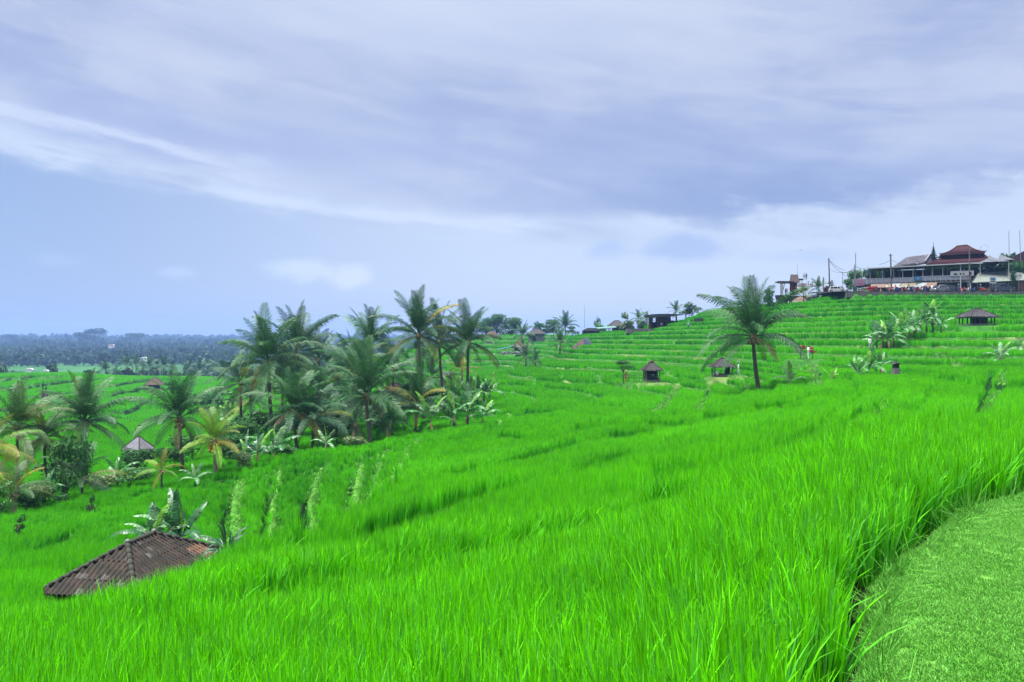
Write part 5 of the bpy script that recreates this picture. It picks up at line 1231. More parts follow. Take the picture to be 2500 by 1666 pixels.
# ------------------------------------------------------------------ wooden pavilion on the skyline
D0 = 212
def pav():
    b = P(1592, 803, D0); o = thing('wooden_pavilion', 'open timber pavilion with flat slanting dark roof on the skyline', 'pavilion', (b.x, b.y, b.z), R(-4))
    k = D0 / F
    def X_(px): return (px - 1592) * k
    def Z_(py): return (803 - py) * k
    MB().box((X_(1600), 1.5, -.6), (15, 7, 1.2)).build('platform', concrete, o)
    for px in (1587, 1592, 1594, 1605, 1611, 1617): MB().tube([(X_(px), 0 if px % 2 else 2.5, 0), (X_(px) + .1, 0 if px % 2 else 2.5, Z_(776))], [.26, .18], 7).build('post', timber_r, o)
    for px in (1586, 1589, 1627): MB().tube([(X_(px), .4, 0), (X_(px) + .1, .4, Z_(776))], [.34, .24], 7).build('post', timber_r, o)
    MB().prism([(X_(1574), Z_(770)), (X_(1587), Z_(775.5)), (X_(1627), Z_(774)), (X_(1664), Z_(769.3)), (X_(1664), Z_(768.6)), (X_(1630), Z_(767)), (X_(1604), Z_(767.2)), (X_(1585), Z_(769.3))], -1.5, 4.5, 'XZ').build('roof', mat('dark_slate_roof', (.055, .065, .085), .6), o)
    sl = MB()
    for i in range(12): sl.box((X_(1628 + i * 3), 1.5, Z_(769.5)), (.12, 6.4, .12))
    s_ = sl.build('pergola_slats', timber, o)
    for px in (1627, 1636, 1651): MB().tube([(X_(px), 0, 0), (X_(px), 0, Z_(770))], [.22, .12], 6).build('pergola_post', timber, o)
    MB().box((X_(1622), 3.2, Z_(785)), (4, .2, 2.6)).build('partition', mat('pinkish_brown_wall', (.30, .17, .17), .8), o)
    MB().box((X_(1612), 2.2, .9), (4.2, .8, 1.8)).build('counter', darkin, o)
    w = thing('retaining_wall', 'dark rough stone wall right of the wooden pavilion', 'wall', (b.x + X_(1646), b.y + .3, b.z), R(-4))
    MB().box((0, 0, Z_(797)), (4.4, .5, 1.3)).build('masonry', stone, w)
    s = thing('stone_block', 'block of grey stone with white edge at the end of the wall', 'stone block', (b.x + X_(1660), b.y - .3, b.z), R(-4))
    MB().box((0, 0, .45), (1.7, .6, 1.3)).build('masonry', stone, s); MB().box((-.75, -.31, .45), (.2, .04, 1.1)).build('white_edge', stone_l, s)
pav()
for l, a, b_, d in (('grey stone terrace wall behind the lone palm crown', (1695, 783), (1758, 780), 188), ('low dark stone wall above the person in the fields', (1724, 796), (1700, 797), 184)):
    p, q2 = P(*a, d), P(*b_, d); o = thing('terrace_wall', l, 'wall', (p + q2) / 2)
    MB().beam(p - (p + q2) / 2, q2 - (p + q2) / 2, .5, 1.0).build('masonry', stone, o)

# ------------------------------------------------------------------ road shelf, kerb and wall
rd = MB().box((108, 180, ROADZ + .02), (76, 15.5, .06)).build('road', asphalt); setp(rd, kind='structure')
rw_ = MB().box((109.5, 171.9, ROADZ - .68), (75, .35, 1.2)).build('roadside_wall', concrete); setp(rw_, 'long low concrete wall between the road and the top rice row', 'wall')
# ------------------------------------------------------------------ restaurant
ex = Vector((P(2370, 0, 178).x - P(2117, 0, 187).x, 178 - 187, 0)); fl_ = ex.length; ex = ex.normalized(); ang = math.atan2(ex.y, ex.x)
O_ = Vector((P(2117, 0, 187).x, 187, ROADZ))
nrm_ = Vector((-ex.y, ex.x, 0))
def FP(px, py, off=0.0):
    """pixel ray cut with the facade plane (off metres behind it) -> local (x, z)"""
    dr = Vector(((px - 1250) / F, 1, (833 - py) / F)); t = (O_ + nrm_ * off).dot(nrm_) / dr.dot(nrm_); w = dr * t - O_
    return w.dot(ex), w.z
def restaurant():
    o = thing('restaurant', 'long two-storey restaurant with open upper deck, white railing and tiered dark red hip roofs', 'restaurant', O_, ang)
    def B3(name, m, x0, x1, z0, z1, y0, y1, par=None): return MB().box(((x0 + x1) / 2, (y0 + y1) / 2, (z0 + z1) / 2), (abs(x1 - x0), abs(y1 - y0), abs(z1 - z0))).build(name, m, par or o)
    xL, xR = FP(2122, 690)[0], FP(2372, 690)[0]; zf = 2.75; zr = 3.9; ze = 6.2
    B3('ground_floor_wall', mat('shaded_plaster', (.16, .15, .16), .8), xL, xR, 0, zf - .2, 3.2, 9)
    for i in range(9):
        x = xL + 1.2 + i * (xR - xL - 2) / 9
        B3('shop_opening', (darkin, mat('blue_shop_panel', (.10, .18, .45), .6), darkin, offwhite, darkin)[i % 5], x, x + 1.5, .1, 2.1, 3.1, 3.19)
    x0 = FP(2082, 690)[0]
    B3('deck_slab', concrete, x0, xR, zf - .22, zf, -.1, 9)
    # railing panels, each its own piece
    nP_ = 24; x = x0
    for i in range(nP_):
        a, b = x0 + (xR - x0) * i / nP_, x0 + (xR - x0) * (i + 1) / nP_; step = .45 if i >= 14 else 0
        B3('railing_panel', offwhite, a + .06, b - .06, zf + .12 + step * .4, zr - .08 + step * .4, -.03, .01)
        MB().box(((a + b) / 2, -.01, zr + step * .4), (b - a, .09, .09)).build('handrail', white, o)
        MB().box((a, -.01, (zf + zr) / 2 + step * .2), (.08, .10, zr - zf + step * .4)).build('baluster_post', white, o)
    for px in (2124, 2155, 2182, 2204, 2229, 2253, 2277, 2302):
        x = FP(px, 670)[0]; B3('column', white, x - .08, x + .08, zf, ze, .15, .31)
    for px in (2345,): x = FP(px, 670)[0]; B3('column', white, x - .12, x + .12, 0, ze + .3, -.15, .1)
    B3('inner_wall', darkin, xL + 3, xR + 2, zf, ze, 7.0, 7.2)
    for k in range(6):
        x = xL + 3 + k * 3.3; B3('inner_pillar', mat('grey_inner_pillar', (.35, .35, .38), .7), x, x + .35, zf, ze, 3.6, 3.9)
    # canopy: long thin white-edged roof rising to the right
    a, b = FP(2120, 658), FP(2378, 641)
    MB().prism([(a[0], ze - .02), (b[0], ze + .32), (b[0], ze + .50), (a[0], ze + .14)], -.5, 7.2, 'XZ').build('canopy', mat('canopy_sheet', (.30, .33, .38), .5), o)
    MB().prism([(a[0], ze + .0), (b[0], ze + .34), (b[0], ze + .56), (a[0], ze + .22)], -.62, -.505, 'XZ').build('canopy_edge', white, o)
    q = random.Random(5)
    for k in range(16):
        x = q.uniform(xL + 1, xR); MB().ball((x, q.uniform(.8, 4), ze - .5), .13, 6).build('lantern', white, o)
    for k in range(14):
        x = q.uniform(xL + .8, xR - 1); y = q.uniform(1, 5.5)
        t = MB(); t.box((x, y, zf + .72), (1.1, .7, .05)); t.box((x, y, zf + .35), (.1, .1, .7)); t.build('table', timber_r, o)
        c = MB(); c.box((x + .8, y, zf + .45), (.42, .42, .05)); c.box((x + 1.0, y, zf + .75), (.05, .42, .6)); c.box((x + .8, y, zf + .22), (.08, .08, .45)); c.build('chair', white if k % 3 == 0 else timber, o)
    # patchy grey gable roof
    def world_local(px, py, off): x, z = FP(px, py, off); return Vector((x, off, z))
    A, B1 = world_local(2200, 645, 7), world_local(2257, 640, 7); C1, D1 = world_local(2272, 620.5, 11.5), world_local(2213, 628, 11.5); E1 = world_local(2292, 640, 14); A2 = world_local(2180, 650, 7)
    g = MB(); g.add([A2 + Vector((0, 0, -.1)), B1 + Vector((-.2, 0, -.4)), C1, D1, A2 + Vector((0, 9, 0)), E1], [(0, 1, 2, 3), (3, 2, 5, 4), (1, 5, 2), (0, 3, 4)]); rf = g.build('gable_roof', greyroof, o)
    sh = MB(); q = random.Random(2)
    for _ in range(900):
        u, s = q.random(), q.random(); p = (A2.lerp(B1, u)).lerp(D1.lerp(C1, u), s) + Vector((0, -.05, .03)); w = q.uniform(.1, .25)
        sh.add([p, p + Vector((w, 0, .02)), p + Vector((w, -.25, -.06 - q.random() * .1)), p + Vector((0, -.25, -.1 + q.random() * .1))], [(0, 1, 2, 3)])
    s_ = sh.build('shingles', greyroof, rf); s_['kind'] = 'stuff'
    MB().beam(B1 + Vector((-.2, -.1, -.3)), C1 + Vector((0, -.1, .1)), .25, .3).build('barge_board', offwhite, rf); MB().beam(C1, E1, .25, .3).build('barge_board', offwhite, rf)
    MB().add([B1 + Vector((0, .3, -.4)), E1 + Vector((0, 0, -.1)), C1 + Vector((0, .1, -.2))], [(0, 1, 2)]).build('gable_wall', timber_r, rf)
    # two-tier red hip roof
    def hipface(name, px_l, px_r, py_e, tl_, tr_, py_t, y0, y1, yt, up=0.0):
        fl, fr = world_local(px_l, py_e[0], y0), world_local(px_r, py_e[1], y0); tl2, tr2 = world_local(tl_, py_t[0], yt), world_local(tr_, py_t[1], yt)
        bl, br = fl + Vector((0, y1 - y0, 0)), fr + Vector((0, y1 - y0, 0)); zb = min(fl.z, fr.z)
        # courses: real steps running along the slopes
        m = MB(); N = 14
        cs = [fl, fr, br, bl]; ts = [tl2, tr2, tr2 + Vector((0, .3, 0)), tl2 + Vector((0, .3, 0))]
        for k in range(N):
            for i in range(4):
                j = (i + 1) % 4; s0, s1 = k / N, (k + 1) / N
                def sag(p, s): return p - Vector((0, 0, math.sin(PI * s) * .35))
                a_, b_ = sag(cs[i].lerp(ts[i], s0), s0), sag(cs[j].lerp(ts[j], s0), s0); c_, d_ = sag(cs[j].lerp(ts[j], s1), s1), sag(cs[i].lerp(ts[i], s1), s1)
                lift = Vector((0, 0, .09)); m.add([a_ + lift, b_ + lift, c_, d_, a_, b_], [(0, 1, 2, 3), (4, 5, 1, 0)])
        m.add([cs[0] - Vector((0, 0, .25)), cs[1] - Vector((0, 0, .25)), cs[2] - Vector((0, 0, .25)), cs[3] - Vector((0, 0, .25)), cs[0], cs[1], cs[2], cs[3]], [(0, 3, 2, 1), (0, 1, 5, 4), (1, 2, 6, 5), (2, 3, 7, 6), (3, 0, 4, 7)])
        r = m.build(name, redroof, o)
        rc = MB()
        for i in range(4): rc.tube([cs[i].lerp(ts[i], s) - Vector((0, 0, math.sin(PI * s) * .35 - .1)) for s in (0, .25, .5, .75, 1)], .14, 5)
        rc.tube([tl2 + Vector((0, 0, .12)), tr2 + Vector((0, 0, .12))], .15, 5); rc.build('ridge_cap', mat('dark_red_ridge', (.11, .025, .03), .7), r)
        for i in range(4): MB().tube([cs[i] + Vector((0, 0, .1)), cs[i] + (cs[i] - ts[i]).normalized() * .5 + Vector((0, 0, .55))], [.14, .04], 5).build('upturned_corner', mat('dark_red_ridge', (.11, .025, .03)), r)
        return r
    hipface('lower_red_roof', 2262, 2440, (646, 640), 2312, 2395, (621, 617), 1.5, 14, 6.5)
    hipface('upper_red_roof', 2296, 2405, (621.5, 615.5), 2336, 2362, (602.5, 600), 4.0, 12, 7.6)
    B3('roof_fascia', white, FP(2335, 644)[0], FP(2400, 644)[0], 6.55, 6.85, .3, .5)
    x, z = FP(2335, 668); s = B3('white_banner', white, x - 1.2, x + 3.4, zf + 1.15, zf + 2.3, -.12, -.06)
    for dx, w in ((-.2, .7), (.8, .35), (1.4, .3)): MB().box((x + dx, -.14, zf + 1.6), (w, .03, .35)).build('printed_mark', wire_m, s)
    # spire on the skyline
    p = world_local(2279, 635, 12)
    sp_ = MB()
    for k in range(7): sp_.prism([(p.x + math.cos(a) * (1.05 - k * .14), p.y + math.sin(a) * (1.05 - k * .14)) for a in [i * PI / 4 for i in range(8)]], p.z + k * .45, p.z + k * .45 + .2); sp_.tube([p + Vector((0, 0, k * .45)), p + Vector((0, 0, k * .45 + .45))], .4 - k * .04, 6)
    sp_.tube([p + Vector((0, 0, 3)), p + Vector((0, 0, 4.4))], [.08, .02], 5); sp_.build('tiered_spire', mat('dark_green_spire', (.035, .06, .05), .8), o)
    return o
restaurant()
def board(name, label, cat, px, py, w, h, off, m, marks=(), oval=False, post=None, round_=False):
    x, z = FP(px, py, off); p = O_ + ex * x + nrm_ * off; o = thing(name, label, cat, (p.x, p.y, ROADZ), ang)
    z0 = z
    if oval or round_:
        n = 20; MB().prism([(math.cos(2 * PI * k / n) * w / 2, z0 + math.sin(2 * PI * k / n) * h / 2) for k in range(n)], -.05, .05, 'XZ').build('panel', m, o)
    else: MB().box((0, 0, z0), (w, .1, h)).build('panel', m, o)
    for (dx, dz, mw, mh, mm) in marks: MB().box((dx, -.065, z0 + dz), (mw, .03, mh)).build('printed_mark', mm, o)
    if post: 
        for dx in post: MB().box((dx, .1, (z0 - h / 2) / 2), (.10, .10, z0 - h / 2)).build('post', grey_post, o)
    else: MB().box((0, .5, z0), (.08, .9, .08)).build('bracket', grey_post, o)
    return o
navy = mat('navy_print', (.05, .06, .12), .6); redp = mat('red_print', (.5, .05, .05), .6); bluep = mat('blue_sign', (.06, .25, .50), .4, var=.08); pinkp = mat('pink_banner', (.60, .24, .38), .6)
board('oval_sign', 'blue oval sign with pale mark on the restaurant railing', 'sign', 2241, 680, 1.75, 1.0, -.3, bluep, [(0, .1, .1, .3, white), (0, -.15, .22, .16, white)], oval=True)
board('banner', 'pink and purple banner hung at the left end of the deck', 'banner', 2100, 690, 1.7, 1.5, -.3, pinkp, [(0, -.3, 1.2, .12, mat('violet_print', (.3, .2, .5))), (0, .1, 1.3, .2, offwhite)])
board('roadside_sign', 'white roadside board with dark and red writing beside the green bin', 'sign', 2101, 709, 1.75, .85, -1.6, white, [(-.3, .12, .5, .22, navy), (.35, .1, .4, .25, navy), (0, -.22, 1.4, .14, redp)], post=(-.7, .7))
board('hanging_board', 'small dark framed board at the left end of the upper deck', 'sign', 2118, 665, .7, .95, -.2, mat('slate_board', (.12, .18, .26), .5), [(0, .1, .3, .4, bluep)])
board('round_edged_sign', 'white sign with orange lettering on the pole before the restaurant', 'sign', 2363, 677, .95, 1.05, -2.2, offwhite, [(0, .18, .7, .2, redp), (0, -.12, .7, .15, mat('orange_print', (.6, .25, .08)))], post=(0,))
board('shop_sign', 'white and blue two-post board in front of the pale green roof', 'sign', 2424, 683, 1.25, 1.6, -4.5, white, [(0, .3, .9, .12, bluep), (0, .05, .8, .3, bluep), (0, -.4, .9, .15, navy)], post=(-.55, .55))
board('round_sign', 'round white disc sign by the leafy post at far right', 'sign', 2486, 674, 1.5, 1.5, -5.5, white, [(-.35, 0, .4, .12, navy), (.3, .08, .35, .12, navy)], round_=True, post=(.1,))
# market stalls
gs = 'stalls with slanting roofs in front of the restaurant'
for i, (px, w, m_, l) in enumerate(((2150, 4.1, mat('tan_awning', (.34, .25, .20), .85, c2=(.24, .17, .14)), 'longest stall with pinkish tan slanting roof at the left'), (2188, 1.8, mat('pale_grey_awning', (.42, .46, .48), .8), 'stall with pale grey-white roof, second from the left'),
        (2208, 1.6, mat('khaki_awning', (.33, .29, .20), .85), 'stall with khaki roof in the middle of the row'), (2228, 1.8, mat('olive_awning', (.28, .25, .16), .85), 'stall with olive-brown roof right of the khaki one'),
        (2249, 1.7, mat('pale_grey_awning', (.42, .46, .48), .8), 'stall with light grey roof second from the right'), (2271, 2.2, mat('brown_awning', (.30, .20, .13), .85), 'rightmost stall with warm brown thatch roof'))):
    x, z = FP(px, 702, -2.0); p = O_ + ex * x - nrm_ * 2.0; o = thing('market_stall', l, 'stall', (p.x, p.y, ROADZ), ang, gs)
    MB().add([(-w / 2 - .3, -.9, 1.55), (w / 2, -.9, 1.55), (w / 2 + .35, .9, 2.45), (-w / 2 + .05, .9, 2.45), (-w / 2 - .3, -.9, 1.62), (w / 2, -.9, 1.62), (w / 2 + .35, .9, 2.53), (-w / 2 + .05, .9, 2.53)], [(0, 3, 2, 1), (4, 5, 6, 7), (0, 1, 5, 4), (1, 2, 6, 5), (2, 3, 7, 6), (3, 0, 4, 7)]).build('awning', m_, o)
    for sx in (-1, 1):
        for sy in (-.8, .8): MB().box((sx * (w / 2 - .15), sy, .8), (.08, .08, 1.6 if sy < 0 else 1.7)).build('post', timber, o)
    MB().box((0, .2, .45), (w - .5, .8, .9)).build('counter', timber_r, o)
    for k in range(int(w * 2)): MB().box((-w / 2 + .4 + k * .45, .1, 1.05), (.3, .3, .3)).build('goods_box', [white, pinkp, bluep, mat('yellow_goods', (.6, .45, .1))][(k + i) % 4], o)
# right-hand pale green shop
def shop():
    x, z = FP(2440, 690, -1); p = O_ + ex * x + nrm_ * 1.0; o = thing('roadside_shop', 'roadside shop under a long pale green sheet roof at far right', 'shop', (p.x, p.y, ROADZ), R(-6))
    L = 9.5
    MB().box((.5, 2.5, 1.3), (L - 1, 4, 2.6)).build('wall', mat('shop_plaster', (.25, .24, .20), .8), o)
    m = MB(); m.add([(-5.9, -1.6, 2.2), (5.6, -1.6, 2.75), (5.8, 2.5, 5.2), (-3.0, 2.5, 4.7), (-5.9, -1.6, 2.08), (5.6, -1.6, 2.63), (5.8, 2.5, 5.08), (-3.0, 2.5, 4.58), (-4.0, 6, 2.6), (5.8, 6, 2.6)], [(0, 1, 2, 3), (4, 7, 6, 5), (0, 4, 5, 1), (3, 2, 9, 8), (0, 3, 8)]); rf = m.build('roof', greenroof, o)
    rb_ = MB()
    for k in range(22):
        u = k / 21; a = Vector((-5.9, -1.6, 2.22)).lerp(Vector((5.6, -1.6, 2.77)), u); b = Vector((-3.0, 2.5, 4.72)).lerp(Vector((5.8, 2.5, 5.22)), u); rb_.beam(a, b, .05, .05)
    rb_.build('roof_ribs', greenroof, rf)
    for xx in (-4.8, -2.3, .2, 2.6, 5.0): MB().box((xx, -1.0, 1.2), (.14, .14, 2.4)).build('post', white if xx < -4 else timber, o)
    for i, xx in enumerate((-3.4, -1.0, 1.4, 3.6)): MB().box((xx, .45, 1.1), (1.6, .08, 2.0)).build('shop_opening', (darkin, mat('teal_door', (.05, .18, .16)), darkin, timber_r)[i], o)
    MB().box((-2.5, -1.2, .45), (4.5, .3, .9)).build('low_red_wall', mat('faded_red_paint', (.40, .14, .13), .7), o)
    for k in range(4):
        c = MB(); c.box((-3.6 + k * .9, -1.7, .45), (.4, .4, .06)); c.box((-3.6 + k * .9, -1.5, .75), (.4, .05, .55))
        for a in (-.16, .16):
            for b in (-.16, .16): c.box((-3.6 + k * .9 + a, -1.7 + b, .22), (.05, .05, .44))
        c.build('rattan_chair', mat('rattan', (.5, .36, .16), .8), o)
shop()
# grey peaked canopies and far right roof
def tent(label, px_l, px_r, py_e, pxt, pyt, off, m):
    a, ze = FP(px_l, py_e, off); b, _ = FP(px_r, py_e, off); t, zt = FP(pxt, pyt, off); p = O_ + nrm_ * off; w = (b - a) / 2; c = (a + b) / 2
    o = thing('peaked_canopy', label, 'canopy', (p + ex * c + Vector((0, 0, 0))), ang); n = 8; m_ = MB(); rings = []
    for k in range(n + 1):
        s = k / n; r = (1 - s) ** 1.7; zz = ze + (zt - ze) * s; cx = (t - c) * s
        rings.append([(cx + sx * w * r, sy * w * .8 * r, zz) for sx, sy in ((-1, -1), (1, -1), (1, 1), (-1, 1))])
    vs = [v for r in rings for v in r]; fs = [(k * 4 + i, k * 4 + (i + 1) % 4, k * 4 + 4 + (i + 1) % 4, k * 4 + 4 + i) for k in range(n) for i in range(4)]
    m_.add(vs, fs).build('fabric', m, o)
    for sx in (-1, 1):
        for sy in (-1, 1): MB().box((sx * w * .93, sy * w * .74, ze / 2), (.12, .12, ze)).build('pole', white, o)
greyt = mat('grey_canopy_fabric', (.17, .19, .24), .7, var=.1)
tent('wide grey peaked canopy touching the right end of the red roof', 2388, 2462, 643, 2415, 623, 3, greyt); tent('tall grey peaked canopy with sharp tip near the right border', 2430, 2475, 637, 2442, 618, 8, greyt)
x, z = FP(2500, 640, 10); p = O_ + ex * x + nrm_ * 10; o = thing('gabled_house', 'dark roofed house cut by the right border, steep reddish gable', 'house', (p.x, p.y, ROADZ), ang)
MB().box((1.5, 3, 3.5), (10, 6, 7)).build('wall', timber_r, o)
MB().prism([(-4.9, 7.0), (2.5, 11.4), (10, 7.0)], -.6, 7, 'XZ').build('roof', mat('dark_red_brown_roof', (.12, .05, .07), .7, c2=(.07, .035, .05), scale=2), o)
for l, px, top, off, z0 in (('slim aerial mast leftmost of two at the top right', 2463, 563, 9, 0), ('slim leaning aerial mast nearest the right border', 2489, 563, 9, 0)):
    x, z = FP(px, top, off); p = O_ + ex * x + nrm_ * off; o = thing('aerial_mast', l, 'mast', (p.x, p.y, ROADZ)); MB().tube([(.6 if 'lean' in l else 0.2, 0, 0), (0, 0, z)], [.09, .05], 6).build('pole', grey_post, o)
# hedges and trees about the road
for l, px, off, w, h, c in (('tall dark tree left of the restaurant', 2130, 8, 6.0, 7.4, 'dark'), ('bushy tree just left of the upper deck', 2092, 3, 5.0, 6.2, 'mid'), ('rounded roadside tree left of the pink banner', 2075, 1.0, 3.8, 4.4, 'mid'), ('tree crown over the left half of the deck canopy', 2160, 11, 6, 7.6, 'dark'),
                            ('leafy bush under the right half of the deck', 2315, .8, 4.2, 2.4, 'dark'), ('small green shrub in front of the blue oval sign', 2240, -1.0, 1.5, 2.6, 'mid'), ('shrubs beside the pink banner', 2125, -1.4, 3.2, 1.9, 'mid'),
                            ('long dense hedge tree between restaurant and shop roof', 2400, 5, 7.0, 6.4, 'dark'), ('hedge tree behind the pale green roof', 2440, 6, 7.0, 6.6, 'mid'), ('hedge tree at the right border above the shop roof', 2482, 6, 7.5, 7.6, 'mid'), ('round-topped trees against the sky at the far right', 2468, 16, 5.5, 10.6, 'dark'),
                            ('leafy climber-clad post beside the round disc sign', 2472, -5.2, 1.9, 4.2, 'dark')):
    x, z = FP(px, 700, off); p = O_ + ex * x + nrm_ * off
    o = tree(l, 1250 + p.x / p.y * F, 700, p.y, w, h, c, 'tree' if h > 3 else 'bush', trunk=.1, cat='tree' if h > 3 else 'bush'); o.location.z = ROADZ
for l, px, off in (('dark red cordyline bush overhanging the roadside wall', 2124, -7.5), ('red-leaved bush right of the overhanging cordyline', 2138, -7.3)):
    x, z = FP(px, 720, off); p = O_ + ex * x + nrm_ * off; o = tree(l, 1250 + p.x / p.y * F, 720, p.y, 2.0, 1.9, 'red', 'red_bush', trunk=.05, cat='bush'); o.location.z = ROADZ - .2
x, z = FP(2114, 712, -7.5); p = O_ + ex * x - nrm_ * 7.5; o = rosette('spiky yellow-green plant beside the red cordyline', 1250 + p.x / p.y * F, 712, p.y, .9, .5, 16, 'lime', 'spiky_plant'); o.location.z = ROADZ + .4

# ------------------------------------------------------------------ viewing platform with tower hut and red letters
def platform():
    D = 190; k = D / F; b = P(1945, 754, D); o = thing('viewing_platform', 'round stone viewing platform with pergola and narrow thatched tower at the end of the road', 'viewpoint', b, 0)
    X_ = lambda px: (px - 1945) * k; Z_ = lambda py: (754 - py) * k
    n = 20
    def disc(cx, r, z0, z1, r2=None): 
        m = MB(); r2 = r2 or r; vs = [(cx + math.cos(2 * PI * i / n) * r, 2.5 + math.sin(2 * PI * i / n) * r, z0) for i in range(n)] + [(cx + math.cos(2 * PI * i / n) * r2, 2.5 + math.sin(2 * PI * i / n) * r2, z1) for i in range(n)]
        return m.add(vs, [tuple(range(n))[::-1], tuple(range(n, 2 * n))] + [(i, (i + 1) % n, (i + 1) % n + n, i + n) for i in range(n)])
    disc(X_(1922), 1.6, -3, Z_(733)).build('pier', stone, o, smooth=False)
    disc(X_(1920), 1.6, Z_(732), Z_(720), 1.85).build('parapet', mat('brown_parapet', (.16, .12, .11), .9, c2=(.08, .065, .06), scale=4), o)
    MB().box((X_(1950), 3.5, Z_(738)), (5.5, 4, 3.2)).build('terrace_block', stone, o)
    for px in (1910, 1914): MB().box((X_(px), .9, Z_(703)), (.14 if px > 1912 else .28, .2, 3.3)).build('pergola_post', mat('pinkish_post', (.42, .32, .30), .8), o)
    MB().beam((X_(1913), .9, Z_(715)), (X_(1919), .9, Z_(692)), .12).build('brace', timber, o)
    MB().box((X_(1923), 1.4, Z_(691)), (3.2, .18, .16)).build('beam', timber, o)
    m = MB(); m.box((X_(1923), 2.2, Z_(687)), (3.7, 2.8, .22)); q = random.Random(4)
    for _ in range(80): m.box((X_(1923) + q.uniform(-1.9, 1.7), 2.2 + q.choice((-1.45, 1.45)), Z_(688.5)), (.05, .05, q.uniform(.15, .45)))
    m.build('pergola_roof', thatch_b, o)
    for px in (1934, 1937, 1951): MB().box((X_(px), 1.4, Z_(702)), (.14, .14, 3.2)).build('tower_post', timber_r, o)
    MB().box((X_(1945), 2.2, Z_(702)), (1.2, 1.4, 3.4)).build('tower_core', mat('dark_reed_panel', (.12, .085, .10), .85, c2=(.055, .05, .07), scale=6), o)
    MB().box((X_(1937.5), 1.3, Z_(697)), (.5, .06, 2.2)).build('red_panel', redp, o)
    m = MB(); z0, z1 = Z_(689), Z_(670.5); w0, w1 = .92, .74
    vs = [(X_(1947.5) + sx * w0 * (1.05), 2.2 + sy * w0, z0) for sx, sy in ((-1, -1), (1, -1), (1, 1), (-1, 1))] + [(X_(1947) + sx * w1, 2.2 + sy * w1 * .5, z1) for sx, sy in ((-1, -1), (1, -1), (1, 1), (-1, 1))]
    m.add(vs, [(3, 2, 1, 0), (4, 5, 6, 7), (0, 1, 5, 4), (1, 2, 6, 5), (2, 3, 7, 6), (3, 0, 4, 7)]); m.box((X_(1947), 2.2, z1 + .05), (1.7, .5, .16)); m.build('tower_roof', mat('tower_thatch', (.30, .20, .18), .9, c2=(.16, .13, .15), scale=4, stretch=(4, 4, .7)), o)
    MB().tube([(X_(1955), 2.2, z0 + .5), (X_(1955), 2.2, Z_(643))], [.04, .02], 5).build('lightning_rod', grey_post, o)
    # sign letters standing on thin legs
    s = thing('letter_sign', 'row of big red standing letters on thin white legs along the terrace', 'sign', b + Vector((X_(1970), 1.0, 0)), 0)
    LX = lambda px: (px - 1970) * k
    for i, (px, py0, py1) in enumerate(((1955, 692.5, 698.5), (1959, 691.5, 698.5), (1963, 691.5, 698.5), (1967, 691.5, 698.5), (1971, 691, 698.5), (1977, 687.5, 698), (1983, 692, 698), (1987, 686, 701))):
        w = 3.3 * k; m = MB(); zc, h = Z_((py0 + py1) / 2), (py1 - py0) * k
        if i in (5,): m.box((LX(px), 0, zc), (w * .3, .15, h)); m.box((LX(px), 0, Z_(py0)), (w, .15, .16))
        elif i == 7: m.box((LX(px), 0, zc), (w * .45, .15, h))
        else:
            m.box((LX(px) - w * .35, 0, zc), (w * .22, .15, h)); m.box((LX(px) + w * .35, 0, zc), (w * .22, .15, h)); m.box((LX(px), 0, Z_(py0 + .6)), (w * .8, .14, .10)); m.box((LX(px), 0, Z_((py0 + py1) / 2)), (w * .6, .14, .08))
            if i % 2: m.box((LX(px), 0, Z_(py1 - .4)), (w * .8, .14, .10))
        m.build('sign_letter', redp, s)
        MB().box((LX(px), .03, Z_((py1 + 711) / 2)), (.05, .05, (711 - py1) * k)).build('leg', white, s)
    MB().box((LX(1970), .05, Z_(699.2)), (6.2 * .5 + .4, .12, .10)).build('rail', redp, s)
    # lookout nest
    s = thing('lookout_nest', 'raised round lookout basket on thin posts behind the red letters', 'lookout', b + Vector((X_(1965), 3, 0)), 0)
    disc(0, .62, Z_(682), Z_(679), .72).build('basket', darkin, s, (0, -2.5, 0))
    for dx in (-.5, -.15, .25, .5): MB().box((dx, 0, Z_(696)), (.06, .06, 2.8)).build('post', timber_r if dx < 0 else white, s)
    s = thing('conical_thatch_kiosk', 'tan mushroom-shaped thatch kiosk below the viewing platform', 'kiosk', b + Vector((X_(1947), -1.2, 0)), 0)
    m = MB(); r0, n2 = 1.95, 22; zt = Z_(724)
    vs = [(math.cos(2 * PI * i / n2) * r0, math.sin(2 * PI * i / n2) * r0, Z_(739)) for i in range(n2)] + [(math.cos(2 * PI * i / n2) * r0 * .55 + .2, math.sin(2 * PI * i / n2) * r0 * .55, Z_(729)) for i in range(n2)] + [(.4, 0, zt)]
    m.add(vs, [(i, (i + 1) % n2, (i + 1) % n2 + n2, i + n2) for i in range(n2)] + [(n2 + i, n2 + (i + 1) % n2, 2 * n2) for i in range(n2)]); m.build('thatch_roof', mat('tan_thatch', (.32, .23, .18), .95, c2=(.20, .14, .11), scale=5), s)
    for a in range(6): MB().box((math.cos(a) * 1.4, math.sin(a) * 1.4, Z_(747)), (.1, .1, 1.6)).build('post', grey_post, s)
    MB().box((.2, .3, .7), (1.4, 1.0, 1.5)).build('counter', darkin, s)
    w = thing('stone_terrace', 'dark stone terrace wall with a white doorway slab left of the white van', 'wall', b + Vector((X_(2003), .5, 0)), 0)
    MB().box((0, 0, Z_(739)), (4.4, 3, 3.0)).build('masonry', stone, w); MB().box((-1.6, -1.55, Z_(743)), (.28, .1, 1.3)).build('white_slab', stone_l, w); MB().box((.1, -.2, Z_(715)), (4.6, 3.4, .12)).build('coping', stone_l, w)
    MB().box((3.2, 0, Z_(727)), (2.6, 3, 1.2)).build('wing_wall', stone, w)
platform()
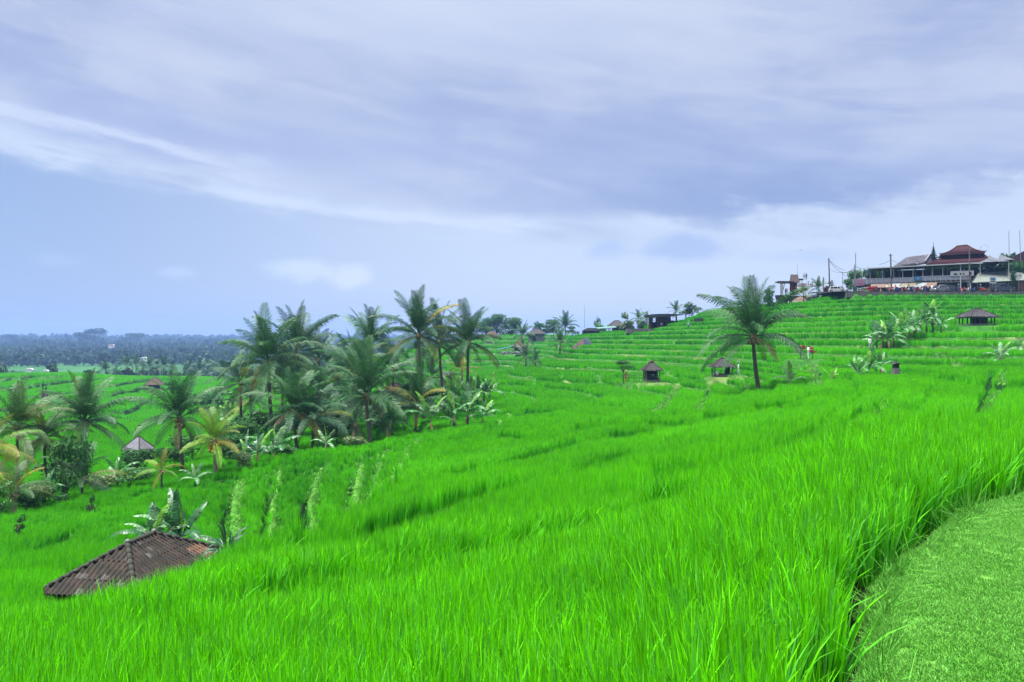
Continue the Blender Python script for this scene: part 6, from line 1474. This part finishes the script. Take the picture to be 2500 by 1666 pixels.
rosette('small thatch-like palm shrub in front of the kiosk', 1975, 722, 187, 1.0, 1.0, 18, 'green', 'fan_palm_shrub')
o = thing('wooden_gate_kiosk', 'small brown gate kiosk with round board beside the pole', 'kiosk', (P(2018, 0, 190).x, 190, ROADZ), 0)
MB().box((0, 0, .9), (1.1, .8, 1.8)).build('cabin', timber_r, o); MB().prism([(-.8, 1.8), (.8, 1.8), (0, 2.5)], -.6, .6, 'XZ').build('roof', thatch_b, o); MB().ball((.5, -.5, 3.2), .38, 8).build('round_board', mat('rust_disc', (.35, .16, .10)), o); MB().box((.5, -.5, 1.6), (.08, .08, 3)).build('post', timber, o)
o = thing('decorated_pole', 'pale carved pole with small crosspieces left of the utility pole', 'pole', (P(2010, 0, 189).x, 189, ROADZ), 0)
MB().box((0, 0, 2.1), (.22, .22, 4.2)).build('shaft', stone_l, o); MB().box((0, 0, 3.5), (.6, .12, .12)).build('crosspiece', stone_l, o); MB().ball((0, 0, 4.35), .16, 6).build('finial', stone_l, o)
# layered conifer by the pole: stacked tiers of drooping branches
p = P(2031, 719, 184); o = thing('layered_conifer', 'small layered conifer between the utility pole and the white van', 'tree', (p.x, p.y, ROADZ), 0)
MB().tube([(0, 0, 0), (0, 0, 3.3)], [.1, .03], 6).build('trunk', wood_b, o)
m = MB(); q = random.Random(6)
for k in range(8):
    for a in range(12):
        an = a * .52 + k; r = 1.5 * (1 - k / 9) * q.uniform(.7, 1.1); z = .6 + k * .36; c, s_ = math.cos(an), math.sin(an)
        m.add([(0, 0, z + .25), (c * r * .6 - s_ * .14, s_ * r * .6 + c * .14, z + .12), (c * r, s_ * r, z - .08), (c * r * .6 + s_ * .14, s_ * r * .6 - c * .14, z + .12)], [(0, 1, 2, 3)])
f = m.build('crown', CR['dark'], o)
# ------------------------------------------------------------------ utility poles and cables
poles = []
for l, px, top, bot, d, r, m_ in (('thick brown utility pole at the left end of the road', 2026, 631, 716, 181, .17, mat('brown_pole', (.16, .12, .11), .9)), ('tall slim pale utility pole by the roadside trees', 2089, 618, 716, 180, .10, grey_post), ('shorter pale concrete pole next to the tall slim one', 2086, 646, 716, 180.5, .11, stone_l),
                               ('dark concrete utility pole with meter box in front of the deck', 2177, 620, 716, 175.5, .19, concrete), ('grey utility pole before the red roofed wing', 2367, 606, 716, 172, .17, concrete), ('short lamp pole behind the white van', 2057, 664, 716, 188, .07, grey_post)):
    p = P(px, 833, d); o = thing('utility_pole', l, 'pole', (p.x, p.y, ROADZ), 0, None); zt = P(px, top, d).z - ROADZ
    lean = -.25 if px in (2026, 2177) else 0
    MB().tube([(0, 0, -.3), (lean, 0, zt)], [r, r * .75], 8).build('shaft', m_, o); poles.append(Vector((p.x + lean, p.y, ROADZ + zt)))
    if px in (2177, 2367): MB().box((.0, -.25, zt * .45 - .4), (.45, .3, .7)).build('meter_box', wire_m if px == 2177 else timber, o); MB().box((lean * .95, 0, zt - .4), (.9, .08, .08)).build('crossarm', timber, o)
    if px == 2057: MB().box((-.2, 0, zt - .1), (.5, .1, .08)).build('lamp_arm', grey_post, o); MB().ball((.1, 0, zt * .55), .14, 6).build('lamp', darkin, o)
def cable(a, b, sag, label, r=.035, grp='cables strung between the poles'):
    pts = [a.lerp(b, s / 14) - Vector((0, 0, sag * 4 * (s / 14) * (1 - s / 14))) for s in range(15)]
    setp(MB().tube(pts, r, 4).build('cable', wire_m), label, 'cable', grp)
pA, pB, pBs, pC, pD, pL = poles
cable(pA - Vector((0, 0, .3)), P(2062, 660, 183), .4, 'steep sagging cable from the brown pole toward the trees')
cable(pA - Vector((0, 0, .2)), pB - Vector((0, 0, 3.0)), 2.2, 'cable sagging deeply between the brown pole and the slim pale pole')
cable(pA - Vector((0, 0, 2.4)), pBs - Vector((0, 0, 1)), .9, 'lower cable from the brown pole to the short concrete pole', .025)
cable(pB - Vector((0, 0, 3.0)), P(2120, 652, 180), .5, 'cable from the slim pole running into the trees')
cable(P(2146, 646, 180), pC - Vector((0, 0, 1.3)), .2, 'cable rising to the dark concrete pole from the left')
cable(pC - Vector((0, 0, 1.3)), P(2212, 650, 178), .1, 'cable running from the dark concrete pole to the grey gable roof')
cable(pD - Vector((0, 0, .3)), P(2475, 640, 178), 1.0, 'cable sagging right from the grey pole past the canopies')
cable(pL - Vector((0, 0, .1)), P(2066, 676, 183), .1, 'short cable from the lamp pole down to the bush')
# arched decorated bamboo pole at top right
a = P(2388, 690, 182); c = [a] + [P(x, y, 182) for x, y in ((2390, 625), (2394, 604), (2402, 598), (2410, 600), (2413, 607), (2414, 614))]
setp(MB().tube(c, [.05, .04, .035, .03, .02, .02, .02], 5).build('bamboo_penjor', grey_post), 'thin arched ceremonial bamboo pole right of the red roof', 'bamboo pole')

# ------------------------------------------------------------------ vehicles
def lerp_(a, b, t): return a + (b - a) * t
def car(name, label, loc, rz, L, Wd, H, paint, kind='suv'):
    o = thing(name, label, 'car', loc, rz)
    gc = .22; hb = H * .56
    if kind == 'suv': prof = [(-.5, gc + .15), (-.5, hb * .95), (-.485, hb), (.26, hb + .03), (.46, hb * .86), (.5, hb * .7), (.5, gc + .1), (.47, gc), (-.47, gc)]; roof = [(-.49, hb), (-.455, H * .93), (-.36, H), (.05, H), (.13, H * .96), (.30, hb + .02)]
    elif kind == 'hatch': prof = [(-.5, gc + .2), (-.49, hb * .9), (-.47, hb), (.24, hb + .03), (.44, hb * .84), (.5, hb * .62), (.5, gc + .1), (.47, gc), (-.47, gc)]; roof = [(-.47, hb), (-.36, H * .92), (-.22, H), (.02, H), (.10, H * .95), (.29, hb + .02)]
    def loft(pr, tuck, base_w):
        m = MB(); n = len(pr); ys = [-1, -.9, .9, 1]; vs = []
        for yy in ys:
            for (x, z) in pr:
                w = base_w * (1 - tuck * max(0, (z - hb) / max(.1, H - hb))) / 2
                ins = .965 if abs(yy) == 1 else 1.0
                vs.append((x * L * ins, yy * w, z if abs(yy) < 1 else lerp_(z, (gc + H) / 2 if tuck else (gc + hb) / 2, .05)))
        fs = []
        for j in range(3):
            for i in range(n): a = j * n + i; b = j * n + (i + 1) % n; fs.append((a, b, b + n, a + n))
        fs += [tuple(range(n))[::-1], tuple(range(3 * n, 4 * n))]
        return m.add(vs, fs)
    body = loft(prof, 0, Wd).build('body', paint, o, smooth=False)
    cab = loft(roof, .26, Wd * .97).build('cabin', paint, o)
    # glass set a little proud of the cabin shell
    def side(xa, xb, z0, z1, sgn, xa2=None, xb2=None):
        xa2 = xa if xa2 is None else xa2; xb2 = xb if xb2 is None else xb2
        w0 = Wd * .97 / 2 * (1 - .26 * (z0 - hb) / (H - hb)) + .008; w1 = Wd * .97 / 2 * (1 - .26 * (z1 - hb) / (H - hb)) + .008
        MB().add([(xa * L, sgn * w0, z0), (xb * L, sgn * w0, z0), (xb2 * L, sgn * w1, z1), (xa2 * L, sgn * w1, z1)], [(0, 1, 2, 3) if sgn < 0 else (3, 2, 1, 0)]).build('window', glass, cab)
    z0, z1 = hb + .06, H - .12; k = 0 if kind == 'suv' else .07
    for sgn in (-1, 1): side(-.44 + k, -.20, z0, z1, sgn, -.42 + k * 1.4, -.19); side(-.18, .02, z0, z1, sgn); side(.04, .23, z0, z1, sgn, .04, .11)
    w0, w1 = Wd * .42, Wd * .36
    MB().add([(.29 * L, -w0, hb + .07), (.29 * L, w0, hb + .07), (.125 * L, w1, H - .07), (.125 * L, -w1, H - .07)], [(0, 1, 2, 3)]).build('windscreen', glass, cab, (.035, 0, .03))
    MB().add([(-.495 * L + k * L * .3, -w0, hb + .07), (-.495 * L + k * L * .3, w0, hb + .07), (-.455 * L + k * L, w1, H - .13), (-.455 * L + k * L, -w1, H - .13)], [(3, 2, 1, 0)]).build('rear_window', glass, cab, (-.02, 0, 0))
    for sx in (-.31, .31):
        for sy in (-1, 1):
            w = MB(); w.tube([(sx * L, sy * (Wd / 2 - .22), .33), (sx * L, sy * (Wd / 2 + .02), .33)], .33, 16); wo_ = w.build('tyre', tyre, o)
            MB().tube([(sx * L, sy * (Wd / 2 + .0), .33), (sx * L, sy * (Wd / 2 + .035), .33)], .21, 12).build('rim', rimm, wo_)
    for sy in (-1, 1):
        MB().box((.475 * L, sy * Wd * .36, hb * .78), (.12, Wd * .2, .16)).build('headlight', lampm, o); MB().box((-.49 * L, sy * Wd * .42, hb * .85), (.08, Wd * .1, .28)).build('tail_light', redp, o)
        MB().box((.20 * L, sy * (Wd / 2 + .06), hb + .1), (.14, .18, .12)).build('side_mirror', paint, o)
    MB().box((.497 * L, 0, hb * .66), (.05, Wd * .42, .14)).build('grille', wire_m, o); MB().box((.5 * L, 0, gc + .16), (.04, .5, .12)).build('number_plate', white, o); MB().box((.487 * L, 0, gc + .1), (.1, Wd * .94, .2)).build('front_bumper', paint, o)
    return o
wp = mat('white_car_paint', (.72, .73, .75), .3, var=.03, spec=.6); sp2 = mat('silver_car_paint', (.42, .46, .48), .3, var=.03, spec=.6, metal=.3); dp = mat('black_blue_car_paint', (.03, .035, .08), .25, var=.05, spec=.7); np_2 = mat('navy_car_paint', (.05, .07, .11), .3, var=.05, spec=.7)
def rp(px, d): return Vector((P(px, 0, d).x, d, ROADZ + .05))
car('parked_car', 'white car parked at the left end of the road', rp(2046, 177), R(-38), 3.9, 1.7, 1.45, wp, 'hatch')
car('parked_car', 'silver hatchback parked in front of the restaurant', rp(2293, 174.6), R(180 + 18), 4.1, 1.7, 1.55, sp2, 'hatch')
car('parked_car', 'dark blue car behind the silver hatchback', rp(2325, 176.2), R(-15), 4.2, 1.7, 1.5, dp, 'hatch')
car('parked_car', 'navy people carrier with pale wheels parked before the pale green shop', rp(2446, 173.9), R(-16), 4.6, 1.8, 1.85, np_2, 'suv')
def bike(label, loc, rz, m_, grp='motorcycles parked in a row'):
    o = thing('motorcycle', label, 'motorcycle', loc, rz, grp)
    for sx in (-.62, .62):
        n = 14; w = MB(); w.tube([(sx + math.cos(2 * PI * k / n) * .25, 0, .29 + math.sin(2 * PI * k / n) * .25) for k in range(n + 1)], .055, 6); wo_ = w.build('wheel', tyre, o); MB().tube([(sx, -.04, .29), (sx, .04, .29)], .13, 8).build('rim', rimm, wo_)
    m = MB(); m.prism([(-.75, .62), (-.5, .78), (-.05, .72), (.1, .45), (.35, .42), (.5, .85), (.42, .95), (.28, .55), (.1, .3), (-.35, .3)], -.12, .12, 'XZ'); m.build('body', m_, o)
    MB().box((-.35, 0, .82), (.75, .24, .10)).build('seat', wire_m, o); MB().tube([(.62, 0, .29), (.42, 0, 1.0)], .035, 5).build('fork', rimm, o); MB().tube([(.38, -.32, 1.05), (.42, 0, 1.0), (.38, .32, 1.05)], .022, 5).build('handlebar', wire_m, o)
    MB().ball((.52, 0, .92), .09, 6).build('headlight', lampm, o); MB().tube([(-.7, .13, .35), (-.1, .13, .28)], .05, 6).build('exhaust', rimm, o)
    return o
bm1 = [mat('bike_black', (.03, .03, .035), .3), mat('bike_red', (.8, .06, .05), .3), mat('bike_white', (1., 1., 1.), .3), mat('bike_blue', (.1, .2, .6), .3)]
protos = [bike('black motorcycle at the left end of the row before the stalls', rp(2160, 173.7), R(30), bm1[0]), bike('red motorcycle in the row before the stalls, second from the left', rp(2171, 173.8), R(22), bm1[1]), bike('white motorcycle in the row before the stalls, third from the left', rp(2181, 173.7), R(40), bm1[2]), bike('blue motorcycle in the row before the stalls, fourth from the left', rp(2191, 173.9), R(28), bm1[3])]
for i, px in enumerate((2201, 2209, 2217, 2226, 2234, 2242, 2250, 2258, 2266, 2352, 2362, 2376, 2386, 2396)):
    c = copy_tree(protos[i % 4]); c.location = rp(px, 173.7 + (i % 3) * .4); c.rotation_euler = (0, 0, R(15 + (i * 37) % 40))
    c['label'] = ('black', 'red', 'white', 'blue')[i % 4] + ' motorcycle in the row before the stalls, ' + ORD[i + 1 + 3 if i + 4 < 13 else 13 if i == 8 else 12] + (' from the left' if i != 8 else '')
    if px > 2300: c['label'] = ('black', 'red', 'white', 'blue')[i % 4] + ' motorcycle near the low red wall, ' + nth(i - 9, 5) + ' of five'; c['group'] = 'motorcycles parked by the shop'
def cone(label, px, d):
    o = thing('traffic_cone', label, 'traffic cone', rp(px, d)); MB().box((0, 0, .03), (.4, .4, .05)).build('base', redp, o); MB().tube([(0, 0, .05), (0, 0, .78)], [.17, .03], 10).build('cone', mat('cone_orange', (.8, .2, .08), .5), o); MB().tube([(0, 0, .32), (0, 0, .5)], [.135, .098], 10).build('white_band', white, o)
cone('orange traffic cone left of the motorcycle row', 2150, 172.9); cone('orange and white cone between the motorcycles and the shop', 2348, 172.9)
for l, px in (('pinkish roadside bollard, leftmost of three', 2171), ('pinkish roadside bollard, middle of three', 2202), ('pinkish roadside bollard, rightmost of three', 2232)):
    o = thing('bollard', l, 'bollard', rp(px, 172.8)); MB().box((0, 0, .45), (.22, .22, .9)).build('shaft', mat('pink_bollard', (.55, .33, .33), .7), o); MB().ball((0, 0, .98), .14, 8).build('cap', white, o)
o = thing('rubbish_bin', 'green lidded bin on the roadside left of the white board', 'bin', rp(2087, 174)); MB().box((0, 0, .5), (.7, .6, 1.0)).build('body', mat('green_bin', (.05, .16, .12), .6), o); MB().box((0, 0, 1.04), (.78, .66, .08)).build('lid', mat('pale_green_lid', (.25, .42, .34), .6), o)

# ------------------------------------------------------------------ people
def person(label, loc, rz, h, shirt, trousers, hat=None, hair=(.02, .015, .012), sit=False, arms='down', name='person'):
    o = thing(name, label, 'person', loc, rz); k = h / 1.72
    J = {'pel': (0, 0, .95), 'spn': (0, .01, 1.15), 'chs': (0, .0, 1.36), 'nck': (0, 0, 1.50), 'hd': (0, -.01, 1.60), 'top': (0, 0, 1.70)}
    rad = {'pel': .145, 'spn': .125, 'chs': .15, 'nck': .055, 'hd': .085, 'top': .075}
    ed = [('pel', 'spn'), ('spn', 'chs'), ('chs', 'nck'), ('nck', 'hd'), ('hd', 'top')]
    for s, t in ((-1, 'l'), (1, 'r')):
        J['sh' + t] = (s * .18, 0, 1.41); J['hp' + t] = (s * .09, 0, .88)
        if arms == 'up': J['el' + t] = (s * .42, -.03, 1.52); J['wr' + t] = (s * .55, -.05, 1.74); J['hn' + t] = (s * .58, -.05, 1.82)
        elif arms == 'fwd': J['el' + t] = (s * .24, -.10, 1.16); J['wr' + t] = (s * .16, -.32, 1.20); J['hn' + t] = (s * .13, -.39, 1.23)
        else: J['el' + t] = (s * .25, .02, 1.13); J['wr' + t] = (s * .27, -.05, .89); J['hn' + t] = (s * .27, -.07, .80)
        if sit: J['kn' + t] = (s * .12, -.42, .90); J['an' + t] = (s * .12, -.40, .50); J['tt' + t] = (s * .12, -.52, .46)
        else: J['kn' + t] = (s * .11, -.01 + s * .05, .50); J['an' + t] = (s * .12, .02 + s * .10, .09); J['tt' + t] = (s * .13, -.12 + s * .10, .035)
        for n_, r in (('sh', .065), ('el', .045), ('wr', .032), ('hn', .04), ('hp', .10), ('kn', .065), ('an', .042), ('tt', .04)): rad[n_ + t] = r
        ed += [('chs', 'sh' + t), ('sh' + t, 'el' + t), ('el' + t, 'wr' + t), ('wr' + t, 'hn' + t), ('pel', 'hp' + t), ('hp' + t, 'kn' + t), ('kn' + t, 'an' + t), ('an' + t, 'tt' + t)]
    dz = -.42 if sit else 0
    keys = list(J); me = bpy.data.meshes.new('body'); me.from_pydata([Vector((x, y, z + dz)) * k for x, y, z in (J[q_] for q_ in keys)], [(keys.index(a), keys.index(b)) for a, b in ed], [])
    b = put(me, 'body', o)
    sk = b.modifiers.new('skin', 'SKIN'); 
    for i, q_ in enumerate(keys): v = me.skin_vertices[0].data[i]; v.radius = (rad[q_] * k,) * 2; v.use_root = (q_ == 'pel')
    ss = b.modifiers.new('smooth', 'SUBSURF'); ss.levels = ss.render_levels = 1
    nm = 'clothes_%s' % str((shirt, trousers, round(h, 2), sit, arms)); m = bpy.data.materials.get(nm)
    if not m:
        m = bpy.data.materials.new(nm); m.use_nodes = True; nt = m.node_tree; tc = nt.nodes.new('ShaderNodeTexCoord'); sp = nt.nodes.new('ShaderNodeSeparateXYZ'); nt.links.new(tc.outputs['Object'], sp.inputs[0])
        X_, Z_ = E(nt, sp.outputs[0]), E(nt, sp.outputs[2]); W_ = lambda z: (z + dz) * k
        c = mixc(nt, Z_.f('GREATER_THAN', W_(.93)), trousers, shirt); c = mixc(nt, Z_.f('GREATER_THAN', W_(1.50)), c, skin)
        if not sit: c = mixc(nt, Z_.f('LESS_THAN', W_(.07)), c, (.05, .04, .03))
        if arms == 'down': hm = X_.f('ABSOLUTE').f('GREATER_THAN', .20 * k) * Z_.f('LESS_THAN', W_(1.12)) * Z_.f('GREATER_THAN', W_(.7)); c = mixc(nt, hm, c, skin)
        nt.links.new(c, nt.nodes['Principled BSDF'].inputs['Base Color']); nt.nodes['Principled BSDF'].inputs['Roughness'].default_value = .8
    me.materials.append(m)
    MB().ball(Vector((0, .015, 1.655 + dz)) * k, .108 * k, 10).build('hair', mat('hair_%s' % str(hair), hair, .6), o, smooth=True)
    if hat: hb_ = MB(); hb_.tube([Vector((0, 0, 1.70 + dz)) * k, Vector((0, 0, 1.72 + dz)) * k, Vector((0, 0, 1.74 + dz)) * k, Vector((0, 0, 1.86 + dz)) * k], [.26 * k, .25 * k, .12 * k, .07 * k], 12); hb_.build('hat', mat('hat_%s' % str(hat), hat, .8), o)
    return o
WH, BL, NV, GY = (.65, .66, .68), (.35, .50, .60), (.04, .06, .12), (.25, .25, .27)
def at(px, bpy_, d):
    d = hitpx(px, bpy_ + 1).y if hitpx(px, bpy_ + 1) is not None and d < 205 else d; p = P(px, bpy_, d); return p
def at_old(px, bpy_, d): p = P(px, bpy_, d); z = gz_at(p.x, p.y); return Vector((p.x, p.y, max(p.z, z)))
def footed(o):
    """a bit of solid ground under somebody standing on a bund above the crop"""
    return o
person('farmer with pale hat and light blue shirt standing on the terraces right of the pavilion', at(1681, 803, 196), R(10), 1.65, BL, NV, hat=(.7, .7, .66))
person('woman in white top and pale skirt standing beside the open hut', at(1803, 915, 111), R(80), 1.6, WH, (.5, .55, .55), hat=(.3, .42, .42))
person('person in white shirt half hidden by rice below the banana row', at(2124, 855, 112), R(20), 1.65, WH, GY)
person('person in white clothes posing between two red-leaved bushes', at(1975, 876, 116), R(0), 1.65, WH, WH, arms='fwd')
person('person in orange standing by the small tree left of the peaked hut', at(1528, 936, 107.5), R(-40), 1.55, (.36, .11, .06), (.30, .10, .06))
person('visitor in light blue shirt inside the timber pavilion', P(1615, 802, 211.5), R(0), 1.65, BL, NV)
for i, (px, py, d, l, s, a) in enumerate(((1918, 722, 192, 'visitor on the platform leaning at the left parapet', GY, 'fwd'), (1921.5, 721, 193, 'visitor in dark clothes on the platform under the pergola', NV, 'down'), (1930, 722, 193, 'visitor alone on the right part of the platform', GY, 'up'),
        (1963, 684, 193.3, 'visitor in grey standing in the lookout basket', GY, 'down'), (1968.5, 684, 193.3, 'visitor in blue standing in the lookout basket', (.06, .14, .25), 'down'), (1925, 752, 186, 'visitor in white below the round parapet', WH, 'down'), (1942, 752, 186, 'visitor in white standing at the thatch kiosk', WH, 'fwd'), (1933, 753, 186, 'visitor in teal at the left of the thatch kiosk', (.08, .30, .28), 'down'))):
    person(l, P(px, py, d), R(i * 50), 1.68, s, (NV, GY)[i % 2], arms=a)
for i, (px, d, l, s) in enumerate(((2140, 178.8, 'passer-by in black left of the stalls', (.04, .04, .05)), (2176, 178, 'shopper in pink at the longest stall', (.5, .2, .25)), (2196, 178, 'shopper in white at the pale grey stall', WH), (2220, 177.8, 'shopper in blue at the khaki stall', (.08, .15, .35)), (2246, 177.8, 'shopper in cream near the light grey stall', (.55, .48, .38)), (2258, 177.6, 'rider in white helmet and dark jacket by the motorcycles', (.05, .05, .07)), (2165, 174.6, 'woman in pale yellow beside the leftmost motorcycles', (.7, .6, .35)), (2186, 174.9, 'man in red shirt among the motorcycles, left of the middle', (.6, .08, .06)), (2212, 174.8, 'woman in white blouse among the motorcycles', WH), (2236, 174.9, 'man in light blue shirt by the olive stall', BL), (2266, 174.8, 'woman in pink top at the right end of the motorcycles', (.7, .3, .35)), (2275, 175.2, 'man in white shirt under the rightmost stall', WH), (2340, 174.5, 'man in white cap between the dark car and the cone', (.05, .07, .12)), (2394, 175.5, 'man in white cap sitting near the low red wall', (.10, .10, .16)))):
    person(l, rp(px, d), R(i * 77), 1.66, s, (NV, GY)[i % 2], hat=WH if 'white' in l and ('cap' in l or 'helmet' in l) else None)
q = random.Random(12)
for i in range(9):
    x = 3 + i * 2.0 + q.uniform(-.5, .5); p = O_ + ex * x + nrm_ * q.uniform(.8, 2.2); s = q.choice((WH, NV, (.4, .1, .1), GY, (.1, .2, .4)))
    o = person('diner seated behind the upper deck railing, ' + nth(i, 9) + ' along the deck', Vector((p.x, p.y, ROADZ + 2.75)), ang + q.uniform(-1, 1), 1.68, s, NV, sit=True); o['group'] = 'diners on the upper deck'
# red-leaved bushes by the white figure, small tree by the orange person
for l, px, y, w, h in (('tall red-leaved bush on a dark stem left of the person in white', 1955, 880, 1.5, 2.2), ('red-leaved bush right of the person in white', 1984, 876, 1.2, 1.7)):
    o = tree(l, px, y, hitpx(px, y + 1).y, w * .9, h * .9, 'red', 'red_bush', trunk=.4, low=True, cat='bush'); o.location.z = P(px, y, hitpx(px, y + 1).y).z
tree('small leafy tree with pale bent trunk left of the peaked hut', 1522, 932, 109, 2.6, 2.9, 'mid', 'small_tree', trunk=.5)
# fence left of the peaked hut
p = P(1560, 931, hitpx(1560, 933).y); o = thing('bamboo_fence', 'low bamboo rail fence left of the peaked hut', 'fence', (p.x, p.y, p.z), 0)
for i in range(7): MB().box((-2.2 + i * .75, 0, .45), (.06, .06, .95)).build('stake', grey_post, o)
for z in (.45, .8): MB().box((.05, .04, z), (4.8, .04, .06)).build('rail', grey_post, o)
# bucket in the open hut
p = P(1752, 918, h2.location.y - 1.3); o = thing('bucket', 'white bucket standing at the front of the open hut', 'bucket', (p.x, p.y, h2.location.z + .25)); MB().tube([(0, 0, 0), (0, 0, .4)], [.15, .2], 12).build('pail', white, o); MB().tube([(-.19, 0, .38), (0, 0, .55), (.19, 0, .38)], .012, 4).build('handle', grey_post, o)
# shrine
p = at(2187, 912, 75); o = thing('stone_shrine', 'little dark stone shrine with pale base on the field bund', 'shrine', p, R(10))
MB().box((0, 0, .2), (.5, .5, .5)).build('base', stone_l, o); MB().box((0, 0, .62), (.38, .38, .36)).build('shaft', stone, o); MB().prism([(-.34, .8), (.34, .8), (.2, .9), (-.2, .9)], -.3, .3, 'XZ').build('roof', stone, o); MB().tube([(0, 0, .9), (0, 0, 1.02), (0, 0, 1.15)], [.14, .09, .02], 6).build('finial', stone, o)
# stumps in the left paddies
for l, px, y, d, h in (('pair of bare grey stumps in the left paddies, taller one', 104, 972, 215, 5.0), ('pair of bare grey stumps in the left paddies, shorter one', 112, 975, 215, 4.0)):
    p = G(px, d); o = thing('tree_stump', l, 'stump', p); MB().tube([(0, 0, -.5), (.1, 0, h * .5), (0, 0, h)], [.5, .42, .32], 8).build('trunk', bark, o)
# egrets
def egret(l, px, py, d):
    p = P(px, py, d); o = thing('egret', l, 'bird', p, R(30)); m = MB()
    m.tube([(-.28, 0, .42), (-.1, 0, .5), (.12, 0, .52), (.2, 0, .62), (.17, 0, .75), (.24, 0, .86), (.30, 0, .88)], [.02, .10, .11, .05, .028, .035, .02], 8); m.build('body', white, o, smooth=True)
    MB().tube([(.30, 0, .88), (.42, 0, .85)], [.016, .004], 5).build('bill', mat('yellow_bill', (.6, .4, .05)), o)
    for y in (-.04, .04): MB().tube([(0, y, 0), (.02, y, .25), (0, y, .45)], .012, 4).build('leg', wire_m, o)
p = G(1553, 205); egret('white egret at the field edge left of the pavilion', 1553, 808, 222); 
p = G(1288, 250); o = thing('field_marker', 'pair of cream marker posts in the far terraces', 'marker posts', (p.x, p.y, p.z)); 
for x in (-.5, .5): MB().box((x, 0, .9), (.35, .2, 2.4)).build('post', mat('cream_paint', (.7, .68, .5), .7), o)
# bird in the sky
p = P(1955, 612, 200); o = thing('flying_bird', 'tiny dark bird gliding in the sky above the viewing platform', 'bird', p, R(20)); MB().tube([(-.25, 0, 0), (0, 0, .02), (.22, 0, 0)], [.02, .06, .02], 6).build('body', wire_m, o)
for s in (-1, 1): MB().add([(-.08, 0, 0), (.1, 0, 0), (.02, s * .35, .12), (-.12, s * .62, .04)], [(0, 1, 2, 3)]).build('wing', wire_m, o)
# ------------------------------------------------------------------ haze: one closed box of thin pale air
hzm = bpy.data.materials.new('haze'); hzm.use_nodes = True; nt = hzm.node_tree; nt.nodes.clear()
ho = nt.nodes.new('ShaderNodeOutputMaterial'); pv = nt.nodes.new('ShaderNodeVolumePrincipled')
pv.inputs['Color'].default_value = (.26, .44, .86, 1); pv.inputs['Density'].default_value = 0.00020; pv.inputs['Anisotropy'].default_value = 0.0
nt.links.new(pv.outputs[0], ho.inputs['Volume'])
hb_ = MB().box((0, 0, 10), (9900, 9900, 200)).build('haze', hzm); hb_['kind'] = 'stuff'; hb_['label'] = 'pale blue haze over the plain'
